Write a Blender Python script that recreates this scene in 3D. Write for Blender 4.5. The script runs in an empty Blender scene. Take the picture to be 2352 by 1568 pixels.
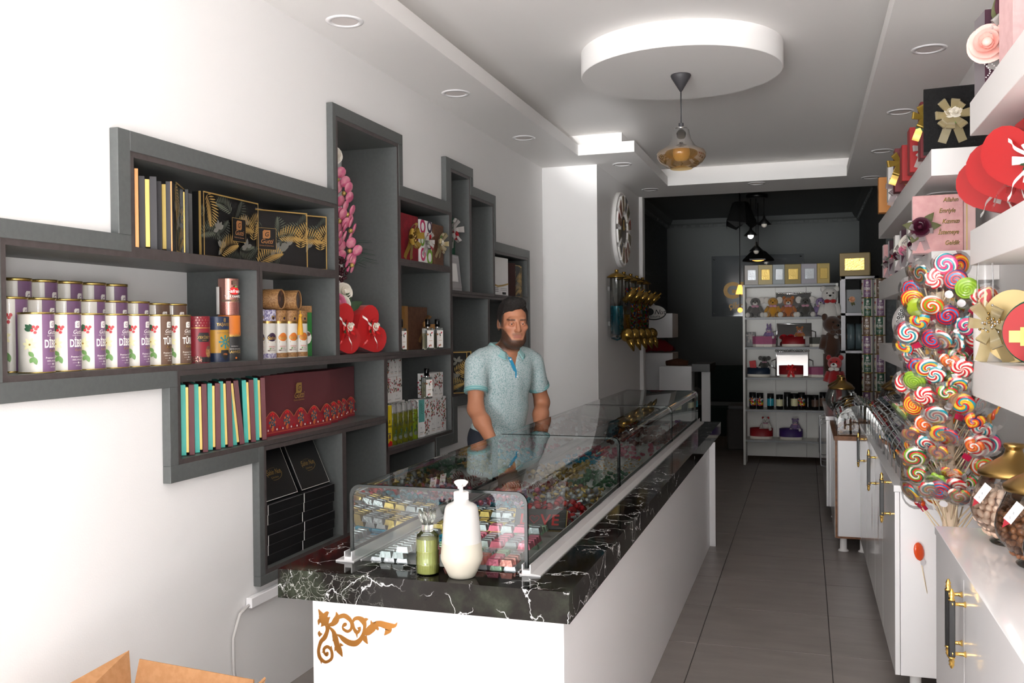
import bpy, math, random
from mathutils import Matrix, Vector, Euler
random.seed(7)
R_ = math.radians
scn = bpy.context.scene
COL = scn.collection

# ------------------------------------------------------------------ camera, light, exposure
cam_d = bpy.data.cameras.new('camera'); cam = bpy.data.objects.new('camera', cam_d); COL.objects.link(cam)
cam_d.sensor_width = 36.0; cam_d.lens = 2100.0/2352.0*36.0; cam_d.clip_start = .05; cam_d.clip_end = 100
def cam_matrix(yaw, pit, rol, loc):
    fwd = Vector((-math.sin(yaw)*math.cos(pit), math.cos(yaw)*math.cos(pit), math.sin(pit)))
    right = Vector((math.cos(yaw), math.sin(yaw), 0)); up = right.cross(fwd)
    r2 = right*math.cos(rol)+up*math.sin(rol); u2 = -right*math.sin(rol)+up*math.cos(rol)
    m = Matrix.Identity(4)
    for i in range(3): m[i][0] = r2[i]; m[i][1] = u2[i]; m[i][2] = -fwd[i]; m[i][3] = loc[i]
    return m
cam.matrix_world = cam_matrix(R_(17.8), R_(-.78), R_(-.52), (0, 0, 1.5))
scn.camera = cam

world = bpy.data.worlds.new('street_daylight'); scn.world = world; world.use_nodes = True
bg = world.node_tree.nodes['Background']; bg.inputs[0].default_value = (.975, .985, 1.0, 1); bg.inputs[1].default_value = 2.6
fl = bpy.data.lights.new('camera_flash', 'POINT'); fl.energy = 32; fl.shadow_soft_size = .05; fl.color = (1, .985, .97)
flo = bpy.data.objects.new('camera_flash', fl); COL.objects.link(flo); flo.location = (-.04, -.05, 1.64)

sn = bpy.data.lights.new('sun', 'SUN'); sn.energy = 43; sn.angle = R_(.6); sn.color = (1, .99, .98)
sno = bpy.data.objects.new('sun', sn); COL.objects.link(sno); sno.location = (0, -6, 8); sno.rotation_euler = (R_(22), R_(8), 0)
# light thrown back into the shop by the sunlit house fronts across the street
f2 = bpy.data.lights.new('street_reflection', 'SUN'); f2.energy = 2.3; f2.angle = R_(18); f2.color = (1, .99, .98)
f2o = bpy.data.objects.new('street_reflection', f2); COL.objects.link(f2o); f2o.location = (-.5, -5, 1.2); f2o.rotation_euler = (R_(98), 0, R_(-1.5))
# sunlight bounced off a parked car's windscreen onto the ceiling step
g3 = bpy.data.lights.new('windscreen_glint', 'SPOT'); g3.energy = 2200; g3.spot_size = R_(4.2); g3.spot_blend = .45; g3.shadow_soft_size = .08
g3o = bpy.data.objects.new('windscreen_glint', g3); COL.objects.link(g3o); g3o.location = (.3, -4, .6); g3o.rotation_euler = (Vector((-1.52, 6.9, 2.90))-Vector((.3, -4, .6))).to_track_quat('-Z', 'Y').to_euler()
scn.view_settings.view_transform = 'Standard'; scn.view_settings.look = 'None'
scn.view_settings.gamma = 1.0; scn.view_settings.exposure = 0.2; scn.view_settings.use_curve_mapping = False
try:
    scn.cycles.max_bounces = 14; scn.cycles.diffuse_bounces = 8; scn.cycles.transparent_max_bounces = 24; scn.cycles.caustics_reflective = False; scn.cycles.caustics_refractive = False
except Exception: pass

# ------------------------------------------------------------------ materials
def lin(c):
    if isinstance(c, str):
        c = c.lstrip('#'); c = [int(c[i:i+2], 16)/255 for i in (0, 2, 4)]
    return tuple(x/12.92 if x <= .04045 else ((x+.055)/1.055)**2.4 for x in c[:3])
MC = {}
def mat(name, col='#cccccc', rough=.5, metal=0., **k):
    if name in MC: return MC[name]
    m = bpy.data.materials.new(name); m.use_nodes = True; MC[name] = m
    b = m.node_tree.nodes['Principled BSDF']
    b.inputs['Base Color'].default_value = (*lin(col), 1); b.inputs['Roughness'].default_value = rough; b.inputs['Metallic'].default_value = metal
    if k.get('trans'): b.inputs['Transmission Weight'].default_value = k['trans']
    if k.get('ior'): b.inputs['IOR'].default_value = k['ior']
    if k.get('coat'): b.inputs['Coat Weight'].default_value = k['coat']
    if k.get('sheen'): b.inputs['Sheen Weight'].default_value = k['sheen']
    if k.get('emit'):
        b.inputs['Emission Color'].default_value = (*lin(k.get('ecol', col)), 1); b.inputs['Emission Strength'].default_value = k['emit']
    nt = m.node_tree
    if k.get('noise'):      # mottled colour: (second colour, scale, detail)
        c2, sc, dt = k['noise']
        tc = nt.nodes.new('ShaderNodeTexCoord'); n = nt.nodes.new('ShaderNodeTexNoise'); r = nt.nodes.new('ShaderNodeValToRGB')
        n.inputs['Scale'].default_value = sc; n.inputs['Detail'].default_value = dt
        r.color_ramp.elements[0].position = .38; r.color_ramp.elements[1].position = .62
        r.color_ramp.elements[0].color = (*lin(col), 1); r.color_ramp.elements[1].color = (*lin(c2), 1)
        nt.links.new(tc.outputs['Object'], n.inputs['Vector']); nt.links.new(n.outputs['Fac'], r.inputs[0]); nt.links.new(r.outputs[0], b.inputs['Base Color'])
    if k.get('bump'):       # (scale, strength, detail)
        sc, st, dt = k['bump']
        tc = nt.nodes.new('ShaderNodeTexCoord'); n = nt.nodes.new('ShaderNodeTexNoise'); bp = nt.nodes.new('ShaderNodeBump')
        n.inputs['Scale'].default_value = sc; n.inputs['Detail'].default_value = dt; bp.inputs['Strength'].default_value = st; bp.inputs['Distance'].default_value = .01
        nt.links.new(tc.outputs['Object'], n.inputs['Vector']); nt.links.new(n.outputs['Fac'], bp.inputs['Height']); nt.links.new(bp.outputs[0], b.inputs['Normal'])
    return m
def thin_glass(name, tint='#ffffff', refl=1.0, rough=0.0, milky=0.0):
    """thin sheet of clear glass or plastic: see-through with fresnel reflections"""
    if name in MC: return MC[name]
    m = bpy.data.materials.new(name); m.use_nodes = True; MC[name] = m; nt = m.node_tree; nt.nodes.clear()
    out = nt.nodes.new('ShaderNodeOutputMaterial'); tr = nt.nodes.new('ShaderNodeBsdfTransparent'); gl = nt.nodes.new('ShaderNodeBsdfGlossy')
    fr = nt.nodes.new('ShaderNodeFresnel'); fr.inputs[0].default_value = 1.5; mx = nt.nodes.new('ShaderNodeMixShader')
    mu = nt.nodes.new('ShaderNodeMath'); mu.operation = 'MULTIPLY'; mu.inputs[1].default_value = refl
    tr.inputs[0].default_value = (*lin(tint), 1); gl.inputs['Roughness'].default_value = rough
    nt.links.new(fr.outputs[0], mu.inputs[0]); nt.links.new(mu.outputs[0], mx.inputs[0]); nt.links.new(tr.outputs[0], mx.inputs[1]); nt.links.new(gl.outputs[0], mx.inputs[2])
    last = mx
    if milky:
        df = nt.nodes.new('ShaderNodeBsdfDiffuse'); df.inputs[0].default_value = (*lin(tint), 1); m2 = nt.nodes.new('ShaderNodeMixShader'); m2.inputs[0].default_value = milky
        nt.links.new(mx.outputs[0], m2.inputs[1]); nt.links.new(df.outputs[0], m2.inputs[2]); last = m2
    nt.links.new(last.outputs[0], out.inputs[0]); return m
def N(nt, t, **inp):
    n = nt.nodes.new(t)
    for a, v in inp.items():
        a = a.replace('_', ' ')
        if a in n.inputs: n.inputs[a].default_value = v
    return n
def ramp(nt, src, stops, interp='LINEAR'):
    r = nt.nodes.new('ShaderNodeValToRGB'); cr = r.color_ramp; cr.interpolation = interp
    while len(cr.elements) < len(stops): cr.elements.new(.5)
    for e, (p, c) in zip(cr.elements, stops): e.position = p; e.color = (*lin(c), 1)
    nt.links.new(src, r.inputs[0]); return r

# ------------------------------------------------------------------ mesh building
class MB:
    def __init__(s): s.v = []; s.f = []; s.m = []; s.s = []; s.mats = []
    def mi(s, m):
        m = MC[m] if isinstance(m, str) else m
        if m not in s.mats: s.mats.append(m)
        return s.mats.index(m)
    def add(s, vs, fs, m, smooth=False, M=None):
        b = len(s.v); i = s.mi(m)
        s.v += [tuple(M @ Vector(p)) for p in vs] if M is not None else [tuple(p) for p in vs]
        for f in fs: s.f.append([b+q for q in f]); s.m.append(i); s.s.append(smooth)
        return s
    def box(s, x0, x1, y0, y1, z0, z1, m, bev=0., M=None):
        x0, x1 = min(x0, x1), max(x0, x1); y0, y1 = min(y0, y1), max(y0, y1); z0, z1 = min(z0, z1), max(z0, z1)
        if bev <= 0:
            vs = [(x, y, z) for x in (x0, x1) for y in (y0, y1) for z in (z0, z1)]
            return s.add(vs, [(0, 1, 3, 2), (4, 6, 7, 5), (0, 4, 5, 1), (2, 3, 7, 6), (0, 2, 6, 4), (1, 5, 7, 3)], m, False, M)
        b = min(bev, (x1-x0)*.45, (y1-y0)*.45, (z1-z0)*.45); c = ((x0+x1)/2, (y0+y1)/2, (z0+z1)/2); h = ((x1-x0)/2, (y1-y0)/2, (z1-z0)/2)
        vs = []; ix = {}
        for sx in (-1, 1):
            for sy in (-1, 1):
                for sz in (-1, 1):
                    for a in range(3):
                        p = [c[i]+(sx, sy, sz)[i]*(h[i]-(0 if i == a else b)) for i in range(3)]
                        ix[(sx, sy, sz, a)] = len(vs); vs.append(p)
        fs = []
        for a in range(3):
            o = [i for i in range(3) if i != a]
            for sg in (-1, 1):
                q = []
                for t in ((-1, -1), (1, -1), (1, 1), (-1, 1)):
                    k = [0, 0, 0]; k[a] = sg; k[o[0]] = t[0]; k[o[1]] = t[1]; q.append(ix[(*k, a)])
                if (sg == -1) == (a != 1): q = q[::-1]
                fs.append(q)
            for t0 in (-1, 1):
                for t1 in (-1, 1):   # edges along axis a
                    k0 = [0, 0, 0]; k1 = [0, 0, 0]; k0[a] = -1; k1[a] = 1
                    for k in (k0, k1): k[o[0]] = t0; k[o[1]] = t1
                    fs.append([ix[(*k0, o[0])], ix[(*k1, o[0])], ix[(*k1, o[1])], ix[(*k0, o[1])]])
        for sx in (-1, 1):
            for sy in (-1, 1):
                for sz in (-1, 1): fs.append([ix[(sx, sy, sz, a)] for a in range(3)])
        return s.add(vs, fs, m, False, M)
    def lathe(s, prof, m, n=24, c=(0, 0, 0), smooth=True, M=None, a0=0., a1=None, sx=1., sy=1.):
        full = a1 is None; a1 = a0+2*math.pi if full else a1
        k = n if full else n+1; vs = []; fs = []
        for r, z in prof:
            for i in range(k):
                a = a0+(a1-a0)*i/n; vs.append((c[0]+sx*r*math.cos(a), c[1]+sy*r*math.sin(a), c[2]+z))
        for j in range(len(prof)-1):
            for i in range(n):
                i2 = (i+1) % k if full else i+1
                p, q = prof[j], prof[j+1]
                A, B, C, D = j*k+i, j*k+i2, (j+1)*k+i2, (j+1)*k+i
                if p[0] < 1e-6: fs.append((A, C, D))
                elif q[0] < 1e-6: fs.append((A, B, C))
                else: fs.append((A, B, C, D))
        return s.add(vs, fs, m, smooth, M)
    def cyl(s, r, z0, z1, m, n=20, c=(0, 0, 0), M=None, smooth=True, bev=0.):
        p = [(0, z0), (r, z0), (r, z1), (0, z1)] if not bev else [(0, z0), (r-bev, z0), (r, z0+bev), (r, z1-bev), (r-bev, z1), (0, z1)]
        s.lathe(p[:2], m, n, c, False, M); s.lathe(p[1:-1], m, n, c, smooth, M); return s.lathe(p[-2:], m, n, c, False, M)
    def ell(s, c, r, m, nu=14, nv=9, M=None, smooth=True):
        r = (r, r, r) if isinstance(r, (int, float)) else r
        pr = [(math.sin(math.pi*j/nv), -math.cos(math.pi*j/nv)) for j in range(nv+1)]
        pr[0] = (0, -1); pr[-1] = (0, 1)
        MM = Matrix.Translation(c) @ Matrix.Diagonal((*r, 1)); MM = M @ MM if M is not None else MM
        return s.lathe(pr, m, nu, (0, 0, 0), smooth, MM)
    def tube(s, pts, r, m, n=8, M=None, caps=True, smooth=True):
        pts = [Vector(p) for p in pts]; rs = r if isinstance(r, (list, tuple)) else [r]*len(pts); vs = []; fs = []; prev = None
        for i, p in enumerate(pts):
            t = (pts[min(i+1, len(pts)-1)]-pts[max(i-1, 0)]).normalized()
            u = (prev - t*prev.dot(t)) if prev is not None else (Vector((0, 0, 1)).cross(t) if abs(t.z) < .95 else Vector((1, 0, 0)).cross(t))
            u = u.normalized() if u.length > 1e-6 else t.orthogonal().normalized(); prev = u; w = t.cross(u)
            for k in range(n):
                a = 2*math.pi*k/n; vs.append(p+(u*math.cos(a)+w*math.sin(a))*rs[i])
        for i in range(len(pts)-1):
            for k in range(n): fs.append((i*n+k, i*n+(k+1) % n, (i+1)*n+(k+1) % n, (i+1)*n+k))
        if caps: fs.append(tuple(range(n))[::-1]); fs.append(tuple(range((len(pts)-1)*n, len(pts)*n)))
        return s.add(vs, fs, m, smooth, M)
    def prism(s, poly, a, b, m, axis='z', M=None, smooth=False):
        """2-D outline extruded from a to b along axis (x: (y,z), y: (x,z), z: (x,y))"""
        def P(p, h): return {'x': (h, p[0], p[1]), 'y': (p[0], h, p[1]), 'z': (p[0], p[1], h)}[axis]
        n = len(poly); vs = [P(p, a) for p in poly]+[P(p, b) for p in poly]
        s.add(vs, [(i, (i+1) % n, n+(i+1) % n, n+i) for i in range(n)], m, smooth, M)
        return s.add(vs, [tuple(range(n))[::-1], tuple(range(n, 2*n))], m, False, M)
    def poly(s, pts, m, M=None): return s.add(pts, [tuple(range(len(pts)))], m, False, M)
    def grid(s, fn, nu, nv, m, smooth=True, M=None, mfn=None):
        vs = [fn(i/nu, j/nv) for j in range(nv+1) for i in range(nu+1)]
        return s.add(vs, [(j*(nu+1)+i, j*(nu+1)+i+1, (j+1)*(nu+1)+i+1, (j+1)*(nu+1)+i) for j in range(nv) for i in range(nu)], m, smooth, M)
    def mesh(s, name):
        me = bpy.data.meshes.new(name); me.from_pydata(s.v, [], s.f)
        for m in s.mats: me.materials.append(m)
        me.polygons.foreach_set('material_index', s.m); me.polygons.foreach_set('use_smooth', s.s); me.update(); return me
    def build(s, name, parent=None, loc=(0, 0, 0), rot=(0, 0, 0), mesh=None):
        return link(name, s.mesh(name), parent, loc, rot)
def link(name, me, parent=None, loc=(0, 0, 0), rot=(0, 0, 0), scale=None):
    o = bpy.data.objects.new(name, me); COL.objects.link(o); o.parent = parent; o.location = loc; o.rotation_euler = rot
    if scale is not None: o.scale = scale if isinstance(scale, (tuple, list)) else (scale,)*3
    return o
def tag(o, label, cat, group=None, kind=None):
    o['label'] = label; o['category'] = cat
    if group: o['group'] = group
    if kind: o['kind'] = kind
    return o
def thing(name, label, cat, loc=(0, 0, 0), rot=(0, 0, 0), group=None):
    if isinstance(rot, (int, float)): rot = (0, 0, rot)
    return tag(link(name, None, None, loc, rot), label, cat, group)
def struct(o): o['kind'] = 'structure'; return o
def kids(o): return [c for c in COL.objects if c.parent == o]
KIDS = {}
def copy_tree(o, loc=None, rot=None, label=None, group=None, parent=None, scale=None):
    if o.name not in KIDS: KIDS[o.name] = [c for c in o.children]
    c = o.copy(); COL.objects.link(c); c.parent = parent
    if loc is not None: c.location = loc
    if rot is not None: c.rotation_euler = (0, 0, rot) if isinstance(rot, (int, float)) else rot
    if scale is not None: c.scale = scale if isinstance(scale, (tuple, list)) else (scale,)*3
    if label: c['label'] = label
    if group: c['group'] = group
    for ch in KIDS[o.name]: copy_tree(ch, parent=c)
    return c
# flat lettering, made once while the scene is still empty
TX = {}
def text_geo(body, bold=0., shear=0., space=1.):
    k = (body, bold, shear, space)
    if k not in TX:
        cu = bpy.data.curves.new('lettering', 'FONT'); cu.body = body; cu.size = 1; cu.align_x = 'CENTER'; cu.offset = bold; cu.shear = shear; cu.space_character = space
        cu.resolution_u = 3
        ob = bpy.data.objects.new('lettering', cu); COL.objects.link(ob); dg = bpy.context.evaluated_depsgraph_get()
        me = bpy.data.meshes.new_from_object(ob.evaluated_get(dg))
        TX[k] = ([tuple(v.co) for v in me.vertices], [tuple(p.vertices) for p in me.polygons])
        bpy.data.meshes.remove(me); bpy.data.objects.remove(ob); bpy.data.curves.remove(cu)
    return TX[k]
class Print:
    """flat print: coloured shapes in (u, v), wrapped later onto a face or a cylinder"""
    def __init__(s): s.items = []; s.lay = 0
    def rect(s, u0, u1, v0, v1, m, n=1):
        vs = [(u0+(u1-u0)*i/n, v) for v in (v0, v1) for i in range(n+1)]
        s.items.append((vs, [(i, i+1, n+2+i, n+1+i) for i in range(n)], m, s.lay)); s.lay += 1; return s
    def poly(s, pts, m): s.items.append((list(pts), [tuple(range(len(pts)))], m, s.lay)); s.lay += 1; return s
    def disc(s, u, v, r, m, n=14, rv=None, a=0.):
        rv = rv or r; ca, sa = math.cos(a), math.sin(a)
        return s.poly([(u+r*math.cos(t)*ca-rv*math.sin(t)*sa, v+r*math.cos(t)*sa+rv*math.sin(t)*ca) for t in [2*math.pi*i/n for i in range(n)]], m)
    def ring(s, u, v, r0, r1, m, n=18, a0=0, a1=2*math.pi, k=1.):
        vs = []; fs = []
        for i in range(n+1):
            t = a0+(a1-a0)*i/n; vs += [(u+r0*math.cos(t), v+k*r0*math.sin(t)), (u+r1*math.cos(t), v+k*r1*math.sin(t))]
        for i in range(n): fs.append((2*i, 2*i+1, 2*i+3, 2*i+2))
        s.items.append((vs, fs, m, s.lay)); s.lay += 1; return s
    def leaf(s, u, v, L, w, a, m, n=6):
        ca, sa = math.cos(a), math.sin(a); up = []; dn = []
        for i in range(n+1):
            t = i/n; x = L*t; y = w*math.sin(math.pi*t)**.8 if 0 < t < 1 else 0; up.append((x, y)); dn.append((x, -y))
        pts = dn+up[::-1][1:-1]
        return s.poly([(u+x*ca-y*sa, v+x*sa+y*ca) for x, y in pts], m)
    def text(s, body, u, v, h, m, bold=0., shear=0., sq=1., space=1., a=0.):
        vs, fs = text_geo(body, bold, shear, space); ca, sa = math.cos(a), math.sin(a)
        s.items.append(([(u+(x*sq*ca-y*sa)*h*1.37, v+(x*sq*sa+y*ca)*h*1.37) for x, y, _ in vs], fs, m, s.lay)); s.lay += 1; return s
    def frame(s, u0, u1, v0, v1, t, m):
        s.rect(u0, u1, v0, v0+t, m); s.rect(u0, u1, v1-t, v1, m); s.rect(u0, u0+t, v0, v1, m); s.rect(u1-t, u1, v0, v1, m); return s
    def emit(s, mb, fn, gap=.00025, base=.0004, clip=None, slices=None):
        for vs, fs, m, l in s.items:
            if slices and len(fs) == 1 and len(vs) > 4:
                us = [u for u, v in vs]; a, b_ = min(us), max(us); n = max(1, int((b_-a)/slices)+1)
                for i in range(n):
                    lo, hi = a+(b_-a)*i/n, a+(b_-a)*(i+1)/n; q = vs
                    for lim, sg in ((lo, 1), (hi, -1)):
                        out = []
                        for k in range(len(q)):
                            A, B = q[k-1], q[k]; ia, ib = (A[0]-lim)*sg >= 0, (B[0]-lim)*sg >= 0
                            if ia != ib: t = (lim-A[0])/(B[0]-A[0]); out.append((lim, A[1]+(B[1]-A[1])*t))
                            if ib: out.append(B)
                        q = out
                    if len(q) > 2: mb.add([fn(u, v, base+gap*l) for u, v in q], [tuple(range(len(q)))], m, False)
                continue
            if clip: vs = [(min(max(u, clip[0]), clip[1]), min(max(v, clip[2]), clip[3])) for u, v in vs]
            mb.add([fn(u, v, base+gap*l) for u, v in vs], fs, m, False)
        return mb
def flat(o, U, V):
    o, U, V = Vector(o), Vector(U), Vector(V); Nn = U.cross(V).normalized()
    return lambda u, v, h: o+U*u+V*v+Nn*h
def wrap(Rr, z0=0., a0=-math.pi/2):      # u runs round the cylinder, facing -y at u = 0
    return lambda u, v, h: ((Rr+h)*math.cos(a0+u/Rr), (Rr+h)*math.sin(a0+u/Rr), z0+v)
# ------------------------------------------------------------------ base materials
mat('wall_paint', '#edeceb', .75, bump=(180, .05, 3))
mat('ceiling_paint', '#eceae8', .8)
mat('laminate_grey', '#5a5d5c', .45, noise=('#565958', 60, 4))
mat('laminate_edge', '#4b4443', .45, noise=('#443d3c', 40, 4))
mat('white_gloss', '#f2f1f2', .12, coat=.3)
mat('white_panel', '#f3f2f3', .3)
mat('white_matte', '#f1eeec', .55)
mat('aluminium', '#dedcdc', .38, .5)
mat('chrome', '#dcdcdc', .08, 1.)
mat('steel', '#9fa0a1', .3, .9)
mat('gold', '#aa8a52', .28, 1.)
mat('gold_polish', '#e0b765', .12, 1.)
mat('gold_print', '#c8a45c', .35, .7)
mat('gold_card', '#c7ac62', .35, .5)
mat('bronze', '#b07a3c', .28, .65)
mat('copper_print', '#c58a58', .35, .6)
mat('black', '#0d0d0e', .4)
mat('black_gloss', '#0a0a0b', .15)
mat('charcoal', '#39383b', .55)
mat('white', '#f4f2f0', .5); mat('white_print', '#f3efe9', .5)
mat('red', '#c3141a', .5); mat('red_bright', '#e02224', .45); mat('dark_red', '#7c0d17', .6)
mat('wood_edge', '#8a5a36', .5, noise=('#6f4527', 30, 5))
mat('cardboard', '#a97b52', .8, noise=('#a07249', 60, 3))
mat('grout', '#4c4745', .9)
def m_tile():
    m = bpy.data.materials.new('floor_tile'); m.use_nodes = True; MC['floor_tile'] = m; nt = m.node_tree; b = nt.nodes['Principled BSDF']
    g = N(nt, 'ShaderNodeNewGeometry'); oi = nt.nodes.new('ShaderNodeObjectInfo')
    mp = N(nt, 'ShaderNodeMapping'); mp.inputs['Scale'].default_value = (2.2, 7, 1); nt.links.new(g.outputs['Position'], mp.inputs[0])
    n = N(nt, 'ShaderNodeTexNoise', Scale=1.6, Detail=6.); nt.links.new(mp.outputs[0], n.inputs['Vector'])
    r = ramp(nt, n.outputs['Fac'], [(.3, '#837d79'), (.7, '#918a86')]); nt.links.new(r.outputs[0], b.inputs['Base Color'])
    b.inputs['Roughness'].default_value = .34; b.inputs['Specular IOR Level'].default_value = .3
    n2 = N(nt, 'ShaderNodeTexNoise', Scale=40., Detail=4.); nt.links.new(g.outputs['Position'], n2.inputs['Vector'])
    bp = N(nt, 'ShaderNodeBump', Strength=.04); bp.inputs['Distance'].default_value = .01; nt.links.new(n2.outputs['Fac'], bp.inputs['Height']); nt.links.new(bp.outputs[0], b.inputs['Normal'])
m_tile()
def m_marble():
    m = bpy.data.materials.new('dark_marble'); m.use_nodes = True; MC['dark_marble'] = m; nt = m.node_tree; b = nt.nodes['Principled BSDF']
    tc = N(nt, 'ShaderNodeTexCoord'); src = tc.outputs['Object']
    n0 = N(nt, 'ShaderNodeTexNoise', Scale=6., Detail=8., Roughness=.65); nt.links.new(src, n0.inputs['Vector'])
    base = ramp(nt, n0.outputs['Fac'], [(.36, '#0b0807'), (.52, '#130f0d'), (.62, '#23261d'), (.76, '#3d4236')])
    w = N(nt, 'ShaderNodeTexNoise', Scale=9., Detail=5.); nt.links.new(src, w.inputs['Vector'])
    mixv = nt.nodes.new('ShaderNodeMixRGB'); mixv.inputs[0].default_value = .16; nt.links.new(src, mixv.inputs[1]); nt.links.new(w.outputs['Color'], mixv.inputs[2])
    v = N(nt, 'ShaderNodeTexVoronoi', Scale=11.); v.feature = 'DISTANCE_TO_EDGE'; nt.links.new(mixv.outputs[0], v.inputs['Vector'])
    vr = ramp(nt, v.outputs['Distance'], [(0., '#ffffff'), (.011, '#777777'), (.022, '#000000')])
    n3 = N(nt, 'ShaderNodeTexNoise', Scale=7., Detail=3.); nt.links.new(src, n3.inputs['Vector'])
    br = ramp(nt, n3.outputs['Fac'], [(.46, '#000000'), (.58, '#ffffff')])
    v2 = N(nt, 'ShaderNodeTexVoronoi', Scale=46.); v2.feature = 'DISTANCE_TO_EDGE'; nt.links.new(mixv.outputs[0], v2.inputs['Vector'])
    vr2 = ramp(nt, v2.outputs['Distance'], [(0., '#9a9a96'), (.03, '#000000')])
    n4 = N(nt, 'ShaderNodeTexNoise', Scale=5., Detail=2.); nt.links.new(src, n4.inputs['Vector']); br2 = ramp(nt, n4.outputs['Fac'], [(.54, '#000000'), (.66, '#ffffff')])
    def mul(a, c):
        q = nt.nodes.new('ShaderNodeMixRGB'); q.blend_type = 'MULTIPLY'; q.inputs[0].default_value = 1; nt.links.new(a, q.inputs[1]); nt.links.new(c, q.inputs[2]); return q.outputs[0]
    def addm(a, c):
        q = nt.nodes.new('ShaderNodeMixRGB'); q.blend_type = 'ADD'; q.inputs[0].default_value = 1; nt.links.new(a, q.inputs[1]); nt.links.new(c, q.inputs[2]); return q.outputs[0]
    c = addm(addm(base.outputs[0], mul(vr.outputs[0], br.outputs[0])), mul(vr2.outputs[0], br2.outputs[0]))
    nt.links.new(c, b.inputs['Base Color']); b.inputs['Roughness'].default_value = .07; b.inputs['Specular IOR Level'].default_value = .14
m_marble()
thin_glass('case_glass', '#eef5f2', 1.15)
mat('glass_edge', '#161c1b', .2)
thin_glass('jar_glass', '#f7f9f8', .9)
thin_glass('acrylic', '#f0f0ee', 1.2)
thin_glass('cellophane', '#ffffff', .7, .15)
mat('wallpaper', '#585c5c', .8, noise=('#666a6c', 26, 2))
mat('back_paint', '#6c7070', .8)

# ------------------------------------------------------------------ the room
WL, WR, ZC, ZT = -2.10, .83, 2.85, 3.03        # left wall, right wall, lowered ceiling, tray ceiling
YB = 9.48                                       # end of the shop, the back room lies behind
fl_o = struct(MB().box(-2.6, 1.0, -.45, 14.2, -.06, -.004, 'grout').build('floor'))
tm = MB().box(-.298, .298, -.298, .298, -.02, 0, 'floor_tile', .0015).mesh('tile')
for i in range(-4, 3):
    for j in range(-9, 17):
        x, y = -.195+.6*i, 4.685+.6*j
        if x > 1.02 or y < -1.2 or (x < -2.35 and y < 9.3): continue
        link('tile', tm, fl_o, (x, y, 0))
street = struct(MB().box(-8, 8, -9, -.45, -.16, -.06, mat('pavement', '#b9b9ba', .9)).build('floor_street'))
# niche openings in the left wall (y0, y1, z0, z1), measured inside the boards
CAV = {'A': (1.95, 3.147, 1.385, 1.742), 'B': (3.185, 3.782, 1.385, 1.742), 'C': (2.455, 3.782, 1.778, 2.067), 'D': (3.818, 4.470, 1.385, 2.477),
       'E': (4.508, 5.217, 1.885, 2.20), 'F': (4.508, 5.217, 1.385, 1.848), 'G': (2.672, 4.287, 1.058, 1.348), 'H': (4.325, 5.222, .885, 1.348),
       'I': (3.195, 3.832, .541, 1.020), 'J': (3.868, 4.300, .541, 1.020), 'P': (4.340, 4.950, .541, .847), 'K': (5.258, 5.570, 1.744, 2.47),
       'L': (5.608, 6.035, 1.744, 2.355), 'M': (6.073, 6.86, 1.744, 2.035), 'N': (5.258, 5.915, 1.103, 1.706), 'Q': (5.953, 6.86, 1.103, 1.706)}
NB = -2.40                                      # back of the niches
ys = sorted({-.45, 7.45} | {round(v, 4) for c in CAV.values() for v in (c[0]-.018, c[1]+.018)}); zs = sorted({0, ZC} | {round(v, 4) for c in CAV.values() for v in (c[2]-.018, c[3]+.018)})
def inside(y, z): return any(c[0]-.02 < y < c[1]+.02 and c[2]-.02 < z < c[3]+.02 for c in CAV.values())
b = MB()
for y0, y1 in zip(ys, ys[1:]):
    run = None
    for z0, z1 in zip(zs, zs[1:]):
        if inside((y0+y1)/2, (z0+z1)/2):
            if run is not None: b.box(WL-.012, WL, y0, y1, run, z0, 'wall_paint'); run = None
        elif run is None: run = z0
    if run is not None: b.box(WL-.012, WL, y0, y1, run, ZC, 'wall_paint')
b.box(NB-.05, NB, -.45, 7.45, 0, ZC, 'wall_paint')
struct(b.build('wall_left'))
struct(MB().box(-2.5, -1.632, 7.41, YB, 0, ZC, 'wall_paint').build('wall_pillar'))
struct(MB().box(-1.66, -1.595, YB-.07, YB+.06, 0, ZC, 'wall_paint', .004).build('trim_1'))
struct(MB().box(WR, WR+.1, -.45, YB, 0, ZT+.1, 'wall_paint').build('wall_right'))
cl = MB()
cl.box(-2.5, WR, -.45, YB+.02, ZT, ZT+.06, 'ceiling_paint')
for a in ((-2.1, -1.685, -.45, 6.98), (-2.1, -1.243, 6.98, 8.77), (-2.1, WR, 8.77, YB+.02), (.36, WR, -.45, 8.77)): cl.box(*a, ZC, 2.935, 'ceiling_paint')
for a in ((-2.1, -1.805, -.45, 7.10), (-2.1, -1.363, 7.10, 8.89), (-2.1, WR, 8.89, YB+.02), (.48, WR, -.45, 8.89)): cl.box(*a, 2.935, ZT, 'ceiling_paint')
cl.box(-2.5, -2.1, -.45, YB, ZC, ZT, 'ceiling_paint')
struct(cl.build('ceiling'))
dr = MB(); dr.lathe([(0, 2.9), (.545, 2.9)], 'ceiling_paint', 96, (-.655, 5.145, 0), False); dr.lathe([(.545, 2.9), (.55, 2.905), (.55, ZT)], 'ceiling_paint', 96, (-.655, 5.145, 0))
struct(dr.build('trim_2'))
# the dim back room
bw = MB()
bw.box(-2.6, -2.0, YB, 14.0, 0, 3.12, 'wallpaper'); struct(bw.build('wall_back_room_left'))
struct(MB().box(.74, .84, YB, 14.0, 0, 3.12, 'wallpaper').build('wall_back_room_right'))
struct(MB().box(-2.6, .9, 14.0, 14.1, 0, 3.12, 'back_paint').build('wall_back'))
struct(MB().box(-2.6, .9, YB, 14.1, 3.12, 3.2, 'back_paint').box(-2.6, WR+.1, YB+.02, YB+.08, ZC+.085, 3.2, 'back_paint').build('ceiling_back_room'))
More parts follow.
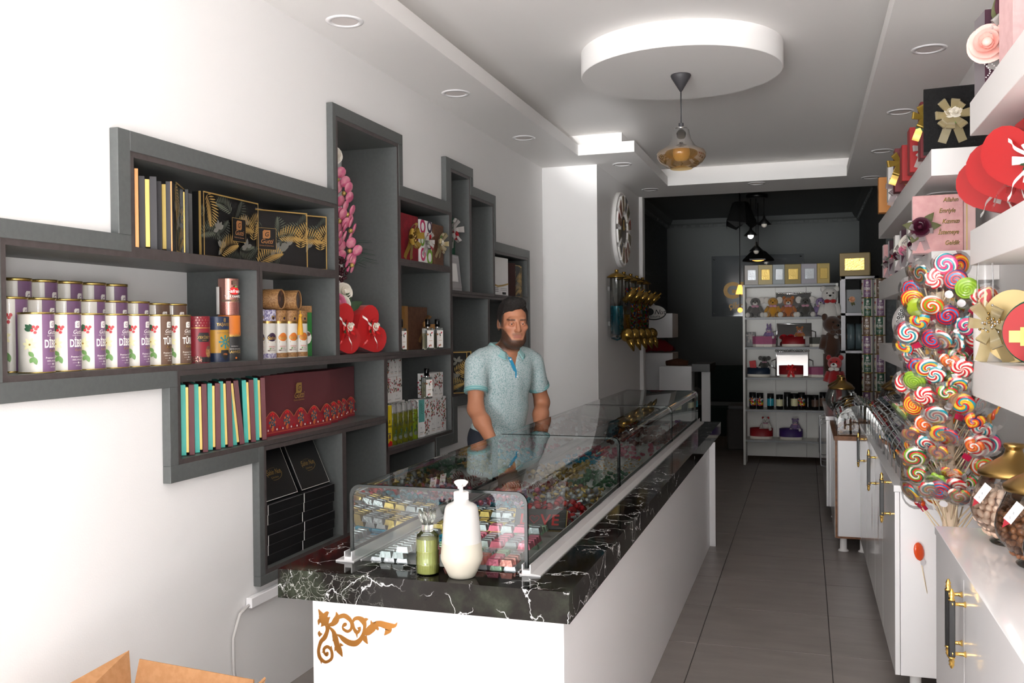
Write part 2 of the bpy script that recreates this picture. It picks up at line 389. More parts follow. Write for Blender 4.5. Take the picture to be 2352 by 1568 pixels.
# moulded cornice of the back room with its row of dentils
def cornice(name, x0, x1, y0, y1, ax):
    o = MB()
    if ax == 'x':
        o.prism([(y1, 3.12), (y1, 3.0), (y1-.02, 3.0), (y1-.035, 3.04), (y1-.07, 3.06), (y1-.10, 3.12)], x0, x1, 'back_paint', 'x')
    else:
        s_ = 1 if x0 < -1 else -1; xw = x0
        o.prism([(xw, 3.12), (xw, 3.0), (xw+s_*.02, 3.0), (xw+s_*.035, 3.04), (xw+s_*.07, 3.06), (xw+s_*.10, 3.12)], y0, y1, 'back_paint', 'y')
    r = struct(o.build(name))
    dm = MB().box(-.035, .035, -.012, .012, -.018, .018, 'back_paint', .006).mesh('dentil')
    if ax == 'x':
        k = int((x1-x0)/.13)
        for i in range(k): link('dentil', dm, r, (x0+.07+.13*i, y1-.03, 3.025))
    else:
        k = int((y1-y0)/.13)
        for i in range(k): link('dentil', dm, r, (xw+s_*.03, y0+.07+.13*i, 3.025), (0, 0, math.pi/2))
cornice('trim_3', -2.0, .74, 0, 14.0, 'x'); cornice('trim_4', -2.0, 0, YB+.1, 14.0, 'y'); cornice('trim_5', .74, 0, YB+.1, 14.0, 'y')

# recessed ceiling lights
def downlight(label, loc, first=[]):
    if not first:
        t = thing('downlight', label, 'downlight', loc, 0, 'recessed ceiling lights')
        MB().lathe([(.058, 0), (.061, -.005), (.08, -.004), (.083, 0)], 'white_gloss', 28).build('ring', t)
        MB().lathe([(0, -.001), (.058, -.001)], mat('diffuser', '#d9d2cf', .6), 28, smooth=False).build('diffuser', t)
        first.append(t)
    else: copy_tree(first[0], loc, 0, label)
dl = [(-1.91, 3.6, 'nearest the camera along the left wall'), (-1.897, 4.9, 'second along the left wall, above the tall grey niche'), (-1.888, 6.2, 'third along the left wall, before the pillar'),
      (-1.433, 7.48, 'beside the top of the white pillar'), (-1.44, 8.94, 'above the wall clock end by the back opening'), (-.431, 8.92, 'in the middle of the beam over the back opening'),
      (.581, 4.9, 'nearest the camera in the right ceiling strip'), (.577, 6.27, 'second in the right ceiling strip'), (.569, 7.62, 'third in the right ceiling strip'), (.572, 8.94, 'last in the right ceiling strip by the back opening')]
for x, y, w in dl: downlight('round white recessed downlight '+w, (x, y, ZC))
# ------------------------------------------------------------------ built-in grey niche shelving on the left wall
XF = -2.07
shelf = thing('wall_shelving', 'dark grey stepped niche shelving framed into the left wall', 'shelving', (0, 0, 0))
for k, (y0, y1, z0, z1) in CAV.items():
    t = .018
    for nm, (a, b_, c, d) in (('shelf_board', (y0-t, y1+t, z0-t, z0)), ('top_board', (y0-t, y1+t, z1, z1+t)), ('upright_board', (y0-t, y0, z0, z1)), ('upright_board', (y1, y1+t, z0, z1))):
        MB().box(NB, XF-.002, a, b_, c, d, 'laminate_grey').box(XF-.002, XF, a, b_, c, d, 'laminate_edge').build(nm, shelf)
for a in ((1.867, 2.437, 1.760, 1.813), (2.38, 2.437, 1.813, 2.15), (2.437, 3.80, 2.085, 2.15), (3.768, 3.80, 2.15, 2.552), (3.80, 4.538, 2.495, 2.552), (4.488, 4.538, 2.278, 2.495), (4.488, 5.24, 2.218, 2.278),
          (5.165, 5.24, 2.278, 2.55), (5.24, 5.64, 2.488, 2.55), (5.588, 5.64, 2.435, 2.488), (5.588, 6.095, 2.373, 2.435), (6.053, 6.095, 2.115, 2.373), (6.053, 6.918, 2.053, 2.115), (6.878, 6.918, 1.085, 2.053),
          (5.24, 6.918, 1.021, 1.085), (5.24, 5.316, .796, 1.021), (4.968, 5.24, .796, .867), (4.968, 5.02, .484, .796), (3.14, 4.968, .484, .523), (3.14, 3.177, .523, 1.04), (2.61, 3.14, .982, 1.04), (2.61, 2.654, 1.04, 1.31),
          (1.867, 2.654, 1.31, 1.367), (1.867, 1.932, 1.367, 1.760)):
    y0, y1, z0, z1 = a
    MB().box(WL+.0005, XF+.003, y0, y1, z0, z1, 'laminate_grey', .0015).build('frame_strip', shelf)

# ------------------------------------------------------------------ sales counter with marble top
cn = thing('sales_counter', 'long white sales counter with a dark veined marble top and gold corner ornament', 'counter', (0, 0, 0))
X0, X1, Y0, Y1 = -1.485, -.60, 2.345, 6.9
m_ = MB(); w0, w1, v0, v1 = -1.295, -.785, 2.50, 6.80
m_.prism([(X0, Y0), (X1, Y0), (X1, v0), (X0, v0)], .715, .80, 'dark_marble'); m_.prism([(X0, v1), (X1, v1), (X1, Y1), (X0, Y1)], .715, .80, 'dark_marble')
m_.prism([(X0, v0), (w0, v0), (w0, v1), (X0, v1)], .715, .80, 'dark_marble'); m_.prism([(w1, v0), (X1, v0), (X1, v1), (w1, v1)], .715, .80, 'dark_marble')
m_.build('marble_top', cn)
MB().box(-1.402, -.645, 2.40, 2.42, 0, .714, 'white_gloss', .001).build('front_panel', cn)
MB().box(-.645, -.63, 2.40, 6.36, .0, .714, 'white_panel', .001).build('side_panel', cn)
MB().box(-1.402, -.592, 6.36, 6.38, .0, .714, 'white_gloss', .001).build('end_panel', cn)
MB().box(-1.402, -1.386, 2.42, 6.36, .0, .714, 'white_panel').build('rear_panel', cn)
MB().box(-1.386, -.645, 2.42, 6.36, .70, .714, 'white_panel').build('deck', cn)
ORN = [[(-1.353,0.627,0.0096),(-1.353,0.612,0.0082),(-1.362,0.591,0.0096),(-1.374,0.578,0.0082),(-1.381,0.56,0.0068),(-1.383,0.544,0.0068),(-1.378,0.528,0.0082),(-1.366,0.519,0.0068),(-1.355,0.519,0.0061),(-1.341,0.529,0.0061),(-1.338,0.543,0.0061),(-1.342,0.557,0.0061),(-1.354,0.564,0.0068),(-1.365,0.556,0.0061),(-1.364,0.545,0.0048),(-1.356,0.54,0.0075),(-1.353,0.549,0.0041)],[(-1.376,0.524,0.0055),(-1.374,0.511,0.0005)],[(-1.353,0.628,0.0041),(-1.336,0.633,0.0096),(-1.325,0.644,0.0137),(-1.32,0.657,0.0096),(-1.323,0.67,0.0007)],[(-1.316,0.655,0.0082),(-1.298,0.661,0.0096),(-1.283,0.655,0.0096),(-1.273,0.643,0.0068),(-1.274,0.625,0.0055),(-1.285,0.616,0.0061),(-1.298,0.62,0.0055),(-1.302,0.628,0.0034),(-1.295,0.635,0.0082),(-1.288,0.637,0.0041)],[(-1.269,0.642,0.0027),(-1.263,0.654,0.0068),(-1.25,0.658,0.0082),(-1.236,0.652,0.0123),(-1.23,0.639,0.0082),(-1.232,0.626,0.0055),(-1.235,0.611,0.0082),(-1.245,0.595,0.0096),(-1.261,0.583,0.0123),(-1.281,0.583,0.0123),(-1.299,0.591,0.0109),(-1.31,0.599,0.0068),(-1.323,0.604,0.0014)],[(-1.269,0.642,0.0055),(-1.265,0.626,0.0061),(-1.256,0.616,0.0082),(-1.247,0.623,0.0055),(-1.249,0.632,0.0082)],[(-1.257,0.616,0.0055),(-1.255,0.6,0.0004)],[(-1.236,0.649,0.0096),(-1.226,0.656,0.0068),(-1.218,0.658,0.0005)],[(-1.231,0.617,0.0096),(-1.22,0.621,0.015),(-1.205,0.634,0.0164),(-1.194,0.637,0.0109),(-1.186,0.629,0.0022)],[(-1.205,0.64,0.0096),(-1.21,0.655,0.0005)],[(-1.199,0.652,0.0027),(-1.197,0.647,0.0096),(-1.179,0.648,0.0123),(-1.163,0.645,0.0137),(-1.147,0.645,0.0109),(-1.133,0.647,0.0068),(-1.126,0.657,0.0005)],[(-1.161,0.644,0.0096),(-1.154,0.634,0.015),(-1.16,0.624,0.0082),(-1.167,0.616,0.0014)],[(-1.348,0.624,0.0027),(-1.333,0.611,0.0082),(-1.327,0.593,0.0123),(-1.321,0.573,0.0123),(-1.315,0.559,0.0137),(-1.309,0.549,0.0082),(-1.304,0.539,0.0005)],[(-1.33,0.59,0.0082),(-1.335,0.582,0.0004)],[(-1.324,0.564,0.0082),(-1.329,0.553,0.0004)],[(-1.311,0.574,0.0082),(-1.3,0.573,0.0004)],[(-1.233,0.606,0.0137),(-1.227,0.594,0.0082),(-1.221,0.585,0.0005)],[(-1.373,0.658,0.0123),(-1.366,0.647,0.0205),(-1.358,0.635,0.0178),(-1.353,0.628,0.0068)],[(-1.373,0.658,0.0109),(-1.382,0.673,0.0008)],[(-1.361,0.654,0.0109),(-1.353,0.664,0.0082),(-1.347,0.664,0.0011)],[(-1.37,0.64,0.0109),(-1.379,0.639,0.0082),(-1.382,0.626,0.0008)],[(-1.365,0.632,0.0109),(-1.373,0.622,0.0007)],[(-1.353,0.645,0.0109),(-1.343,0.653,0.0008)],[(-1.374,0.595,0.0096),(-1.38,0.602,0.0068),(-1.379,0.609,0.0007)],[(-1.341,0.559,0.0055),(-1.34,0.568,0.0004)],[(-1.364,0.548,0.0055),(-1.372,0.546,0.0004)]]
def smooth_path(p, k=5):
    out = []
    for i in range(len(p)-1):
        a, b, c, d = p[max(i-1, 0)], p[i], p[i+1], p[min(i+2, len(p)-1)]
        for j in range(k):
            t = j/k; out.append(tuple(.5*(2*b[q]+(c[q]-a[q])*t+(2*a[q]-5*b[q]+4*c[q]-d[q])*t*t+(3*b[q]-a[q]-3*c[q]+d[q])*t**3) for q in range(3)))
    return out+[tuple(p[-1])]
o = MB(); dy = 0
for s in ORN:
    p = smooth_path(s); n = len(p); L = []; Rr = []
    for i in range(n):
        tx = p[min(i+1, n-1)][0]-p[max(i-1, 0)][0]; tz = p[min(i+1, n-1)][1]-p[max(i-1, 0)][1]; l = math.hypot(tx, tz) or 1; w = max(p[i][2]*1.4, .0004)/2
        L.append((p[i][0]-tz/l*w, p[i][1]+tx/l*w)); Rr.append((p[i][0]+tz/l*w, p[i][1]-tx/l*w))
    dy += .00003; yb = 2.4; yf = 2.3976-dy
    vs = [(x, yf, z) for x, z in L]+[(x, yf, z) for x, z in Rr]+[(x, yb, z) for x, z in L]+[(x, yb, z) for x, z in Rr]
    fs = []
    for i in range(n-1): fs += [(i, n+i, n+i+1, i+1), (i, i+1, 2*n+i+1, 2*n+i), (n+i, 3*n+i, 3*n+i+1, n+i+1)]
    o.add(vs, fs, 'bronze')
oo = o.build('corner_ornament', cn); oo['label'] = 'mirror-bronze scrollwork ornament'
# ------------------------------------------------------------------ glass display case on the counter
cs = thing('display_case', 'long bent-glass display case with aluminium rails on the marble counter', 'display case', (0, 0, 0))
GL, GR = -1.32, -.757
def rail(xc, out):
    s = out
    pr = [(xc-s*.020, .8), (xc+s*.042, .8), (xc+s*.042, .804), (xc+s*.013, .807), (xc+s*.013, .832), (xc+s*.010, .832), (xc+s*.010, .816), (xc-s*.010, .816), (xc-s*.010, .832), (xc-s*.013, .832), (xc-s*.013, .804), (xc-s*.020, .804)]
    if s < 0: pr = pr[::-1]
    MB().prism(pr, 2.47, 6.84, 'aluminium', 'y').build('rail', cs)
rail(GL, -1); rail(GR, 1)
def arch(n=7, r=.034, zt=1.034, zb=.816):
    p = [(GL, zb), (GL, zt-r)]
    for i in range(1, n): a = math.pi-math.pi/2*i/n; p.append((GL+r+r*math.cos(a), zt-r+r*math.sin(a)))
    p += [(GL+r, zt), (GR-r, zt)]
    for i in range(1, n): a = math.pi/2-math.pi/2*i/n; p.append((GR-r+r*math.cos(a), zt-r+r*math.sin(a)))
    return p+[(GR, zt-r), (GR, zb)]
A_ = arch()
for a, c in ((2.485, 3.845), (3.853, 5.45), (5.458, 6.83)):
    g = MB(); n = len(A_); g.add([(x, a, z) for x, z in A_]+[(x, c, z) for x, z in A_], [(i, i+1, n+i+1, n+i) for i in range(n-1)], 'case_glass', True)
    go = g.build('bent_glass', cs)
    e = MB(); cx, cz = (GL+GR)/2, .9
    for yy in (a, c-.009):
        e = MB()
        ins = [(x+(.009 if x < cx else -.009)*(1 if abs(x-cx) > .24 else 0), z-(.008 if z > 1.0 else 0)) for x, z in A_]
        vs = [(x, yy, z) for x, z in A_]+[(x, yy, z) for x, z in ins]+[(x, yy+.009, z) for x, z in A_]+[(x, yy+.009, z) for x, z in ins]
        e.add(vs, [q for i in range(n-1) for q in ((i, i+1, n+i+1, n+i), (2*n+i, 3*n+i, 3*n+i+1, 2*n+i+1), (i, 2*n+i, 2*n+i+1, i+1), (n+i, n+i+1, 3*n+i+1, 3*n+i))], 'glass_edge')
        e.build('glass_edge', go)
MB().poly([(x, 2.489, z) for x, z in A_], 'case_glass').build('end_pane', cs)
MB().poly([(x, 6.826, z) for x, z in A_], 'case_glass').build('end_pane', cs)
tr = MB().box(w0+.001, w1-.001, v0+.001, v1-.001, .765, .772, 'white_panel'); tr.box(w0+.001, w0+.006, v0, v1, .765, .803, 'aluminium').box(w1-.006, w1-.001, v0, v1, .765, .803, 'aluminium')
tr.build('sweet_tray', cn)

# ------------------------------------------------------------------ wrapped sweets in the case
mat('foil_silver', '#b4b9bd', .28, .75, bump=(70, .2, 2)); mat('foil_pink', '#e2778f', .3, .55, bump=(70, .2, 2)); mat('foil_mint', '#a9cdb0', .3, .5, bump=(70, .2, 2)); mat('foil_rose', '#d58a80', .3, .55, bump=(70, .2, 2))
mat('foil_gold', '#cdb064', .28, .75, bump=(70, .2, 2)); mat('foil_blue', '#1fa6cf', .3, .5, bump=(70, .2, 2)); mat('foil_red', '#c4101c', .25, .5, bump=(70, .2, 2)); mat('foil_green', '#2f7a4c', .3, .4, bump=(70, .2, 2))
mat('foil_teal', '#2f8fa8', .3, .5, bump=(70, .2, 2)); mat('foil_brown', '#8a4a3a', .3, .5, bump=(70, .2, 2)); mat('petal_white', '#efeee8', .5); mat('petal_yellow', '#e5a62b', .5); mat('foil_lilac', '#b9a3c9', .3, .5, bump=(70, .2, 2))
def ingot(m):
    o = MB(); a, b_, h = .0200, .0125, .018; c, d = .0155, .0088
    o.add([(-a, -b_, 0), (a, -b_, 0), (a, b_, 0), (-a, b_, 0), (-c, -d, h), (c, -d, h), (c, d, h), (-c, d, h)], [(3, 2, 1, 0), (4, 5, 6, 7), (0, 1, 5, 4), (1, 2, 6, 5), (2, 3, 7, 6), (3, 0, 4, 7)], m)
    return o.mesh('foil_chocolate')
def twist(m, m2=None, r=.0125):
    o = MB(); o.ell((0, 0, r), (r*1.15, r, r), m, 9, 6)
    for s in (-1, 1):
        o.lathe([(.0025, r*1.0), (.004, r*1.5), (.0095, r*2.5)], m2 or m, 7, M=Matrix.Translation((0, 0, r)) @ Matrix.Rotation(s*math.pi/2, 4, 'Y'), smooth=False)
    return o.mesh('twist_sweet')
def clover(m):
    o = MB()
    for k in range(3):
        a = k*2.094; o.ell((.0085*math.cos(a), .0085*math.sin(a), .011), (.0085, .0085, .008), m, 8, 5)
    o.tube([(0, 0, .009), (.004, -.004, .0)], .0018, m, 5); return o.mesh('clover_sweet')
def daisy():
    o = MB()
    for k in range(6):
        a = k*1.047; o.ell((.0105*math.cos(a), .0105*math.sin(a), .010), (.0075, .0075, .005), 'petal_white', 7, 4)
    o.ell((0, 0, .013), (.006, .006, .005), 'petal_yellow', 8, 5); return o.mesh('daisy_sweet')
def bar(m, l=.03, w=.009, h=.012, stripes=None):
    o = MB().box(-l, l, -w, w, 0, h, m, .002)
    if stripes:
        for k in range(5): o.box(-l+.006+.012*k, -l+.010+.012*k, -w-.0003, w+.0003, -.0001, h+.0004, stripes)
    return o.mesh('candy_bar')
SW = {c: ingot('foil_'+c) for c in ('silver', 'pink', 'mint', 'rose', 'gold')}
def sweet(me, name, loc, rot, label, group): tag(link(name, me, None, loc, rot), label, 'sweet', group)
rnd = random.Random(3)
def stack(x0, x1, y0, y1, hz, pick, labels, dx=.043, dy=.0275, rz=0.):
    nx = int((x1-x0)/dx); ny = int((y1-y0)/dy)
    for i in range(nx):
        for j in range(ny):
            L = hz(i/max(nx-1, 1), j/max(ny-1, 1))
            for l in range(L):
                if l < L-1 and 0 < j: continue
                c = pick(i, j, l); x = x0+dx*(i+.5)+rnd.uniform(-.002, .002)+(dx*.25 if l % 2 else 0); y = y0+dy*(j+.5)+rnd.uniform(-.001, .001)
                sweet(SW[c], 'foil_chocolate', (min(x, x1-.012), y, .7725+.0183*l), (0, 0, rz+rnd.uniform(-.06, .06)), *labels[c])
LB = {'silver': ('silver foil chocolate ingot in the pile at the near left of the case', 'silver ingots at the near left'), 'mint': ('pale mint foil chocolate ingot beside the pink ones at the near end of the case', 'mint ingots at the near end'),
      'pink': ('pink foil chocolate ingot stacked near the front of the case', 'pink ingots near the front'), 'rose': ('dusty rose foil chocolate ingot among the pink and mint ones', 'rose ingots near the front')}
LB2 = dict(LB); LB2['silver'] = ('silver foil chocolate ingot stacked among pink ones at the right of the case', 'silver ingots on the right')
stack(-1.283, -1.115, 2.515, 2.80, lambda u, v: 2+int(2*u+.8*v), lambda i, j, l: 'silver', LB)
stack(-1.115, -1.03, 2.515, 2.76, lambda u, v: 3, lambda i, j, l: 'mint' if (j+l) % 5 else 'rose', LB)
stack(-1.03, -.80, 2.515, 2.87, lambda u, v: 3+int(v*2.2), lambda i, j, l: ('pink', 'mint', 'rose', 'silver')[(l*3+i*2+(j//3)) % 4] if l < 3 else ('silver', 'pink')[(i+l) % 2], LB2, .044)
LB3 = {'mint': ('pale green foil chocolate bar in the neat rows in front of the LOVE box', 'green bars by the LOVE box'), 'gold': ('gold foil chocolate ingot in the rows behind the pump bottle', 'gold ingots mid case'), 'silver': ('silver foil ingot in the rows behind the blue bars', 'silver ingots mid case')}
stack(-.93, -.80, 2.88, 3.02, lambda u, v: 3, lambda i, j, l: 'mint', LB3, .044)
stack(-1.28, -.95, 3.0, 3.28, lambda u, v: 2+int(v*1.5), lambda i, j, l: ('gold', 'silver')[(i//2+j//4) % 2], LB3, .043)
bl = bar('foil_blue')
for k in range(14): sweet(bl, 'candy_bar', (-1.24+.066*(k % 2)+rnd.uniform(-.004, .004), 2.82+.02*((k//2) % 4), .773+.0125*(k//6)), (0, 0, rnd.uniform(-.1, .1)), 'bright blue foil bar in the pile behind the silver ingots', 'blue foil bars')
def pile(me, name, n, x0, x1, y0, y1, z0, z1, label, group, step=.024):
    k = 0; tries = 0; P = []
    while k < n and tries < n*40:
        tries += 1; x, y = rnd.uniform(x0, x1), rnd.uniform(y0, y1); lay = 0
        if any((x-a)**2+(y-b_)**2 < (step*.8)**2 and abs(c-0) < 1e-9 for a, b_, c in P):
            if any((x-a)**2+(y-b_)**2 < (step*.62)**2 and c > 0 for a, b_, c in P): continue
            lay = 1
        P.append((x, y, lay)); z = z0+(z1-z0)*lay+rnd.uniform(0, .004)
        sweet(me, name, (x, y, z), (rnd.uniform(-.3, .3), rnd.uniform(-.3, .3), rnd.uniform(0, 6.28)), label, group); k += 1
Z0, Z1 = .775, .797
pile(twist('foil_red', 'foil_silver', .016), 'twist_sweet', 75, -1.02, -.81, 3.13, 3.52, Z0, Z1, 'red foil ball with silver twists in the heap behind the LOVE box', 'red foil balls', .034)
pile(twist('foil_teal'), 'twist_sweet', 30, -1.27, -1.03, 3.3, 3.5, Z0, Z1, 'teal twist-wrapped sweet heaped at the left of the red balls', 'teal twists', .03)
pile(twist('foil_pink', 'foil_lilac'), 'twist_sweet', 34, -1.27, -1.03, 3.5, 3.75, Z0, Z1, 'pink twist-wrapped sweet in the left half of the case', 'pink twists', .03)
pile(twist('foil_silver', 'foil_gold'), 'twist_sweet', 50, -1.03, -.81, 3.54, 3.82, Z0, Z1, 'silver and gold twist-wrapped sweet near the first glass joint', 'silver and gold twists', .03)
pile(twist('foil_brown', 'foil_gold'), 'twist_sweet', 26, -1.1, -.9, 3.78, 3.93, Z0, Z1, 'brown and gold twist-wrapped sweet near the first glass joint', 'brown and gold twists', .03)
pile(bar('petal_white', .028, .009, .011, 'foil_red'), 'candy_bar', 34, -1.27, -1.05, 3.78, 4.15, Z0, Z1, 'white bar striped with red in the left of the case', 'red striped bars', .036)
pile(clover('foil_green'), 'clover_sweet', 62, -1.05, -.81, 3.95, 4.35, Z0, Z1, 'green clover-shaped sweet past the first glass joint', 'green clover sweets', .03)
pile(twist('foil_gold'), 'twist_sweet', 36, -1.27, -1.05, 4.18, 4.6, Z0, Z1, 'gold twist-wrapped sweet in the left middle of the case', 'gold twists', .032)
pile(daisy(), 'daisy_sweet', 60, -1.05, -.81, 4.38, 4.85, Z0, Z1, 'white daisy-shaped sweet with a yellow centre in mid case', 'daisy sweets', .034)
pile(clover('foil_blue'), 'clover_sweet', 30, -1.27, -1.05, 4.63, 5.0, Z0, Z1, 'blue flower-shaped sweet in the left middle of the case', 'blue flower sweets', .034)
pile(clover('foil_pink'), 'clover_sweet', 60, -1.25, -.81, 4.95, 5.45, Z0, Z1, 'rosy pink flower-shaped sweet toward the far part of the case', 'pink flower sweets', .036)
pile(twist('foil_brown', 'foil_brown', .016), 'twist_sweet', 70, -1.25, -.81, 5.55, 6.7, Z0, Z1, 'dark brown wrapped sweet in the last section of the case', 'dark sweets at the far end', .045)
# box lettered LOVE
lv = thing('chocolate_box', 'flat dark chocolate box lettered LOVE in red lying among the sweets', 'box', (-.885, 3.05, .80), (R_(-38), 0, R_(6)))
MB().box(-.09, .09, -.012, .0, .0, .075, 'black', .001).build('body', lv); MB().box(-.093, .093, 0, .006, -.002, .077, 'gold_card').build('lid_edge', lv)
p = Print(); p.text('L', -.058, .014, .042, 'red_bright', .02); p.text('VE', .035, .014, .042, 'red_bright', .02, space=1.1)
hz = [(-.02+.017*(16*math.sin(t)**3)/16, .036+.017*(13*math.cos(t)-5*math.cos(2*t)-2*math.cos(3*t)-math.cos(4*t))/16) for t in [i*2*math.pi/24 for i in range(25)]]
for a, c in zip(hz, hz[1:]):
    dx, dz = c[0]-a[0], c[1]-a[1]; l = math.hypot(dx, dz) or 1; nx, nz = -dz/l*.0012, dx/l*.0012
    p.items.append(([(a[0]-nx, a[1]-nz), (c[0]-nx, c[1]-nz), (c[0]+nx, c[1]+nz), (a[0]+nx, a[1]+nz)], [(0, 1, 2, 3)], 'red', 0))
p.emit(MB(), flat((0, -.012, 0), (1, 0, 0), (0, 0, 1))).build('lettering', lv)

# ------------------------------------------------------------------ bottles on the marble
mat('soap_plastic', '#d0cecb', .4, trans=.2, ior=1.3); mat('soap_liquid', '#c8c2b3', .45, trans=.15, ior=1.3)
sb = thing('soap_bottle', 'large milky white pump bottle half full of liquid soap at the counter end', 'bottle', (-.931, 2.416, .80))
MB().lathe([(0, .0), (.034, 0), (.038, .003), (.058, .046), (.060, .056), (.0585, .075), (.056, .0995)], 'soap_liquid', 32).build('filled_body', sb)
MB().lathe([(.056, .0995), (.050, .17), (.047, .192), (.043, .202), (.034, .208), (.022, .213), (.021, .222)], 'soap_plastic', 32).build('body', sb)
MB().cyl(.0215, .218, .241, 'white', 24, bev=.002).build('collar', sb)
pm = MB().cyl(.0055, .241, .258, 'white', 12); pm.lathe([(0, .258), (.012, .256), (.020, .266), (.020, .270), (.012, .274), (0, .274)], 'white', 20); pm.tube([(0, 0, .265), (.01, -.035, .264), (.011, -.042, .258)], [.008, .006, .005], 'white', 8)
pm.build('pump_head', sb)
mat('cologne', '#e0e48c', .1, trans=.55, ior=1.15); thin_glass('ribbed_glass', '#f6f8f2', 1.3); mat('bottle_glass', '#f4f7f2', .04, trans=.95, ior=1.45)
cb = thing('cologne_bottle', 'ribbed clear glass bottle of yellow-green cologne beside the pump bottle', 'bottle', (-1.034, 2.412, .80))
o = MB(); ribs = 28
def ribp(r, z, n=ribs*2): return [((r+(.0009 if i % 2 else -.0009))*math.cos(2*math.pi*i/n), (r+(.0009 if i % 2 else -.0009))*math.sin(2*math.pi*i/n), z) for i in range(n)]
rows = [ribp(.0315, 0), ribp(.033, .004), ribp(.033, .030), ribp(.0335, .032), ribp(.033, .034), ribp(.033, .068), ribp(.0335, .070), ribp(.033, .072), ribp(.033, .104), ribp(.031, .114), ribp(.020, .124)]
n = ribs*2; vs = [p_ for r_ in rows for p_ in r_]
o.add(vs, [(j*n+i, j*n+(i+1) % n, (j+1)*n+(i+1) % n, (j+1)*n+i) for j in range(len(rows)-1) for i in range(n)]+[tuple(range(n))[::-1]], 'ribbed_glass', True); o.build('body', cb)
o = MB(); rows = [ribp(.0300, .006), ribp(.0308, .03), ribp(.0300, .032), ribp(.0308, .034), ribp(.0308, .068), ribp(.0300, .070), ribp(.0308, .072), ribp(.0308, .103)]; vs = [p_ for r_ in rows for p_ in r_]
o.add(vs, [(j*n+i, j*n+(i+1) % n, (j+1)*n+(i+1) % n, (j+1)*n+i) for j in range(len(rows)-1) for i in range(n)]+[tuple(range(n))[::-1], tuple(range(7*n, 8*n))], 'cologne', False); o.build('liquid', cb)
o = MB(); o.cyl(.0165, .124, .150, 'bottle_glass', 16)
for k in range(8):
    a = k*math.pi/4; o.tube([(.010*math.cos(a), .010*math.sin(a), .145), (.019*math.cos(a), .019*math.sin(a), .170), (.024*math.cos(a), .024*math.sin(a), .186)], [.007, .008, .003], 'bottle_glass', 6)
o.build('crown_cap', cb)

# ------------------------------------------------------------------ pendant lamp under the ceiling drum
pl = thing('pendant_lamp', 'smoked amber glass pendant lamp hanging below the round ceiling drum', 'lamp', (-.652, 5.136, 2.9))
MB().lathe([(0, 0), (.054, 0), (.056, -.006), (.05, -.02), (.006, -.092), (0, -.092)], 'charcoal', 24).build('canopy', pl)
MB().tube([(0, 0, -.09), (0, 0, -.272)], .0035, 'charcoal', 8).build('cord', pl)
MB().cyl(.014, -.285, -.268, 'charcoal', 14).lathe([(.014, -.285), (.034, -.292), (.036, -.297), (.03, -.30)], 'chrome', 18).build('socket_cap', pl)
def m_smoke():
    m = thin_glass('smoke_glass', '#d8c4a0', .7, .03, .22); nt = m.node_tree
    tr = [x for x in nt.nodes if x.type == 'BSDF_TRANSPARENT'][0]; tc = N(nt, 'ShaderNodeTexCoord'); sp = N(nt, 'ShaderNodeSeparateXYZ'); nt.links.new(tc.outputs['Object'], sp.inputs[0])
    mr = N(nt, 'ShaderNodeMapRange'); mr.inputs[1].default_value = -.52; mr.inputs[2].default_value = -.30; nt.links.new(sp.outputs[2], mr.inputs[0])
    r = ramp(nt, mr.outputs[0], [(0., '#dcc492'), (.40, '#c8a268'), (.48, '#9d968c'), (1., '#4f4d4c')]); nt.links.new(r.outputs[0], tr.inputs[0]); df = [x for x in nt.nodes if x.type == 'BSDF_DIFFUSE'][0]; r2 = ramp(nt, mr.outputs[0], [(0., '#b08a50'), (.42, '#a07a48'), (.5, '#8f8880'), (1., '#5a5856')]); nt.links.new(r2.outputs[0], df.inputs[0])
m_smoke()
MB().lathe([(.030, -.296), (.043, -.305), (.047, -.33), (.055, -.36), (.075, -.39), (.10, -.408), (.125, -.42), (.135, -.437), (.133, -.458), (.115, -.485), (.085, -.507), (.062, -.515), (.060, -.520)], 'smoke_glass', 40).build('shade', pl)
MB().ell((0, 0, -.43), (.048, .048, .055), mat('bulb_off', '#efe9dd', .3), 20, 12).cyl(.02, -.39, -.30, 'white', 14).build('bulb', pl)
# ------------------------------------------------------------------ goods in the grey niches
ORD = ['first', 'second', 'third', 'fourth', 'fifth', 'sixth', 'seventh', 'eighth', 'ninth', 'tenth', 'eleventh', 'twelfth']
HP = math.pi/2
mat('tin_white', '#dedad1', .3, coat=.2); mat('tin_purple', '#7d5c7e', .4); mat('tin_brown', '#6d5446', .4); mat('tin_rim', '#b9a05e', .25, .9); mat('leaf_green', '#2f5a3e', .5); mat('leaf_light', '#6f9a57', .5); mat('berry', '#c22d34', .4)
mat('petal_cream', '#e9e4b8', .5); mat('tin_red', '#8a2330', .35); mat('tin_navy', '#22304c', .35); mat('tin_mustard', '#b7892e', .35); mat('tin_orange', '#d9792c', .4); mat('tin_black', '#2b2a2b', .4); mat('rose_gold', '#c08c80', .2, .8)
mat('teal_print', '#1f7c8c', .45); mat('card_tan', '#b08657', .55, noise=('#8d6238', 160, 2)); mat('card_lilac', '#d8d4e2', .5, noise=('#6b6192', 110, 2)); mat('purple_dark', '#3c2740', .45); mat('tassel', '#dda22a', .6)
mat('berry_red', '#a3172a', .5)
def logo(p, u, v, s, m, m2):     # leaf-cornered square with a letter G
    p.poly([(u-s*.5, v-s*.5), (u+s*.32, v-s*.5), (u+s*.5, v-s*.32), (u+s*.5, v+s*.5), (u-s*.32, v+s*.5), (u-s*.5, v+s*.32)], m)
    p.text('G', u, v-s*.26, s*.55, m2, .01, .25)
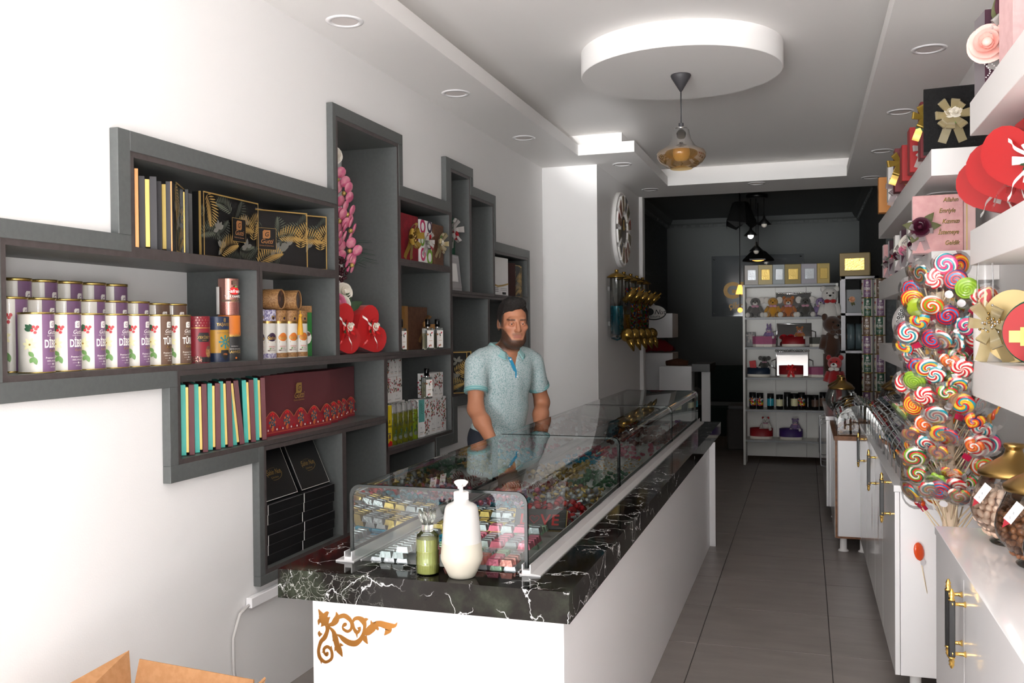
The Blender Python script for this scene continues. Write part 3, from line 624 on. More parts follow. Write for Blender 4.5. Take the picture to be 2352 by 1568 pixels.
def sprig(p, u0, h):
    for a, L in ((2.4, .026), (2.9, .022), (1.9, .02)): p.leaf(u0, h*.70, L, .006, a, 'leaf_green')
    for dx, dz in ((0, .012), (.006, .006), (-.004, .002), (.004, -.004), (.010, .012)): p.disc(u0+.004+dx, h*.69+dz, .0045, 'berry', 8)
    for k in range(7): p.leaf(u0-.006, h*.47, .021, .0045, .3+k*.9, 'petal_cream')
    p.disc(u0-.006, h*.47, .003, 'gold_print', 8)
    for a, L in ((2.3, .02), (5.0, .024), (4.2, .02)): p.leaf(u0+.004, h*.27, L, .006, a, 'leaf_light')
def coffee_tin(name, lab, colour, word, R=.05, h=.176):
    t = thing(name, lab, 'tin', group='coffee tins'); n = 28
    MB().lathe([(0, .002), (R-.002, .002)], 'tin_white', n, smooth=False).lathe([(R-.002, .002), (R-.002, h-.002)], 'tin_white', n).build('body', t)
    MB().lathe([(R-.004, 0), (R, 0), (R, .003), (R-.002, .004)], 'tin_rim', n).build('bottom_rim', t)
    MB().lathe([(R-.002, h-.006), (R+.0004, h-.005), (R+.0004, h), (R-.003, h), (R-.004, h-.003), (0, h-.003)], 'tin_rim', n).build('lid', t)
    p = Print(); hw = R*.68
    p.rect(-hw, hw, .004, h-.006, colour, 12); logo(p, 0, h*.80, .021, 'white_print', colour); p.text('Gutti', 0, h*.64, .013, 'white_print', .005, .3); p.text('Çikolata & Şekerleme', 0, h*.605, .0032, 'white_print')
    p.text(word, 0, h*.42, .023, 'white_print', .03, 0, .62); p.text('Kahvesi', .006, h*.345, .009, 'gold_print', 0, .35); p.text('Premium Coffee', 0, h*.235, .0055, 'white_print', .01); p.text('100% ARABICA', 0, h*.185, .005, 'white_print')
    p.rect(-.02, -.005, h*.145, h*.148, 'white_print'); p.rect(.005, .02, h*.145, h*.148, 'white_print'); p.disc(0, h*.147, .003, 'white_print', 8); p.text('NATUREL', 0, h*.09, .0035, 'white_print')
    sprig(p, -hw-.026, h)
    p.rect(-hw-.095, -hw-.088, h*.2, h*.5, 'tin_brown')
    p.emit(MB(), wrap(R-.002), .00008, slices=.005).build('label_print', t); return t
tp = coffee_tin('coffee_tin', 'purple and white coffee tin in the front row, first from the left', 'tin_purple', 'DİBEK'); tb = None
frontY = [2.114, 2.220, 2.323, 2.431, 2.532]
tp.location = (-2.135, frontY[0], 1.385); tp.rotation_euler = (0, 0, R_(104))
for i, y in enumerate(frontY[1:], 1): copy_tree(tp, (-2.135-.002*i, y, 1.385), R_((96, 102, 96, 100)[i-1]), 'purple and white coffee tin in the front row, %s from the left' % ORD[i])
tb = coffee_tin('coffee_tin', 'brown and white coffee tin in the front row, next to the last purple one', 'tin_brown', 'TÜRK'); tb.location = (-2.138, 2.638, 1.385); tb.rotation_euler = (0, 0, R_(94))
copy_tree(tb, (-2.14, 2.745, 1.385), R_(92), 'brown and white coffee tin in the front row, beside the dark red tin')
row2 = [(2.125, 105), (2.232, 98), (2.336, 92), (2.442, 112), (2.548, 95), (2.656, 95)]
for i, (y, r) in enumerate(row2): copy_tree(tp, (-2.245, y, 1.385), R_(r), 'taller purple coffee tin in the middle row, %s from the left' % ORD[i], scale=(1, 1, 1.27))
for i, y in enumerate((2.765, 2.86)): copy_tree(tb, (-2.245, y, 1.385), R_(80), 'taller brown coffee tin in the middle row, '+('beside the purple ones' if i == 0 else 'last on the right'), scale=(1, 1, 1.25))
for i, y in enumerate((2.24, 2.345, 2.452, 2.56, 2.665)): copy_tree(tp, (-2.346, y, 1.385), R_((98, 98, 98, 96, 88)[i]), 'tallest purple coffee tin in the back row, %s from the left' % ORD[i], scale=(1, 1, 1.63))
def canister(name, lab, R, h, loc, rot, bands, printer, lid=None, group=None):
    t = thing(name, lab, 'tin', loc, rot, group)
    for nm, z0, z1, m in bands: MB().lathe([(R, z0), (R, z1)], m, 28).build(nm, t)
    MB().lathe([(0, 0), (R, 0)], bands[0][3], 28, smooth=False).build('base', t)
    MB().lathe([(R, h), (R-.002, h+.001), (R-.004, h-.001), (0, h-.001)], lid or bands[-1][3], 28).build('lid', t)
    p = Print(); printer(p); p.emit(MB(), wrap(R), .00008, slices=.005).build('label_print', t); return t
def pr_red(p):
    p.rect(-.05, .05, .128, .131, 'gold_print', 16); p.poly([(-.028, .092), (-.02, .112), (.02, .112), (.028, .092), (.02, .078), (-.02, .078)], 'tin_black'); p.text('ZEKİBEY', 0, .090, .010, 'gold_print', .01); p.text('KAHVE', 0, .082, .004, 'gold_print')
    p.disc(.018, .04, .014, 'card_tan', 14, .02); p.disc(.018, .056, .010, 'tin_brown', 12, .007); p.rect(-.012, .035, .003, .022, 'tin_black', 4)
    for i in range(60): p.disc(rnd.uniform(-.05, -.012), rnd.uniform(.003, .024), .0025, ('tin_brown', 'rose_gold')[i % 2], 6)
    for i in range(9):
        for j in range(4): p.disc(-.04+.01*i+.005*(j % 2), .138+.010*j, .0022, 'rose_gold', 4)
canister('coffee_canister', 'dark red coffee canister with a gold band and cup picture', .046, .172, (-2.15, 2.875, 1.385), R_(70), [('body', 0, .128, 'tin_red'), ('lid_sleeve', .128, .172, 'tin_red')], pr_red)
def pr_navy(p):
    p.text('YAŞARBEY', 0, .137, .012, 'gold_print', .02, 0, .8); p.text('8', 0, .152, .016, 'gold_print', .02); p.text('SÜRYANİ KAHVE', 0, .108, .006, 'tin_brown')
    for a in range(8):
        ca, sa = math.cos(a*.785), math.sin(a*.785); p.poly([(ca*.004-sa*.003, .076+sa*.004+ca*.003), (ca*.022-sa*.002, .076+sa*.022+ca*.002), (ca*.022+sa*.002, .076+sa*.022-ca*.002), (ca*.004+sa*.003, .076+sa*.004-ca*.003)], 'teal_print')
        p.disc(ca*.022, .076+sa*.022, .0045, 'teal_print', 6)
    p.poly([(-.017, .045), (.017, .045), (.019, .028), (0, .004), (-.019, .028)], 'tin_black'); p.text('1926', 0, .026, .007, 'tin_orange', .02)
canister('coffee_canister', 'navy and mustard coffee canister with a teal snowflake emblem', .046, .172, (-2.155, 3.0, 1.385), R_(76), [('base_band', 0, .034, 'tin_navy'), ('body', .034, .122, 'tin_mustard'), ('lid_sleeve', .122, .172, 'tin_navy')], pr_navy)
def pr_or(p):
    p.rect(-.03, .03, .097, .100, 'gold_print', 8); p.poly([(-.026, .088), (-.022, .112), (.022, .112), (.026, .088)], 'tin_black'); p.text('ZEKİBEY', 0, .095, .010, 'gold_print', .01); p.text('OSMANLI', 0, .056, .004, 'white_print', space=1.4); p.rect(-.022, .022, .043, .050, 'tin_black'); p.text('DİBEKTE DÖVÜLMÜŞ', 0, .045, .004, 'white_print')
    p.text('KAHVESİ', 0, .031, .010, 'gold_print', .01); p.disc(.004, .012, .004, 'tin_orange')
canister('coffee_canister', 'orange and black coffee canister standing under the rose gold tin', .043, .178, (-2.165, 3.095, 1.385), R_(64), [('body', 0, .098, 'tin_black'), ('lid_sleeve', .098, .178, 'tin_orange')], pr_or)
def pr_rg(p):
    p.rect(-.045, .045, .052, .060, 'tin_brown', 14); p.text('Zarif', .0, .053, .005, 'gold_print')
    for i in range(12):
        for j in range(6): p.ring(-.045+.008*i+.004*(j % 2), .004+.008*j, .0028, .0035, 'tin_red', 6)
    p.disc(.004, .094, .019, 'red_bright', 16, .015); p.leaf(.004, .107, .012, .004, .6, 'leaf_light'); p.text('Safran', .002, .087, .014, 'white_print', .02, .25); p.text('TÜRK KAHVESİ', 0, .068, .009, 'white_print', .02, 0, .7); p.rect(-.004, .012, .118, .134, 'tin_brown')
    p.rect(-.072, -.05, .003, .11, 'white_print', 4)
canister('coffee_canister', 'shiny rose gold coffee tin stacked on the orange canister', .040, .142, (-2.165, 3.092, 1.565), R_(60), [('body', 0, .142, 'rose_gold')], pr_rg, 'bronze')
def pr_saf(col, cap):
    def f(p):
        p.rect(-.05, .05, .002, .022, cap, 12); p.disc(0, .088, .022, col, 16, .016); p.leaf(-.02, .092, .04, .014, .12, col); p.text('Safran', .002, .080, .014, 'gold_print', .02, .25); p.rect(-.018, .018, .066, .072, 'gold_print'); p.text('FINDIKLI', 0, .047, .006, 'berry'); p.text('TÜRK', 0, .039, .006, 'tin_brown'); p.text('KAHVESİ', 0, .031, .006, 'tin_brown')
        for dx in (-.018, -.013): p.disc(dx, .033, .003, 'tin_brown', 8)
        p.leaf(-.012, .037, .01, .003, 1, 'leaf_light'); p.disc(.006, .172, .010, 'gold_print', 10, .009); p.disc(.006, .170, .006, 'purple_dark', 8)
    return f
safY = [3.285, 3.37, 3.455, 3.54, 3.625]
for i, y in enumerate(safY):
    col, cap = (('purple_dark', 'card_lilac') if i < 2 else ('tin_orange', 'card_tan'))
    canister('coffee_canister', ('slim white coffee canister with a lilac patterned lid, %s one' % ('left' if i == 0 else 'right') if i < 2 else 'slim white coffee canister with a tan patterned lid, %s of three' % ORD[i-2]), .037, .205, (-2.17, y, 1.385), R_(66), [('body', 0, .148, 'tin_white'), ('gold_band', .148, .158, 'gold'), ('lid_sleeve', .158, .205, cap)], pr_saf(col, cap), None, 'slim coffee canisters')
ts = thing('tassel', 'golden yellow tassel hanging over the slim coffee canisters', 'tassel', (-2.128, 3.565, 1.482)); MB().tube([(0, 0, .108), (.002, 0, .09)], .002, 'tassel', 6).build('cord', ts); MB().ell((.002, 0, .086), .008, 'tassel', 8, 6).build('knot', ts); MB().lathe([(.005, .082), (.009, .06), (.014, .0), (0, .0)], 'tassel', 10, smooth=False).build('fringe', ts)
for i, y in enumerate((3.36, 3.50)):
    t = thing('gift_tube', 'brown patterned cardboard tube lying on the slim canisters, %s one' % ('left' if i == 0 else 'right'), 'tube', (-2.13, y+.06, 1.636), (0, R_(90), R_(8+6*i)), 'lying tubes')
    MB().lathe([(.043, -.20), (.043, -.075)], 'tin_white', 24).build('body', t); MB().lathe([(.044, -.075), (.044, 0), (.040, .001), (.038, -.003)], 'card_tan', 24).build('lid_sleeve', t); MB().lathe([(0, -.004), (.039, -.004)], mat('tube_window', '#2e1d18', .12, noise=('#5a3a2e', 30, 3)), 20, smooth=False).build('window', t); MB().lathe([(.0445, -.083), (.0445, -.076)], 'black', 24).build('band', t)
    MB().lathe([(0, -.2), (.043, -.2)], 'tin_white', 20, smooth=False).build('base', t)
t = thing('coffee_pouch', 'green and brown stand-up coffee pouch at the end of the canister row', 'pouch', (-2.20, 3.69, 1.385), R_(60))
MB().grid(lambda u, v: ((u-.5)*.11, -.03*(1-v)*math.sin(math.pi*u)-.004, .205*v), 8, 8, mat('pouch_green', '#2f7a36', .25)).build('body', t); MB().grid(lambda u, v: ((u-.5)*.11, .03*(1-v)*math.sin(math.pi*u)+.004, .205*v), 8, 8, 'card_tan').build('back', t)
MB().box(-.055, .055, -.006, .006, .2, .23, 'card_tan').build('top_seal', t); p = Print(); p.disc(.012, .085, .022, 'tin_white', 14, .03); p.disc(.012, .1, .018, 'tin_brown', 12, .010); p.emit(MB(), flat((0, -.036, 0), (1, 0, 0), (0, 0, 1))).build('label_print', t)

# ---- black boxes printed with palm leaves
mat('palm_gold', '#bd9c5c', .35, .5); mat('palm_gold2', '#8f6a28', .4, .5); mat('palm_grey', '#77766f', .4, .2); mat('palm_dark', '#454a41', .5); mat('palm_green', '#5e6355', .5)
def frond(p, u, v, L, a, m, n=11, droop=.5):
    for k in range(n):
        t = (k+.5)/n; x, y = u+L*t*math.cos(a+droop*t), v+L*t*math.sin(a+droop*t); l = L*.42*math.sin(math.pi*(.15+.8*t))
        for s in (-1, 1): p.leaf(x, y, l, L*.022, a+droop*t+s*(1.15-.5*t), m, 4)
def palm_print(p, w, h, seed, badge=None):
    q = random.Random(seed)
    for k in range(9): frond(p, q.uniform(-w*.45, w*.4), q.uniform(.0, h*.8), h*.42, q.uniform(0, 6.28), ('palm_dark', 'palm_green')[k % 2])
    for k in range(4):
        u, v = q.uniform(-w*.4, w*.4), q.uniform(h*.15, h*.85)
        for j in range(5): p.leaf(u, v, h*.15, h*.035, j*.75+q.random(), 'palm_grey')
    for u, v, a in ((-w*.42, h*.98, -.9), (w*.08, h*.52, .5), (-w*.2, h*.05, .9), (w*.40, h*.35, 1.6)): frond(p, u, v, h*.5, a, 'palm_gold', 13, -.5)
    p.frame(-w/2, w/2, 0, h, .005, 'palm_gold')
    if badge:
        p.rect(badge-.046, badge+.046, h*.30, h*.68, 'palm_gold'); p.rect(badge-.0445, badge+.0445, h*.306, h*.674, 'black'); logo(p, badge, h*.57, .036, 'copper_print', 'black'); p.text('Gutti', badge, h*.41, .020, 'copper_print', .01, .3); p.text('Çikolata & Şekerleme', badge, h*.36, .0055, 'copper_print')
PALM = {}
def palm_box(lab, w, h, d, loc, rot, seed=1, badge=None, group='palm-printed chocolate boxes'):
    k = (w, h, d, seed, badge)
    if k in PALM: return copy_tree(PALM[k], loc, rot, lab, group)
    t = thing('chocolate_box', lab, 'box', loc, rot, group); PALM[k] = t
    MB().box(-w/2, w/2, 0, d, 0, h, 'black', .001).build('body', t); MB().box(-w/2-.0008, -w/2+.004, -.0008, .006, 0, h+.0006, 'palm_gold').build('gold_edge', t)
    p = Print(); palm_print(p, w, h, seed, badge); p.emit(MB(), flat((0, 0, 0), (1, 0, 0), (0, 0, 1)), .00004, .0006, (-w/2, w/2, 0, h)).build('cover_print', t); return t
def spine_box(lab, w3, h, d, loc, rot, mats, group=None, cat='box', cover=None, lean=0.):
    """lidded chocolate box standing on edge: outer cover, inner tray, base seen side by side"""
    t = thing('chocolate_box', lab, cat, loc, (0, lean, rot), group); x = -sum(w3)/2
    for i, (nm, wi, m) in enumerate(zip(('cover', 'inner_tray', 'base'), w3, mats)):
        ins = .006 if i == 1 else 0
        if wi: MB().box(x, x+wi, ins, d-ins, ins*1.5, h-ins*1.5, m, .0008).build(nm, t)
        x += wi
    if cover:
        p = Print(); palm_print(p, d, h, 5); p.emit(MB(), flat((sum(w3)/2, d/2, 0), (0, 1, 0), (0, 0, 1)), .00004, .0005, (-d/2, d/2, 0, h)).build('cover_print', t)
        MB().box(sum(w3)/2-.004, sum(w3)/2+.0004, -.0006, .002, 0, h, 'copper_print').build('gold_edge', t)
    return t
g = 'charcoal chocolate boxes on edge'
spine_box('charcoal chocolate box on edge with a copper rim, first from the left', (.012, 0, .012), .262, .19, (-2.10, 2.492, 1.778), R_(40), ('charcoal', 'gold_card', 'copper_print'), g)
spine_box('charcoal chocolate box on edge showing a bright gold tray, second from the left', (.019, .015, .022), .246, .19, (-2.10, 2.556, 1.778), R_(41), ('charcoal', 'gold_card', 'charcoal'), g)
spine_box('charcoal chocolate box on edge with a dull gold tray, third from the left', (.022, .014, .020), .242, .19, (-2.105, 2.640, 1.778), R_(28), ('charcoal', 'gold_card', 'charcoal'), g, cover=True)
spine_box('narrow black chocolate box on edge beside the first palm cover', (.012, .006, .012), .238, .17, (-2.135, 2.79, 1.778), R_(41), ('black', 'gold_card', 'black'), g)
palm_box('black box with gold palm leaves facing the room, largest of the row', .365, .24, .035, (-2.12, 3.04, 1.778), R_(91), 1, .045)
palm_box('palm-leaf box with a bright copper G badge, beside the largest one', .34, .245, .035, (-2.205, 3.465, 1.778), R_(61), 2, -.03)
palm_box('palm-leaf box last on the right of the upper shelf', .34, .245, .035, (-2.188, 3.605, 1.778), R_(60), 2)
# ---- turquoise and burgundy boxes
mat('turquoise', '#3fb9ab', .4); mat('burgundy', '#5a1f26', .45); mat('burg_print', '#962b35', .45); mat('ornament_orange', '#c9683a', .45); mat('ornament_blue', '#3d6170', .45); mat('ornament_line', '#cf8a55', .4, .3); mat('burgundy_face', '#5d2c31', .45)
for i in range(7):
    spine_box('burgundy, gold and turquoise chocolate box on edge, %s from the left' % ORD[i], (.017, .010, .019), .252-.002*(i % 3), .20, (-2.10, 2.748+.0765*i, 1.060), R_(43), ('turquoise', 'gold_card', 'burgundy'), 'turquoise and burgundy boxes', lean=(.0, -.01, .0, -.02, -.09, -.03, -.02)[i])
def arch_box(lab, w, h, d, loc, rot, full):
    t = thing('chocolate_box', lab, 'box', loc, rot, 'burgundy boxes with arched border'); MB().box(-w/2, w/2, 0, d, 0, h, 'burgundy_face', .001).build('body', t)
    p = Print(); n = 5; aw = w/n; H = h*.40
    p.rect(-w/2, w/2, 0, h*.27, 'burg_print'); p.rect(-w/2, w/2, 0, h*.035, 'tin_red'); p.rect(-w/2, w/2, h*.05, h*.056, 'ornament_orange')
    for k in range(n):
        c = -w/2+aw*(k+.5); q = [(c-aw/2, h*.27)]
        for j in range(9): tt = j/8; q.append((c+(tt-.5)*aw*(.98), h*.27+(H-h*.27)*(1-abs(2*tt-1)**1.8)))
        p.poly(q+[(c+aw/2, h*.27)], 'burg_print')
        for a, c2 in zip(q[1:], q[2:]):
            dx, dz = c2[0]-a[0], c2[1]-a[1]; l = math.hypot(dx, dz) or 1; nx, nz = -dz/l*.0011, dx/l*.0011; p.poly([(a[0]-nx, a[1]-nz), (c2[0]-nx, c2[1]-nz), (c2[0]+nx, c2[1]+nz), (a[0]+nx, a[1]+nz)], 'ornament_line')
        for j in range(10): p.leaf(c, h*.22, aw*.26, aw*.07, j*.628, ('ornament_orange', 'ornament_blue')[j % 2], 4)
        p.disc(c, h*.22, aw*.13, 'tin_navy', 10); p.disc(c, h*.22, aw*.09, 'ornament_orange', 10); p.disc(c, h*.22, aw*.06, 'ornament_blue', 8)
        for j in (-1, 1): p.disc(c+j*aw*.09, h*.355, aw*.05, 'red_bright', 6); p.disc(c+j*aw*.3, h*.10, aw*.05, 'white_print', 4)
        p.disc(c, h*.11, aw*.09, 'ornament_orange', 8); p.disc(c+aw/2, h*.12, aw*.07, 'red', 6); p.disc(c, h*.375, aw*.05, 'red_bright', 6)
    if full: logo(p, -.02, h*.745, .046, 'gold_print', 'burgundy_face'); p.text('Gutti', -.02, h*.575, .028, 'gold_print', .01, .3); p.text('Çikolata & Şekerleme', -.02, h*.53, .007, 'gold_print')
    p.emit(MB(), flat((0, 0, 0), (1, 0, 0), (0, 0, 1)), .00006, .0005, (-w/2, w/2, 0, h)).build('cover_print', t); return t
for i, (yr, lab) in enumerate(((3.835, 'burgundy box with arched border and gold G badge, front of the row'), (3.945, 'burgundy arched-border box, second of the overlapping row'), (4.035, 'burgundy arched-border box, third of the overlapping row'), (4.13, 'burgundy arched-border box, fourth of the overlapping row'), (4.255, 'burgundy arched-border box, last on the right of the row'))):
    arch_box(lab, .54, .256, .018, (-2.135-.024*i, yr-.27, 1.059), R_(89), i == 0)
# ---- black boxes in the lowest niche
bb = MB().box(-.135, .135, 0, .24, 0, .041, 'black', .0012).mesh('carton'); ln = MB()
ln.box(-.136, -.134, -.0008, .0012, 0, .041, 'white_print').box(-.135, .135, -.0006, .001, .0395, .0412, mat('line_grey', '#6d6c6c', .5))
lnm = ln.mesh('white_edge_line')
for s, yc in enumerate((3.372, 3.655)):
    for k in range(6):
        t = thing('black_carton', 'flat black chocolate carton, %s from the bottom of the %s stack' % (ORD[k], ('left', 'right')[s]), 'box', (-2.095+.004*((k*7) % 3-1), yc+.003*((k*5) % 3-1), .5415+.0415*k), R_(90), 'stacked black cartons')
        link('body', bb, t); link('edge_line', lnm, t)
for s, yc in enumerate((3.385, 3.665)):
    t = thing('black_carton', 'black carton with a gold oval emblem leaning on the %s stack' % ('left', 'right')[s], 'box', (-2.115, yc, .795), (R_(-24), 0, R_(90)), 'leaning black cartons')
    MB().box(-.125, .125, 0, .03, 0, .238, 'black', .001).build('body', t)
    p = Print(); p.frame(-.122, .122, .003, .235, .0018, 'white_print'); p.text('Şahin Nut', 0, .105, .024, 'gold_print', -.005, .25, .8); p.text('Çikolata', .0, .088, .009, 'gold_print', 0, 0, 1, 1.3)
    p.ring(0, .106, .058, .0605, 'gold_print', 24, -1.9, .5, .45); p.ring(0, .106, .055, .056, 'gold_print', 20, 1.2, 2.9, .5); p.emit(MB(), flat((0, 0, 0), (1, 0, 0), (0, 0, 1))).build('cover_print', t)
# ---- ribbons, bows and artificial flowers
mat('ribbon_gold', '#a98a3c', .3, .5); mat('ribbon_white', '#efe8e2', .35); mat('ribbon_red', '#d01d20', .3); thin_glass('organza', '#cdbd92', .6, .3, .45); thin_glass('organza_white', '#dcd8d4', .6, .3, .5); thin_glass('organza_red', '#e06060', .7, .3, .2)
mat('rose_white', '#f0ebe0', .6); mat('rose_red', '#b01222', .55); mat('rose_pink', '#dc7fa0', .6); mat('rose_blush', '#f0c4bb', .6); mat('rose_wine', '#4a1028', .55); mat('rose_peach', '#e8b795', .6); mat('rose_fuchsia', '#d6338c', .55); mat('leaf_dark', '#2f4a2c', .6); mat('leaf_olive', '#56582f', .6)
def rose(mb, c, r, m, ax=(0, -1, .2), petals=11, seed=0):
    q = random.Random(seed); z = Vector(ax).normalized(); x = z.orthogonal().normalized(); y = z.cross(x); Mx = Matrix((x, y, z)).transposed().to_4x4(); Mx.translation = Vector(c)
    mb.ell((0, 0, r*.05), (r*.30, r*.30, r*.42), m, 8, 6, Mx)
    for n, op, hh, ph in ((3, .34, .62, .2), (4, .58, .58, .9), (5, .82, .42, .3), (6 if petals > 10 else 0, 1.0, .18, 1.)):
        for k in range(n):
            a = 2*math.pi*k/n+ph+q.uniform(-.15, .15); wd = 2*math.pi/n*.72
            def f(u, v, a=a, op=op, hh=hh, wd=wd):
                s = 2*u-1; th = a+s*wd*(.45+.55*math.sin(math.pi*(.25+.55*v))); rr = r*op*(.25+.75*math.sin(v*1.5))*(1+.06*v*v); h_ = r*(-.32+(hh+.32)*v-.22*op*v**3*(1+.5*s*s))
                return (rr*math.cos(th), rr*math.sin(th), h_)
            mb.grid(f, 5, 5, m, True, Mx)
    return mb
def bow(mb, c, s, m, ax=(0, -1, 0), loops=6, seed=0, tails=2, w=.22):
    q = random.Random(seed); z = Vector(ax).normalized(); up = Vector((0, 0, 1)) if abs(z.z) < .9 else Vector((0, 1, 0)); x = up.cross(z).normalized(); y = z.cross(x); Mx = Matrix((x, y, z)).transposed().to_4x4(); Mx.translation = Vector(c)
    for k in range(loops):
        a = 2*math.pi*k/loops+q.uniform(-.2, .2); L = s*q.uniform(.8, 1.1)
        def f(u, v, a=a, L=L):
            t = u*math.pi; rr = L*math.sin(t)*(.95 if u < .5 else .8); hh = L*.30*(1-math.cos(t))*.5+L*.50*math.sin(t)**2; ww = (v-.5)*s*w*2*(.3+.7*math.sin(t)**.7)
            return (rr*math.cos(a)-ww*math.sin(a), rr*math.sin(a)+ww*math.cos(a), hh)
        mb.grid(f, 8, 2, m, True, Mx)
    for k in range(tails):
        a = -math.pi/2+(k-.5*(tails-1))*.7
        mb.grid(lambda u, v, a=a: (u*s*1.5*math.cos(a)-(v-.5)*s*w*2*math.sin(a), u*s*1.5*math.sin(a)+(v-.5)*s*w*2*math.cos(a), s*.1*math.sin(u*5)), 6, 2, m, True, Mx)
    return mb
def leaves(mb, c, s, m, ax=(0, -1, 0), n=4, seed=0):
    q = random.Random(seed); z = Vector(ax).normalized(); up = Vector((0, 0, 1)) if abs(z.z) < .9 else Vector((0, 1, 0)); x = up.cross(z).normalized(); y = z.cross(x); Mx = Matrix((x, y, z)).transposed().to_4x4(); Mx.translation = Vector(c)
    for k in range(n):
        a = q.uniform(0, 6.28)
        mb.grid(lambda u, v, a=a: (s*u*math.cos(a)-(v-.5)*s*.5*math.sin(math.pi*u**.8)*math.sin(a), s*u*math.sin(a)+(v-.5)*s*.5*math.sin(math.pi*u**.8)*math.cos(a), s*.2*math.sin(2*u)-s*.1*abs(v-.5)), 5, 2, m, True, Mx)
    return mb
def gift(lab, w, h, d, loc, rot, m, cat='gift box', group=None, name='gift_box', lid=None):
    t = thing(name, lab, cat, loc, rot, group); MB().box(-w/2, w/2, 0, d, 0, h, m, .002).build('body', t)
    if lid: MB().box(-w/2-.003, w/2+.003, -.003, d*.35, -.0, h+.003, lid, .002).build('lid', t)
    return t
mat('velvet_crimson', '#8a0d20', .7, noise=('#740919', 20, 4)); mat('velvet_green', '#1d5a40', .7, noise=('#143f2d', 30, 3)); mat('brocade', '#5c3a2a', .5, noise=('#6f4a33', 60, 3)); mat('retro_pink', '#c02a63', .5); mat('retro_green', '#7aa63b', .5)
t = gift('crimson velvet gift box with a big gold ribbon bow', .27, .258, .12, (-2.10, 4.675, 1.885), R_(90), 'velvet_crimson'); bow(MB(), (-.01, -.01, .13), .085, 'ribbon_gold', seed=2, loops=7).build('bow', t)
o = MB();  [o.ell((random.uniform(-.03, .03)-.01, -.035-random.uniform(0, .015), .13+random.uniform(-.03, .03)), .011, 'gold', 8, 6) for _ in range(12)]; o.build('beads', t)
t = gift('white gift box patterned with pink, purple and green rings', .175, .25, .12, (-2.10, 4.925, 1.885), R_(90), 'white')
p = Print(); 
for u, v, r, m in ((-.05, .21, .04, 'retro_pink'), (.05, .22, .035, 'purple_dark'), (.04, .13, .045, 'purple_dark'), (.05, .04, .045, 'retro_green'), (-.05, .05, .035, 'retro_pink'), (-.06, .13, .03, 'retro_green')): p.ring(u, v, r*.55, r, m, 20, k=1.1)
p.emit(MB(), flat((0, 0, 0), (1, 0, 0), (0, 0, 1)), clip=(-.0875, .0875, 0, .25)).build('cover_print', t); bow(MB(), (-.02, -.006, .13), .06, 'organza_white', seed=3).build('bow', t); rose(rose(MB(), (-.025, -.03, .155), .02, 'rose_red'), (.01, -.03, .095), .016, 'berry').build('flowers', t); leaves(MB(), (0, -.02, .11), .03, 'leaf_light', seed=4).build('leaves', t)
t = gift('brown brocade gift box with a cream rose and gauze bow', .15, .245, .12, (-2.10, 5.115, 1.885), R_(90), 'brocade'); bow(MB(), (-.02, -.006, .13), .07, 'organza', seed=5).build('bow', t); rose(MB(), (-.03, -.03, .14), .022, 'rose_white', seed=2).build('flower', t); leaves(MB(), (-.02, -.02, .16), .03, 'leaf_light', seed=1).build('leaves', t)
t = gift('tall dark green velvet box with a silver ribbon and red rose', .22, .475, .10, (-2.16, 5.41, 1.744), R_(86), 'velvet_green'); MB().box(.015, .045, -.003, .0, .0, .476, 'organza_white').build('ribbon', t); bow(MB(), (.03, -.008, .39), .09, 'organza_white', seed=6, loops=5).build('bow', t); rose(MB(), (.045, -.035, .36), .032, 'rose_red', seed=4).build('flower', t); leaves(MB(), (.03, -.02, .34), .04, 'leaf_dark', seed=7).build('leaves', t)
t = thing('photo_frame', 'silver picture frame with a white mat standing before the green box', 'frame', (-2.105, 5.40, 1.744), (R_(-6), 0, R_(90)))
MB().box(-.12, .12, .0, .015, .0, .235, mat('frame_silver', '#b9b7b8', .35, .4), .003).build('frame', t); MB().box(-.10, .10, -.002, .002, .02, .215, mat('frame_mat', '#a9a6a8', .6)).build('mat', t); MB().box(-.055, .055, -.004, .0, .06, .175, 'white').build('sheet', t); MB().box(-.062, .062, -.003, .0, .053, .182, 'frame_silver').build('inner_rim', t)
# right-hand end niches
t = gift('white carton with a gold wave near the bottom, above the man', .30, .275, .08, (-2.10, 6.28, 1.744), R_(86), 'white', 'box', name='chocolate_box'); p = Print(); p.poly([(-.15, .085), (-.05, .072), (.05, .08), (.15, .095), (.15, .083), (.05, .068), (-.05, .058), (-.15, .07)], 'gold_print'); [p.rect(-.13, -.04, .05-.012*k, .054-.012*k, 'line_grey') for k in range(3)]; [p.rect(.0, .12, .05-.012*k, .052-.012*k, 'line_grey') for k in range(2)]; p.rect(.03, .10, .008, .025, 'black'); p.emit(MB(), flat((0, 0, 0), (1, 0, 0), (0, 0, 1))).build('cover_print', t)
gift('dark brown chocolate carton beside the white carton', .16, .25, .06, (-2.10, 6.50, 1.744), R_(75), mat('choc_brown', '#3a1c18', .5), 'box', name='chocolate_box')
for i, y in enumerate((6.62, 6.72, 6.81)): palm_box('small palm-leaf box in the end niche, %s from the left' % ORD[i], .16, .24, .03, (-2.10-.02*i, y, 1.744), R_(84), 7, group='palm boxes in the end niche')
for i, (y, r) in enumerate(((5.30, 38), (5.37, 38), (5.50, 62))): palm_box('palm-leaf box behind the man\'s shoulder, %s from the left' % ORD[i], .20, .257, .03, (-2.10-.03*(i == 2), y, 1.103), R_(r), 8, group='palm boxes behind the man')
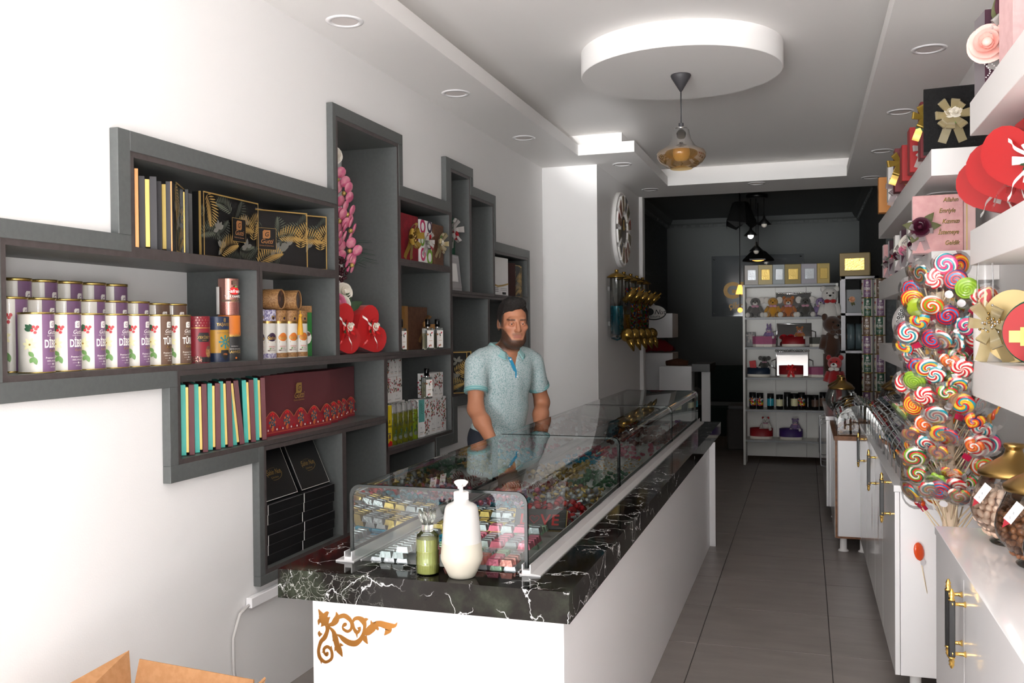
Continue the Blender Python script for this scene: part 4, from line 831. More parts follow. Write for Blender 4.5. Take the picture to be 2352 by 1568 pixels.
# perfume shelf
mat('carton_brown', '#4e2f20', .6, noise=('#60402c', 40, 4)); mat('satin_bronze', '#a57845', .3, .3)
t = gift('brown marbled gift carton with a bronze ribbon behind the perfume bottles', .30, .25, .10, (-2.17, 4.93, 1.385), R_(88), 'carton_brown'); MB().box(-.155, -.115, -.002, .1, -.0, .252, 'satin_bronze').build('ribbon', t); bow(MB(), (.07, -.01, .14), .07, 'satin_bronze', seed=8, loops=4).build('bow', t)
t = gift('dark teal parcel wrapped in cellophane at the left of the perfume shelf', .12, .235, .08, (-2.22, 4.60, 1.385), R_(80), mat('parcel_teal', '#1d3a3d', .3, noise=('#102527', 18, 4))); bow(MB(), (-.01, -.01, .13), .05, 'cellophane', seed=9).build('bow', t); rose(MB(), (.0, -.02, .06), .022, 'rose_red').build('flower', t)
def leafy(p, w, h, seed, z0=0., n=None):
    q = random.Random(seed)
    for k in range(n or int(w*h*4200)): p.leaf(q.uniform(-w/2+.004, w/2-.012), z0+q.uniform(.004, h-.012), q.uniform(.010, .020), .0045, q.uniform(0, 6.28), ('berry_red', 'leaf_dark', 'card_tan', 'berry', 'palm_green')[k % 5], 4)
def perfume(lab, loc, rot, sc=1.):
    t = thing('perfume_bottle', lab, 'bottle', loc, rot, 'square perfume bottles'); t.scale = (sc,)*3
    MB().box(-.026, .026, -.026, .026, 0, .127, 'bottle_glass', .004).build('body', t); MB().box(-.021, .021, -.021, .021, .008, .095, mat('scent', '#d8d2b4', .05, trans=.9, ior=1.33)).build('liquid', t)
    p = Print(); p.rect(-.023, .023, .01, .112, 'white_print'); leafy(p, .044, .03, 3, .08); leafy(p, .044, .02, 4, .012); p.text('V', 0, .065, .008, 'berry'); p.rect(-.012, .012, .05, .052, 'copper_print'); p.emit(MB(), flat((0, -.026, 0), (1, 0, 0), (0, 0, 1))).build('label_print', t)
    MB().cyl(.009, .127, .135, 'chrome', 12).build('neck', t); MB().cyl(.0155, .133, .178, 'black_gloss', 18, bev=.002).build('cap', t); return t
perfume('square clear perfume bottle with a black cap, middle one on the upper shelf', (-2.105, 4.945, 1.385), R_(58)); perfume('square clear perfume bottle with a black cap, right one on the upper shelf', (-2.105, 5.09, 1.385), R_(60)); perfume('square perfume bottle at the left end of the upper shelf', (-2.11, 4.575, 1.385), R_(70), .98)
perfume('square clear perfume bottle with a black cap standing on the lower cartons', (-2.115, 4.945, 1.10), R_(58), .98)
# cologne shelf
def carton(lab, w, h, d, loc, rot, top=None, seed=0, name='perfume_carton', leaf=1., m='white', group='printed perfume cartons'):
    t = thing(name, lab, 'box', loc, rot, group); MB().box(-w/2, w/2, 0, d, 0, h, m, .0008).build('body', t); p = Print()
    if top: p.rect(-w/2, w/2, h*(1-leaf), h, top); frond(p, 0, h*.6, h*.3, 1.2, 'leaf_dark', 6)
    else: leafy(p, w, h*leaf, seed, h*(1-leaf))
    p.text('V', -w*.1, h*(1-leaf)*.55, .012, 'black'); p.rect(-w*.3, w*.3, h*(1-leaf)*.3, h*(1-leaf)*.33, 'line_grey'); p.rect(-w*.3, w*.2, h*(1-leaf)*.2, h*(1-leaf)*.22, 'copper_print')
    p.emit(MB(), flat((0, 0, 0), (1, 0, 0), (0, 0, 1)), .00005).build('cover_print', t)
    pz = Print(); leafy(pz, d, h*leaf, seed+1, h*(1-leaf)); pz.emit(MB(), flat((-w/2, d/2, 0), (0, -1, 0), (0, 0, 1)), .00005).build('side_print', t); return t
mat('carton_yellow', '#d9c21e', .4); mat('pale_teal', '#5fa9a2', .45)
t = carton('bright yellow cologne carton at the left end of the lower shelf', .065, .215, .065, (-2.10, 4.40, .885), R_(88), m='carton_yellow', leaf=.01, name='cologne_carton', group=None); p = Print(); p.text('8', .005, .12, .02, 'black', .01); p.text('YAŞARBEY', 0, .10, .011, 'black', .01, 0, .8); p.disc(.005, .05, .012, 'tin_brown'); p.poly([(-.032, .0), (.032, .0), (.032, .02), (.01, .03), (-.01, .016), (-.032, .028)], 'red'); p.emit(MB(), flat((0, -.001, 0), (1, 0, 0), (0, 0, 1)), .0001).build('label_print', t)
mat('olive_scent', '#a9ab2c', .05, trans=.8, ior=1.33); mat('lime_scent', '#b8d834', .05, trans=.8, ior=1.33); mat('cap_clear', '#e8e8e6', .06, trans=.8, ior=1.4)
for i, y in enumerate((4.472, 4.54, 4.608, 4.676, 4.744)):
    t = thing('cologne_bottle', 'tall %s cologne bottle with a clear cap, %s of five' % ('lime green' if i == 4 else 'olive yellow', ORD[i]), 'bottle', (-2.115, y, .885), R_(60), 'tall cologne bottles')
    MB().lathe([(0, 0), (.026, 0), (.027, .003), (.027, .160), (.024, .170)], 'lime_scent' if i == 4 else 'olive_scent', 22).build('body', t); MB().lathe([(.025, .168), (.025, .205), (.016, .218), (0, .219)], 'cap_clear', 20).build('cap', t)
    p = Print(); p.text('8', 0, .10, .016, 'tin_black'); p.leaf(-.012, .04, .03, .008, .8, 'leaf_dark'); p.leaf(.008, .06, .025, .006, 1.8, 'leaf_dark'); p.disc(0, .035, .012, 'palm_green'); p.emit(MB(), wrap(.027)).build('label_print', t)
carton('teal and white perfume carton right of the cologne bottles', .068, .215, .068, (-2.10, 4.83, .885), R_(84), 'pale_teal', 1, leaf=.6)
for i, (y, lf) in enumerate(((4.915, .95), (5.0, .55), (5.085, .55), (5.165, .9))): carton('white leaf-printed carton in the lower right row, %s from the left' % ORD[i], .07, .21, .07, (-2.10, y, .885), R_(86), None, 20+i, leaf=lf)
for i, y in enumerate((4.40, 4.49, 4.58, 4.67, 4.76)): carton('white carton hidden behind the cologne bottles, %s from the left' % ORD[i], .08, .215, .09, (-2.19, y, .885), R_(90), None, 30+i, leaf=.6)
carton('teal-topped carton in the second tier at the far left', .10, .14, .08, (-2.175, 4.42, 1.101), R_(90), 'pale_teal', 40, leaf=.6)
carton('wide leaf-printed carton in the second tier, left one', .13, .14, .08, (-2.175, 4.54, 1.101), R_(90), None, 41, leaf=.62); carton('wide leaf-printed carton in the second tier, right one', .12, .14, .08, (-2.175, 4.668, 1.101), R_(90), None, 42, leaf=.62)
for i, (y, w) in enumerate(((4.42, .09), (4.53, .115))): carton('white carton on the top tier, %s' % ('far left' if i == 0 else 'with red leaves'), w, .09, .07, (-2.18, y, 1.242), R_(90), None, 44+i, leaf=(.01, .98)[i])
for i, y in enumerate((4.62, 4.672, 4.724)): carton('slim white carton on the top tier, %s of three' % ORD[i], .05, .095, .06, (-2.185, y, 1.242), R_(90), None, 50+i, leaf=.15)
for i, (y, lf) in enumerate(((5.02, .9), (5.095, .6), (5.17, .65))): carton('leaf-printed carton stacked in the upper right, %s from the left' % ORD[i], .07, .145, .07, (-2.12, y, 1.0965), R_(86), None, 60+i, leaf=lf)
# ---- hearts and silk flowers in the tall niche
mat('heart_red', '#c40c12', .45, sheen=.2)
def heart_pts(s, n=40): return [(s*16*math.sin(t)**3/16, s*(13*math.cos(t)-5*math.cos(2*t)-2*math.cos(3*t)-math.cos(4*t))/14) for t in [2*math.pi*i/n for i in range(n)]]
def heart_box(lab, s, d, loc, rot, m='heart_red', fl='rose_white', rb='ribbon_red', name='heart_box', cat='heart box', group=None):
    ro = rot[1]; t = thing(name, lab, cat, loc, (rot[0], 0, rot[2]), group); q = heart_pts(s); q = [(u*math.cos(ro)+v*math.sin(ro), -u*math.sin(ro)+v*math.cos(ro)) for u, v in q]; zmin = min(v for _, v in q)
    MB().prism([(u, v-zmin) for u, v in q][::-1], 0, d*.55, m, 'y').build('body', t); MB().prism([(u*1.03, (v-zmin)*1.015+.0005) for u, v in q][::-1], -d*.45, 0, m, 'y').build('lid', t)
    f = -d*.45-.004; bow(MB(), (.0, f, s*1.0), s*.4, rb, seed=11, loops=4).build('bow', t); rose(rose(MB(), (.02, f-.02, s*1.05), s*.16, fl, seed=3), (s*.35, f-.015, s*1.12), s*.1, fl, seed=5).build('flowers', t); leaves(MB(), (.01, f-.008, s*1.0), s*.32, 'leaf_dark', n=5, seed=3).build('leaves', t)
    for k, (a, L) in enumerate(((-2.2, .9), (-1.2, 1.0), (-.5, .8), (2.4, .7))):
        MB().grid(lambda u, v, a=a, L=L: (s*L*u*math.cos(a)+.004*math.sin(9*u), f-.006-.012*math.sin(math.pi*u)-.004*math.sin(12*u), s+s*L*u*math.sin(a)+(v-.5)*.012), 12, 1, 'ribbon_white' if k % 2 else rb).build('ribbon_tail', t)
    return t
heart_box('red heart-shaped box with white roses, right one in the tall niche', .125, .12, (-2.17, 4.235, 1.387), (0, R_(62), R_(76)), group='red heart boxes')
heart_box('red heart-shaped box half hidden at the left of the tall niche', .125, .12, (-2.17, 3.955, 1.387), (0, R_(66), R_(80)), group='red heart boxes')
b = thing('silk_flowers', 'arrangement of pink orchids and white silk flowers in the tall niche', 'flowers', (-2.25, 4.075, 1.385))
mat('orchid_pink', '#cf5f86', .6, noise=('#e6a0ad', 25, 2)); mat('grass_green', '#3a5f4c', .6); mat('dark_berry', '#3b0d18', .4)
MB().lathe([(0, 0), (.05, 0), (.06, .14), (.052, .145)], mat('vase_grey', '#83868a', .3), 20).build('vase', b)
MB().tube([(0, 0, .1), (.0, -.02, .5), (.02, -.03, .8), (.03, .0, 1.02)], .005, 'leaf_dark', 6).build('stem', b)
for i, (x, y, z) in enumerate(((.05, -.05, .86), (.06, -.01, .80), (.06, .02, .70), (.07, .03, .62), (.06, .05, .52), (.05, -.04, .66), (.04, -.05, .57), (.06, .06, .45))):
    o = MB(); rr = .066 if i < 6 else .05
    for k in range(5):
        a = k*1.257+i; o.ell((rr*.62*math.cos(a)*.5+.012, rr*.62*math.cos(a), rr*.62*math.sin(a)), (.008, rr*.52, rr*.44), 'orchid_pink', 9, 6)
    o.ell((.02, 0, 0), .012, 'gold_card', 7, 5); o.build('orchid', b, (x, y, z), (0, R_(20), R_(-20+15*(i % 4))))
for i, (x, y, z) in enumerate(((.05, -.05, .98), (.06, .02, .31), (.07, -.02, .25), (.08, -.03, .20))): rose(MB(), (0, 0, 0), .045, 'rose_white', (.8, -.5, .2), seed=i).build('white_flower', b, (x, y, z))
rose(MB(), (0, 0, 0), .05, 'rose_pink', (.8, -.5, .2)).build('pink_flower', b, (.08, -.09, .25))
o = MB(); q = random.Random(5)
for k in range(22):
    a = q.uniform(-.2, .9); L = q.uniform(.18, .36); e = q.uniform(.3, 1.1); o.tube([(.05, .02, .40), (.07+.1*L*.3, .02+L*.5*math.cos(e), .42+L*.55*math.sin(e)), (.08, .02+L*math.cos(e*.8), .42+L*.8*math.sin(e*.8)-.02)], [.0014, .0011, .0004], 'grass_green', 4)
g_ = o.build('grass_blades', b); g_['kind'] = 'stuff'
o = MB(); [o.ell((.04+q.uniform(0, .03), -.04+q.uniform(0, .07), .36+q.uniform(0, .12)), .010, 'dark_berry', 6, 5) for _ in range(26)]; o.build('berries', b)['kind'] = 'stuff'
leaves(MB(), (.06, .03, .22), .10, 'leaf_dark', (.8, -.4, 0), 6, 3).build('leaves', b)
# ------------------------------------------------------------------ the man behind the counter
import numpy as np
class Field:
    """signed distance field on a rectilinear grid, polygonised with surface nets"""
    def __init__(s, xs, ys, zs): s.x, s.y, s.z = [np.asarray(a, np.float32) for a in (xs, ys, zs)]; s.D = np.full((len(xs), len(ys), len(zs)), .2, np.float32)
    def reg(s, lo, hi, pad):
        sl = [slice(max(np.searchsorted(a, l-pad)-1, 0), np.searchsorted(a, h+pad)+1) for a, l, h in zip((s.x, s.y, s.z), lo, hi)]
        return tuple(sl), s.x[sl[0]][:, None, None], s.y[sl[1]][None, :, None], s.z[sl[2]][None, None, :]
    def comb(s, sl, d, k, op='add'):
        A = s.D[sl]
        if op == 'add':
            h = np.clip(.5+.5*(A-d)/k, 0, 1); s.D[sl] = A+(d-A)*h-k*h*(1-h)
        else:
            d = -d; h = np.clip(.5-.5*(A-d)/k, 0, 1); s.D[sl] = A+(d-A)*h+k*h*(1-h)
    def cap(s, a, b, ra, rb=None, k=.02, op='add'):
        rb = ra if rb is None else rb; a, b = np.array(a, float), np.array(b, float); m = max(ra, rb)
        sl, X, Y, Z = s.reg(np.minimum(a, b)-m, np.maximum(a, b)+m, k*1.5+.03); ba = b-a; L = ba@ba
        t = np.clip(((X-a[0])*ba[0]+(Y-a[1])*ba[1]+(Z-a[2])*ba[2])/L, 0, 1); d = np.sqrt((X-a[0]-t*ba[0])**2+(Y-a[1]-t*ba[1])**2+(Z-a[2]-t*ba[2])**2)-(ra+(rb-ra)*t); s.comb(sl, d.astype(np.float32), k, op)
    def ell(s, c, r, k=.02, op='add', rot=None):
        c, r = np.array(c, float), np.array(r, float); m = r.max(); sl, X, Y, Z = s.reg(c-m, c+m, k*1.5+.03); P = [X-c[0], Y-c[1], Z-c[2]]
        if rot is not None: Q = np.array(rot); P = [Q[i, 0]*P[0]+Q[i, 1]*P[1]+Q[i, 2]*P[2] for i in range(3)]
        k0 = np.sqrt((P[0]/r[0])**2+(P[1]/r[1])**2+(P[2]/r[2])**2); k1 = np.sqrt((P[0]/r[0]**2)**2+(P[1]/r[1]**2)**2+(P[2]/r[2]**2)**2)+1e-9
        s.comb(sl, (k0*(k0-1)/k1).astype(np.float32), k, op)
    def cut(s, fn): s.D = np.maximum(s.D, fn(s.x[:, None, None], s.y[None, :, None], s.z[None, None, :]).astype(np.float32))
    def mesh(s, name, m, smooth=1):
        D = s.D; S = D < 0; nx, ny, nz = D.shape; c = np.zeros((nx-1, ny-1, nz-1), np.int8)
        for i in (0, 1):
            for j in (0, 1):
                for k in (0, 1): c += S[i:nx-1+i, j:ny-1+j, k:nz-1+k]
        I, J, K = np.nonzero((c > 0) & (c < 8)); idx = np.full(c.shape, -1, np.int64); idx[I, J, K] = np.arange(len(I)); acc = np.zeros((len(I), 3)); cnt = np.zeros(len(I)); co = [s.x, s.y, s.z]
        for ax in range(3):
            o = [a for a in range(3) if a != ax]
            for u in (0, 1):
                for v in (0, 1):
                    A = [I, J, K]; A = [A[0].copy(), A[1].copy(), A[2].copy()]; A[o[0]] += u; A[o[1]] += v; B = [a.copy() for a in A]; B[ax] += 1
                    da, db = D[A[0], A[1], A[2]], D[B[0], B[1], B[2]]; mk = (da < 0) != (db < 0); t = np.where(mk, da/(da-db+1e-12), 0); p = np.stack([co[q][A[q]] for q in range(3)], 1).astype(float); p[:, ax] += t*(co[ax][B[ax]]-co[ax][A[ax]])
                    acc[mk] += p[mk]; cnt[mk] += 1
        V = acc/cnt[:, None]; F = []
        for ax in range(3):
            o = [(ax+1) % 3, (ax+2) % 3]; sl0 = [slice(None)]*3; sl1 = [slice(None)]*3; sl0[ax] = slice(0, -1); sl1[ax] = slice(1, None)
            a, b_ = S[tuple(sl0)], S[tuple(sl1)]; E = np.argwhere(a != b_); ok = (E[:, o[0]] > 0) & (E[:, o[1]] > 0) & (E[:, o[0]] < D.shape[o[0]]-1) & (E[:, o[1]] < D.shape[o[1]]-1); E = E[ok]; sg = a[tuple(E.T)]
            q = []
            for du, dv in ((-1, -1), (0, -1), (0, 0), (-1, 0)): e = E.copy(); e[:, o[0]] += du; e[:, o[1]] += dv; q.append(idx[e[:, 0], e[:, 1], e[:, 2]])
            q = np.stack(q, 1); q[~sg] = q[~sg][:, ::-1]; F.append(q)
        F = np.concatenate(F); F = F[(F >= 0).all(1)]
        for _ in range(smooth):
            n = np.zeros_like(V); w = np.zeros(len(V))
            for a, b_ in ((0, 1), (1, 2), (2, 3), (3, 0)):
                np.add.at(n, F[:, a], V[F[:, b_]]); np.add.at(n, F[:, b_], V[F[:, a]]); np.add.at(w, F[:, a], 1); np.add.at(w, F[:, b_], 1)
            V = V*.5+.5*n/np.maximum(w, 1)[:, None]
        me = bpy.data.meshes.new(name); me.vertices.add(len(V)); me.vertices.foreach_set('co', V.ravel()); me.loops.add(F.size); me.loops.foreach_set('vertex_index', F.ravel().astype(np.int32)); me.polygons.add(len(F)); me.polygons.foreach_set('loop_start', np.arange(0, F.size, 4, dtype=np.int32)); me.polygons.foreach_set('loop_total', np.full(len(F), 4, np.int32)); me.polygons.foreach_set('use_smooth', np.ones(len(F), bool)); me.update(calc_edges=True); me.validate(); me.materials.append(m); return me, V
def axis(*seg):
    out = []
    for a, b_, st in seg: out += list(np.arange(a, b_-1e-6, st))
    return np.array(out+[seg[-1][1]])
ROOT = (-1.581, 4.80); RZ = R_(50)
man = thing('person', 'man with dark hair and beard in a pale patterned polo shirt behind the counter', 'person', (*ROOT, 0), RZ)
HC = np.array([0, -.085, 1.532]); HYAW = R_(-17); HPIT = R_(4)
Rh = np.array(Euler((HPIT, 0, HYAW)).to_matrix()); Rhi = Rh.T
def H(x, y, z): return tuple(HC+Rh@np.array([x, y, z]))
RS, RE, RW, RH = (-.188, -.005, 1.308), (-.235, -.075, 1.075), (-.235, -.262, .900), (-.235, -.325, .838)
LS, LE, LW, LH = (.196, .025, 1.308), (.300, .085, 1.075), (.165, -.075, .892), (.125, -.140, .838)
b = Field(axis((-.40, -.12, .007), (-.12, .12, .003), (.12, .42, .007)), axis((-.50, -.25, .006), (-.25, .08, .0035), (.08, .30, .008)), axis((0, .79, .012), (.79, .92, .004), (.92, 1.36, .008), (1.36, 1.70, .003)))
# trunk, legs
b.ell((0, .09, .93), (.150, .105, .14), .05); b.ell((0, .05, 1.08), (.140, .098, .18), .06); b.ell((0, .02, 1.25), (.160, .105, .16), .06); b.cap((-.13, .01, 1.335), (.13, .02, 1.335), .055, k=.05); b.cap((-.05, .005, 1.352), (.05, .005, 1.352), .042, k=.05)
for s_ in (-1, 1): b.cap((s_*.085, .09, .88), (s_*.10, .07, .50), .085, .058, .04); b.cap((s_*.10, .07, .50), (s_*.105, .11, .09), .056, .04, .02); b.cap((s_*.105, .12, .05), (s_*.115, -.06, .035), .042, .034, .02)
# arms
def arm(S_, E_, W_h): b.cap(S_, E_, .052, .041, .03); m = tuple(np.array(E_)*.65+np.array(W_h)*.35); b.cap(E_, m, .040, .043, .03); b.cap(m, W_h, .043, .0275, .025)
arm(RS, RE, RW); arm(LS, LE, LW)
def hand(Wp, Hp, side, ang):
    Wp, Hp = np.array(Wp), np.array(Hp); f = np.array([math.sin(ang), -math.cos(ang), 0.]); r_ = np.array([math.cos(ang), math.sin(ang), 0.])
    kn = Hp+f*.035; b.cap(Wp, Hp, .026, .024, .02)
    for i, (o_, l1, l2) in enumerate(((-.030, .034, .022), (-.010, .040, .027), (.010, .038, .025), (.029, .028, .019))):
        k0 = kn+r_*o_+np.array([0, 0, -.006]); b.cap(Hp+r_*o_*.6, k0, .015, .0105, .012); k1 = k0+f*l1+np.array([0, 0, -.008]); b.cap(k0, k1, .0100, .0090, .006); b.cap(k1, k1+f*l2*.9+np.array([0, 0, -.010]), .0090, .0080, .004)
    t0 = Hp-r_*side*.020+f*.0; t1 = t0-r_*side*.030+f*.022+np.array([0, 0, -.010]); b.cap(t0, t1, .0145, .0115, .012); b.cap(t1, t1+f*.028-r_*side*.008+np.array([0, 0, -.006]), .0112, .0095, .005)
hand(RW, RH, 1, R_(12)); hand(LW, LH, -1, R_(-14))
# neck and head
b.cap((0, .012, 1.34), H(0, .022, -.085), .060, .057, .03)
b.ell(H(0, .018, .036), (.0755, .096, .098), .02, rot=Rhi); b.ell(H(0, -.022, -.040), (.064, .072, .088), .03, rot=Rhi); b.ell(H(0, -.052, -.100), (.040, .036, .030), .03, rot=Rhi); b.ell(H(0, -.03, -.085), (.058, .05, .035), .03, rot=Rhi)
for s_ in (-1, 1):
    b.ell(H(s_*.043, -.066, -.018), (.022, .018, .018), .02, rot=Rhi); b.ell(H(s_*.076, .018, -.008), (.009, .021, .034), .008, rot=Rhi)
b.cap(H(-.036, -.078, .024), H(.036, -.078, .024), .0125, k=.014)
for s_ in (-1, 1): b.ell(H(s_*.031, -.102, .004), (.017, .016, .011), .010, 'sub', rot=Rhi)
b.cap(H(0, -.088, .016), H(0, -.114, -.030), .0085, .0125, .012)
for s_ in (-1, 1): b.ell(H(s_*.0125, -.102, -.034), (.0085, .010, .0075), .006, rot=Rhi); b.ell(H(s_*.031, -.083, -.001), (.0175, .012, .0125), .004, rot=Rhi)
b.cap(H(-.020, -.088, -.0625), H(.020, -.088, -.0625), .0048, k=.008); b.cap(H(-.015, -.089, -.0695), H(.015, -.089, -.0695), .0055, k=.008); b.cap(H(-.026, -.0965, -.0660), H(.026, -.0965, -.0660), .0022, k=.005, op='sub')
def m_skin():
    m = bpy.data.materials.new('skin'); m.use_nodes = True; MC['skin'] = m; nt = m.node_tree; p = nt.nodes['Principled BSDF']; a = nt.nodes.new('ShaderNodeAttribute'); a.attribute_name = 'tint'; nt.links.new(a.outputs['Color'], p.inputs['Base Color']); p.inputs['Roughness'].default_value = .5; p.inputs['Subsurface Weight'].default_value = .08; p.inputs['Subsurface Radius'].default_value = (.01, .004, .002)
    return m
me, V = b.mesh('body', m_skin(), 1)
P = (V-HC)@Rh       # vertices in head axes
x, y, z = np.abs(P[:, 0]), P[:, 1], P[:, 2]; rg = np.random.default_rng(1); nz_ = rg.random(len(V))
skin = np.array(lin('#b47a5c')); lipc = np.array(lin('#9a5a4c')); brd = np.array(lin('#231812')); C_ = np.tile(skin, (len(V), 1))
def sst(e0, e1, v): t = np.clip((v-e0)/(e1-e0), 0, 1); return t*t*(3-2*t)
line = -.080+.058*np.clip((x-.030)/.036, 0, 1); beard = sst(0, .010, line-z)*sst(.055, .03, y)*sst(-.165, -.135, z)*(V[:, 2] > 1.36)
must = sst(.034, .024, x)*sst(-.045, -.050, z)*sst(-.066, -.060, z)*(y < -.06); beard = np.maximum(beard, must*.45); lip = sst(.024, .018, x)*sst(-.0775, -.0735, z)*sst(-.0565, -.0600, z)*(y < -.078)*.8; soul = beard*(1-lip)
brow = sst(.0062, .0034, np.abs(z-(.023+.05*(x-.03)*(x < .03)-.12*np.maximum(x-.045, 0))))*sst(.010, .016, x)*sst(.058, .050, x)*(y < -.055); side = sst(.058, .064, x)*sst(-.03, -.015, z)*sst(.07, .05, z)*sst(.012, .0, y)*sst(-.045, -.03, y)
tot = np.clip(soul*.93+brow*.9+side*.85, 0, .96)*(.86+.14*nz_); head = (V[:, 2] > 1.36)
C_ = C_*(1-lip*head)[:, None]+lipc*(lip*head)[:, None]; C_ = C_*(1-tot*head)[:, None]+brd*(tot*head)[:, None]
rosy = np.exp(-(((x-.045)/.02)**2+((z+.015)/.02)**2))*head*(y < -.04)*.25; C_ = C_*(1-rosy[:, None])+np.array(lin('#b8624c'))*rosy[:, None]
at = me.color_attributes.new('tint', 'FLOAT_COLOR', 'POINT'); at.data.foreach_set('color', np.concatenate([C_, np.ones((len(V), 1))], 1).astype(np.float32).ravel())
link('body', me, man)
mat('eye_white', '#d8d2cc', .2); mat('iris', '#2a1a12', .15); mat('hair_dark', '#17100c', .6, bump=(220, .8, 3))
for s_ in (-1, 1):
    c = H(s_*.031, -.0838, .0005); e = MB().ell((0, 0, 0), (.0118, .0108, .0085), 'eye_white', 14, 10).build('eye', man, c, (0, 0, HYAW)); MB().ell((0, 0, 0), (.0050, .003, .0056), 'iris', 12, 8).build('iris', e, (-.0022, -.0088, .0002))
    o = MB().grid(lambda u, v: ((u-.5)*.027, -.0125*math.sqrt(max(0, 1-((u-.5)*1.9)**2))*(1-.06*v), .0026+.0080*v-.016*(u-.5)**2*4*.3), 8, 2, mat('eyelid', '#a06a50', .5)).build('eyelid', e)
hr = Field(axis((-.11, .11, .004)), axis((-.22, .06, .004)), axis((1.42, 1.70, .004))); hr.ell(H(0, .020, .037), (.0825, .1035, .1085), .01, rot=Rhi); hr.ell(H(.0, -.04, .105), (.06, .055, .04), .02, rot=Rhi)
def hl(X, Y, Z):
    px, py, pz = [(X-HC[0])*Rh[0, i]+(Y-HC[1])*Rh[1, i]+(Z-HC[2])*Rh[2, i] for i in range(3)]
    h = np.interp(py, [-.12, -.075, -.055, -.03, -.008, .02, .05, .12], [.088, .080, .070, .050, -.012, .006, -.05, -.085]); return (h+.012*np.sin(px*60)*(py < -.05)*.5-pz)*.75
hr.cut(hl); hr.D += .0016*np.sin(hr.x[:, None, None]*190+hr.y[None, :, None]*120)+.0012*np.sin(hr.y[None, :, None]*260+hr.z[None, None, :]*90)
me2, _ = hr.mesh('hair', MC['hair_dark'], 1); link('hair', me2, man)
# polo shirt
def m_shirt():
    m = bpy.data.materials.new('polo_fabric'); m.use_nodes = True; MC['polo_fabric'] = m; nt = m.node_tree; p = nt.nodes['Principled BSDF']; tc = N(nt, 'ShaderNodeTexCoord')
    n = N(nt, 'ShaderNodeTexNoise', Scale=170., Detail=2.); nt.links.new(tc.outputs['Object'], n.inputs['Vector']); r = ramp(nt, n.outputs['Fac'], [(.38, '#bcc9ca'), (.50, '#aebfc0'), (.60, '#8eaaac'), (.72, '#7d9ca0')]); nt.links.new(r.outputs[0], p.inputs['Base Color']); p.inputs['Roughness'].default_value = .8; return m
sh = Field(axis((-.36, .37, .0065)), axis((-.22, .26, .0065)), axis((.80, 1.43, .0065)))
sh.ell((0, .09, .90), (.172, .128, .16), .05); sh.ell((0, .05, 1.08), (.163, .118, .19), .06); sh.ell((0, .02, 1.25), (.174, .118, .165), .06); sh.cap((-.135, .01, 1.335), (.14, .02, 1.335), .064, k=.05); sh.cap((-.05, .005, 1.352), (.05, .005, 1.352), .050, k=.05)
for S_, E_ in ((RS, RE), (LS, LE)):
    S_, E_ = np.array(S_), np.array(E_); e = S_+(E_-S_)*.62; sh.cap(S_, e, .064, .063, .03); dr = (E_-S_)/np.linalg.norm(E_-S_)
    sl, X, Y, Z = sh.reg(e-.09, e+.09, .02); d = (X-e[0])*dr[0]+(Y-e[1])*dr[1]+(Z-e[2])*dr[2]; far = np.abs(X) > .16+.0*Z
    A = sh.D[sl]; sh.D[sl] = np.where(far & (d > -.0), np.maximum(A, d.astype(np.float32)), A)
X, Y, Z = sh.x[:, None, None], sh.y[None, :, None], sh.z[None, None, :]
sh.D += (.0035*np.sin(34*(Z*.9+X*.9))*np.exp(-((Z-1.05)/.13)**2)+.0028*np.sin(60*X+8*Z)*np.exp(-((Z-1.18)/.10)**2)*(X > 0)+.003*np.sin(26*(Z-.6*X))*np.exp(-((Z-.92)/.08)**2)).astype(np.float32)
sh.cut(lambda X, Y, Z: (.845+.01*np.sin(X*14)-Z)); 
nk = np.sqrt((X/1.0)**2+((Y-.004)/1.0)**2); sh.D = np.maximum(sh.D, np.where(Z > 1.33, (.066+.0*Z-nk), -1).astype(np.float32)+0*X); vv = np.where((Y < -.02) & (Z > 1.25), np.minimum((Z-1.275)*.34-np.abs(X-.005), .03), -1); sh.D = np.maximum(sh.D, vv.astype(np.float32)+0*X)
me3, Vs = sh.mesh('polo_shirt', m_shirt(), 1); po = link('polo_shirt', me3, man)
def chest(xq, zq):
    k = (np.abs(Vs[:, 0]-xq) < .012) & (np.abs(Vs[:, 2]-zq) < .012); return float(Vs[k, 1].min()) if k.any() else -.11
mat('polo_teal', '#5fa3a8', .7); mat('polo_blue', '#1f86ab', .6); mat('polo_collar', '#93bcbb', .75)
def collar_pt(u, v):
    th = R_(-152+304*u); dip = max(0, -math.cos(th)); rr = .073+.004*math.sin(th)**2
    zt = 1.428-.062*dip**1.3
    if v < .4: t = v/.4; r2, zz = rr+.004*t, zt-.016+.016*t
    else: t = (v-.4)/.6; r2, zz = rr+.004+.022*t+.012*dip*t, zt-.034*t-.012*dip*t
    return (r2*1.02*math.sin(th), .006+r2*math.cos(th)-.012*dip, zz)
co = MB().grid(collar_pt, 40, 8, 'polo_collar').build('collar', po); sd = co.modifiers.new('thickness', 'SOLIDIFY'); sd.thickness = .003
MB().tube([collar_pt(i/40, .93) for i in range(41)], .0016, 'polo_teal', 5).build('collar_stripe', co)
MB().grid(lambda u, v: (lambda th, z_: (.0665*math.sin(th), .006+.0665*math.cos(th)-.010*max(0, -math.cos(th)), z_))(R_(-150+300*u), 1.352+.05*v-.05*max(0, -math.cos(R_(-150+300*u)))*v), 30, 3, 'polo_blue').build('collar_lining', po)
zz = [1.235+.008*i for i in range(15)]; vs = []
for z_ in zz: wv = max(0, (z_-1.275)*.34); yv = chest(-wv-.008+.005, z_); vs += [(.005-wv-.016 if z_ > 1.27 else .0, yv-.001, z_), (.005-wv+.004, yv-.004, z_)]
MB().add(vs, [(2*i, 2*i+1, 2*i+3, 2*i+2) for i in range(len(zz)-1)], 'polo_blue', True).build('placket', po)
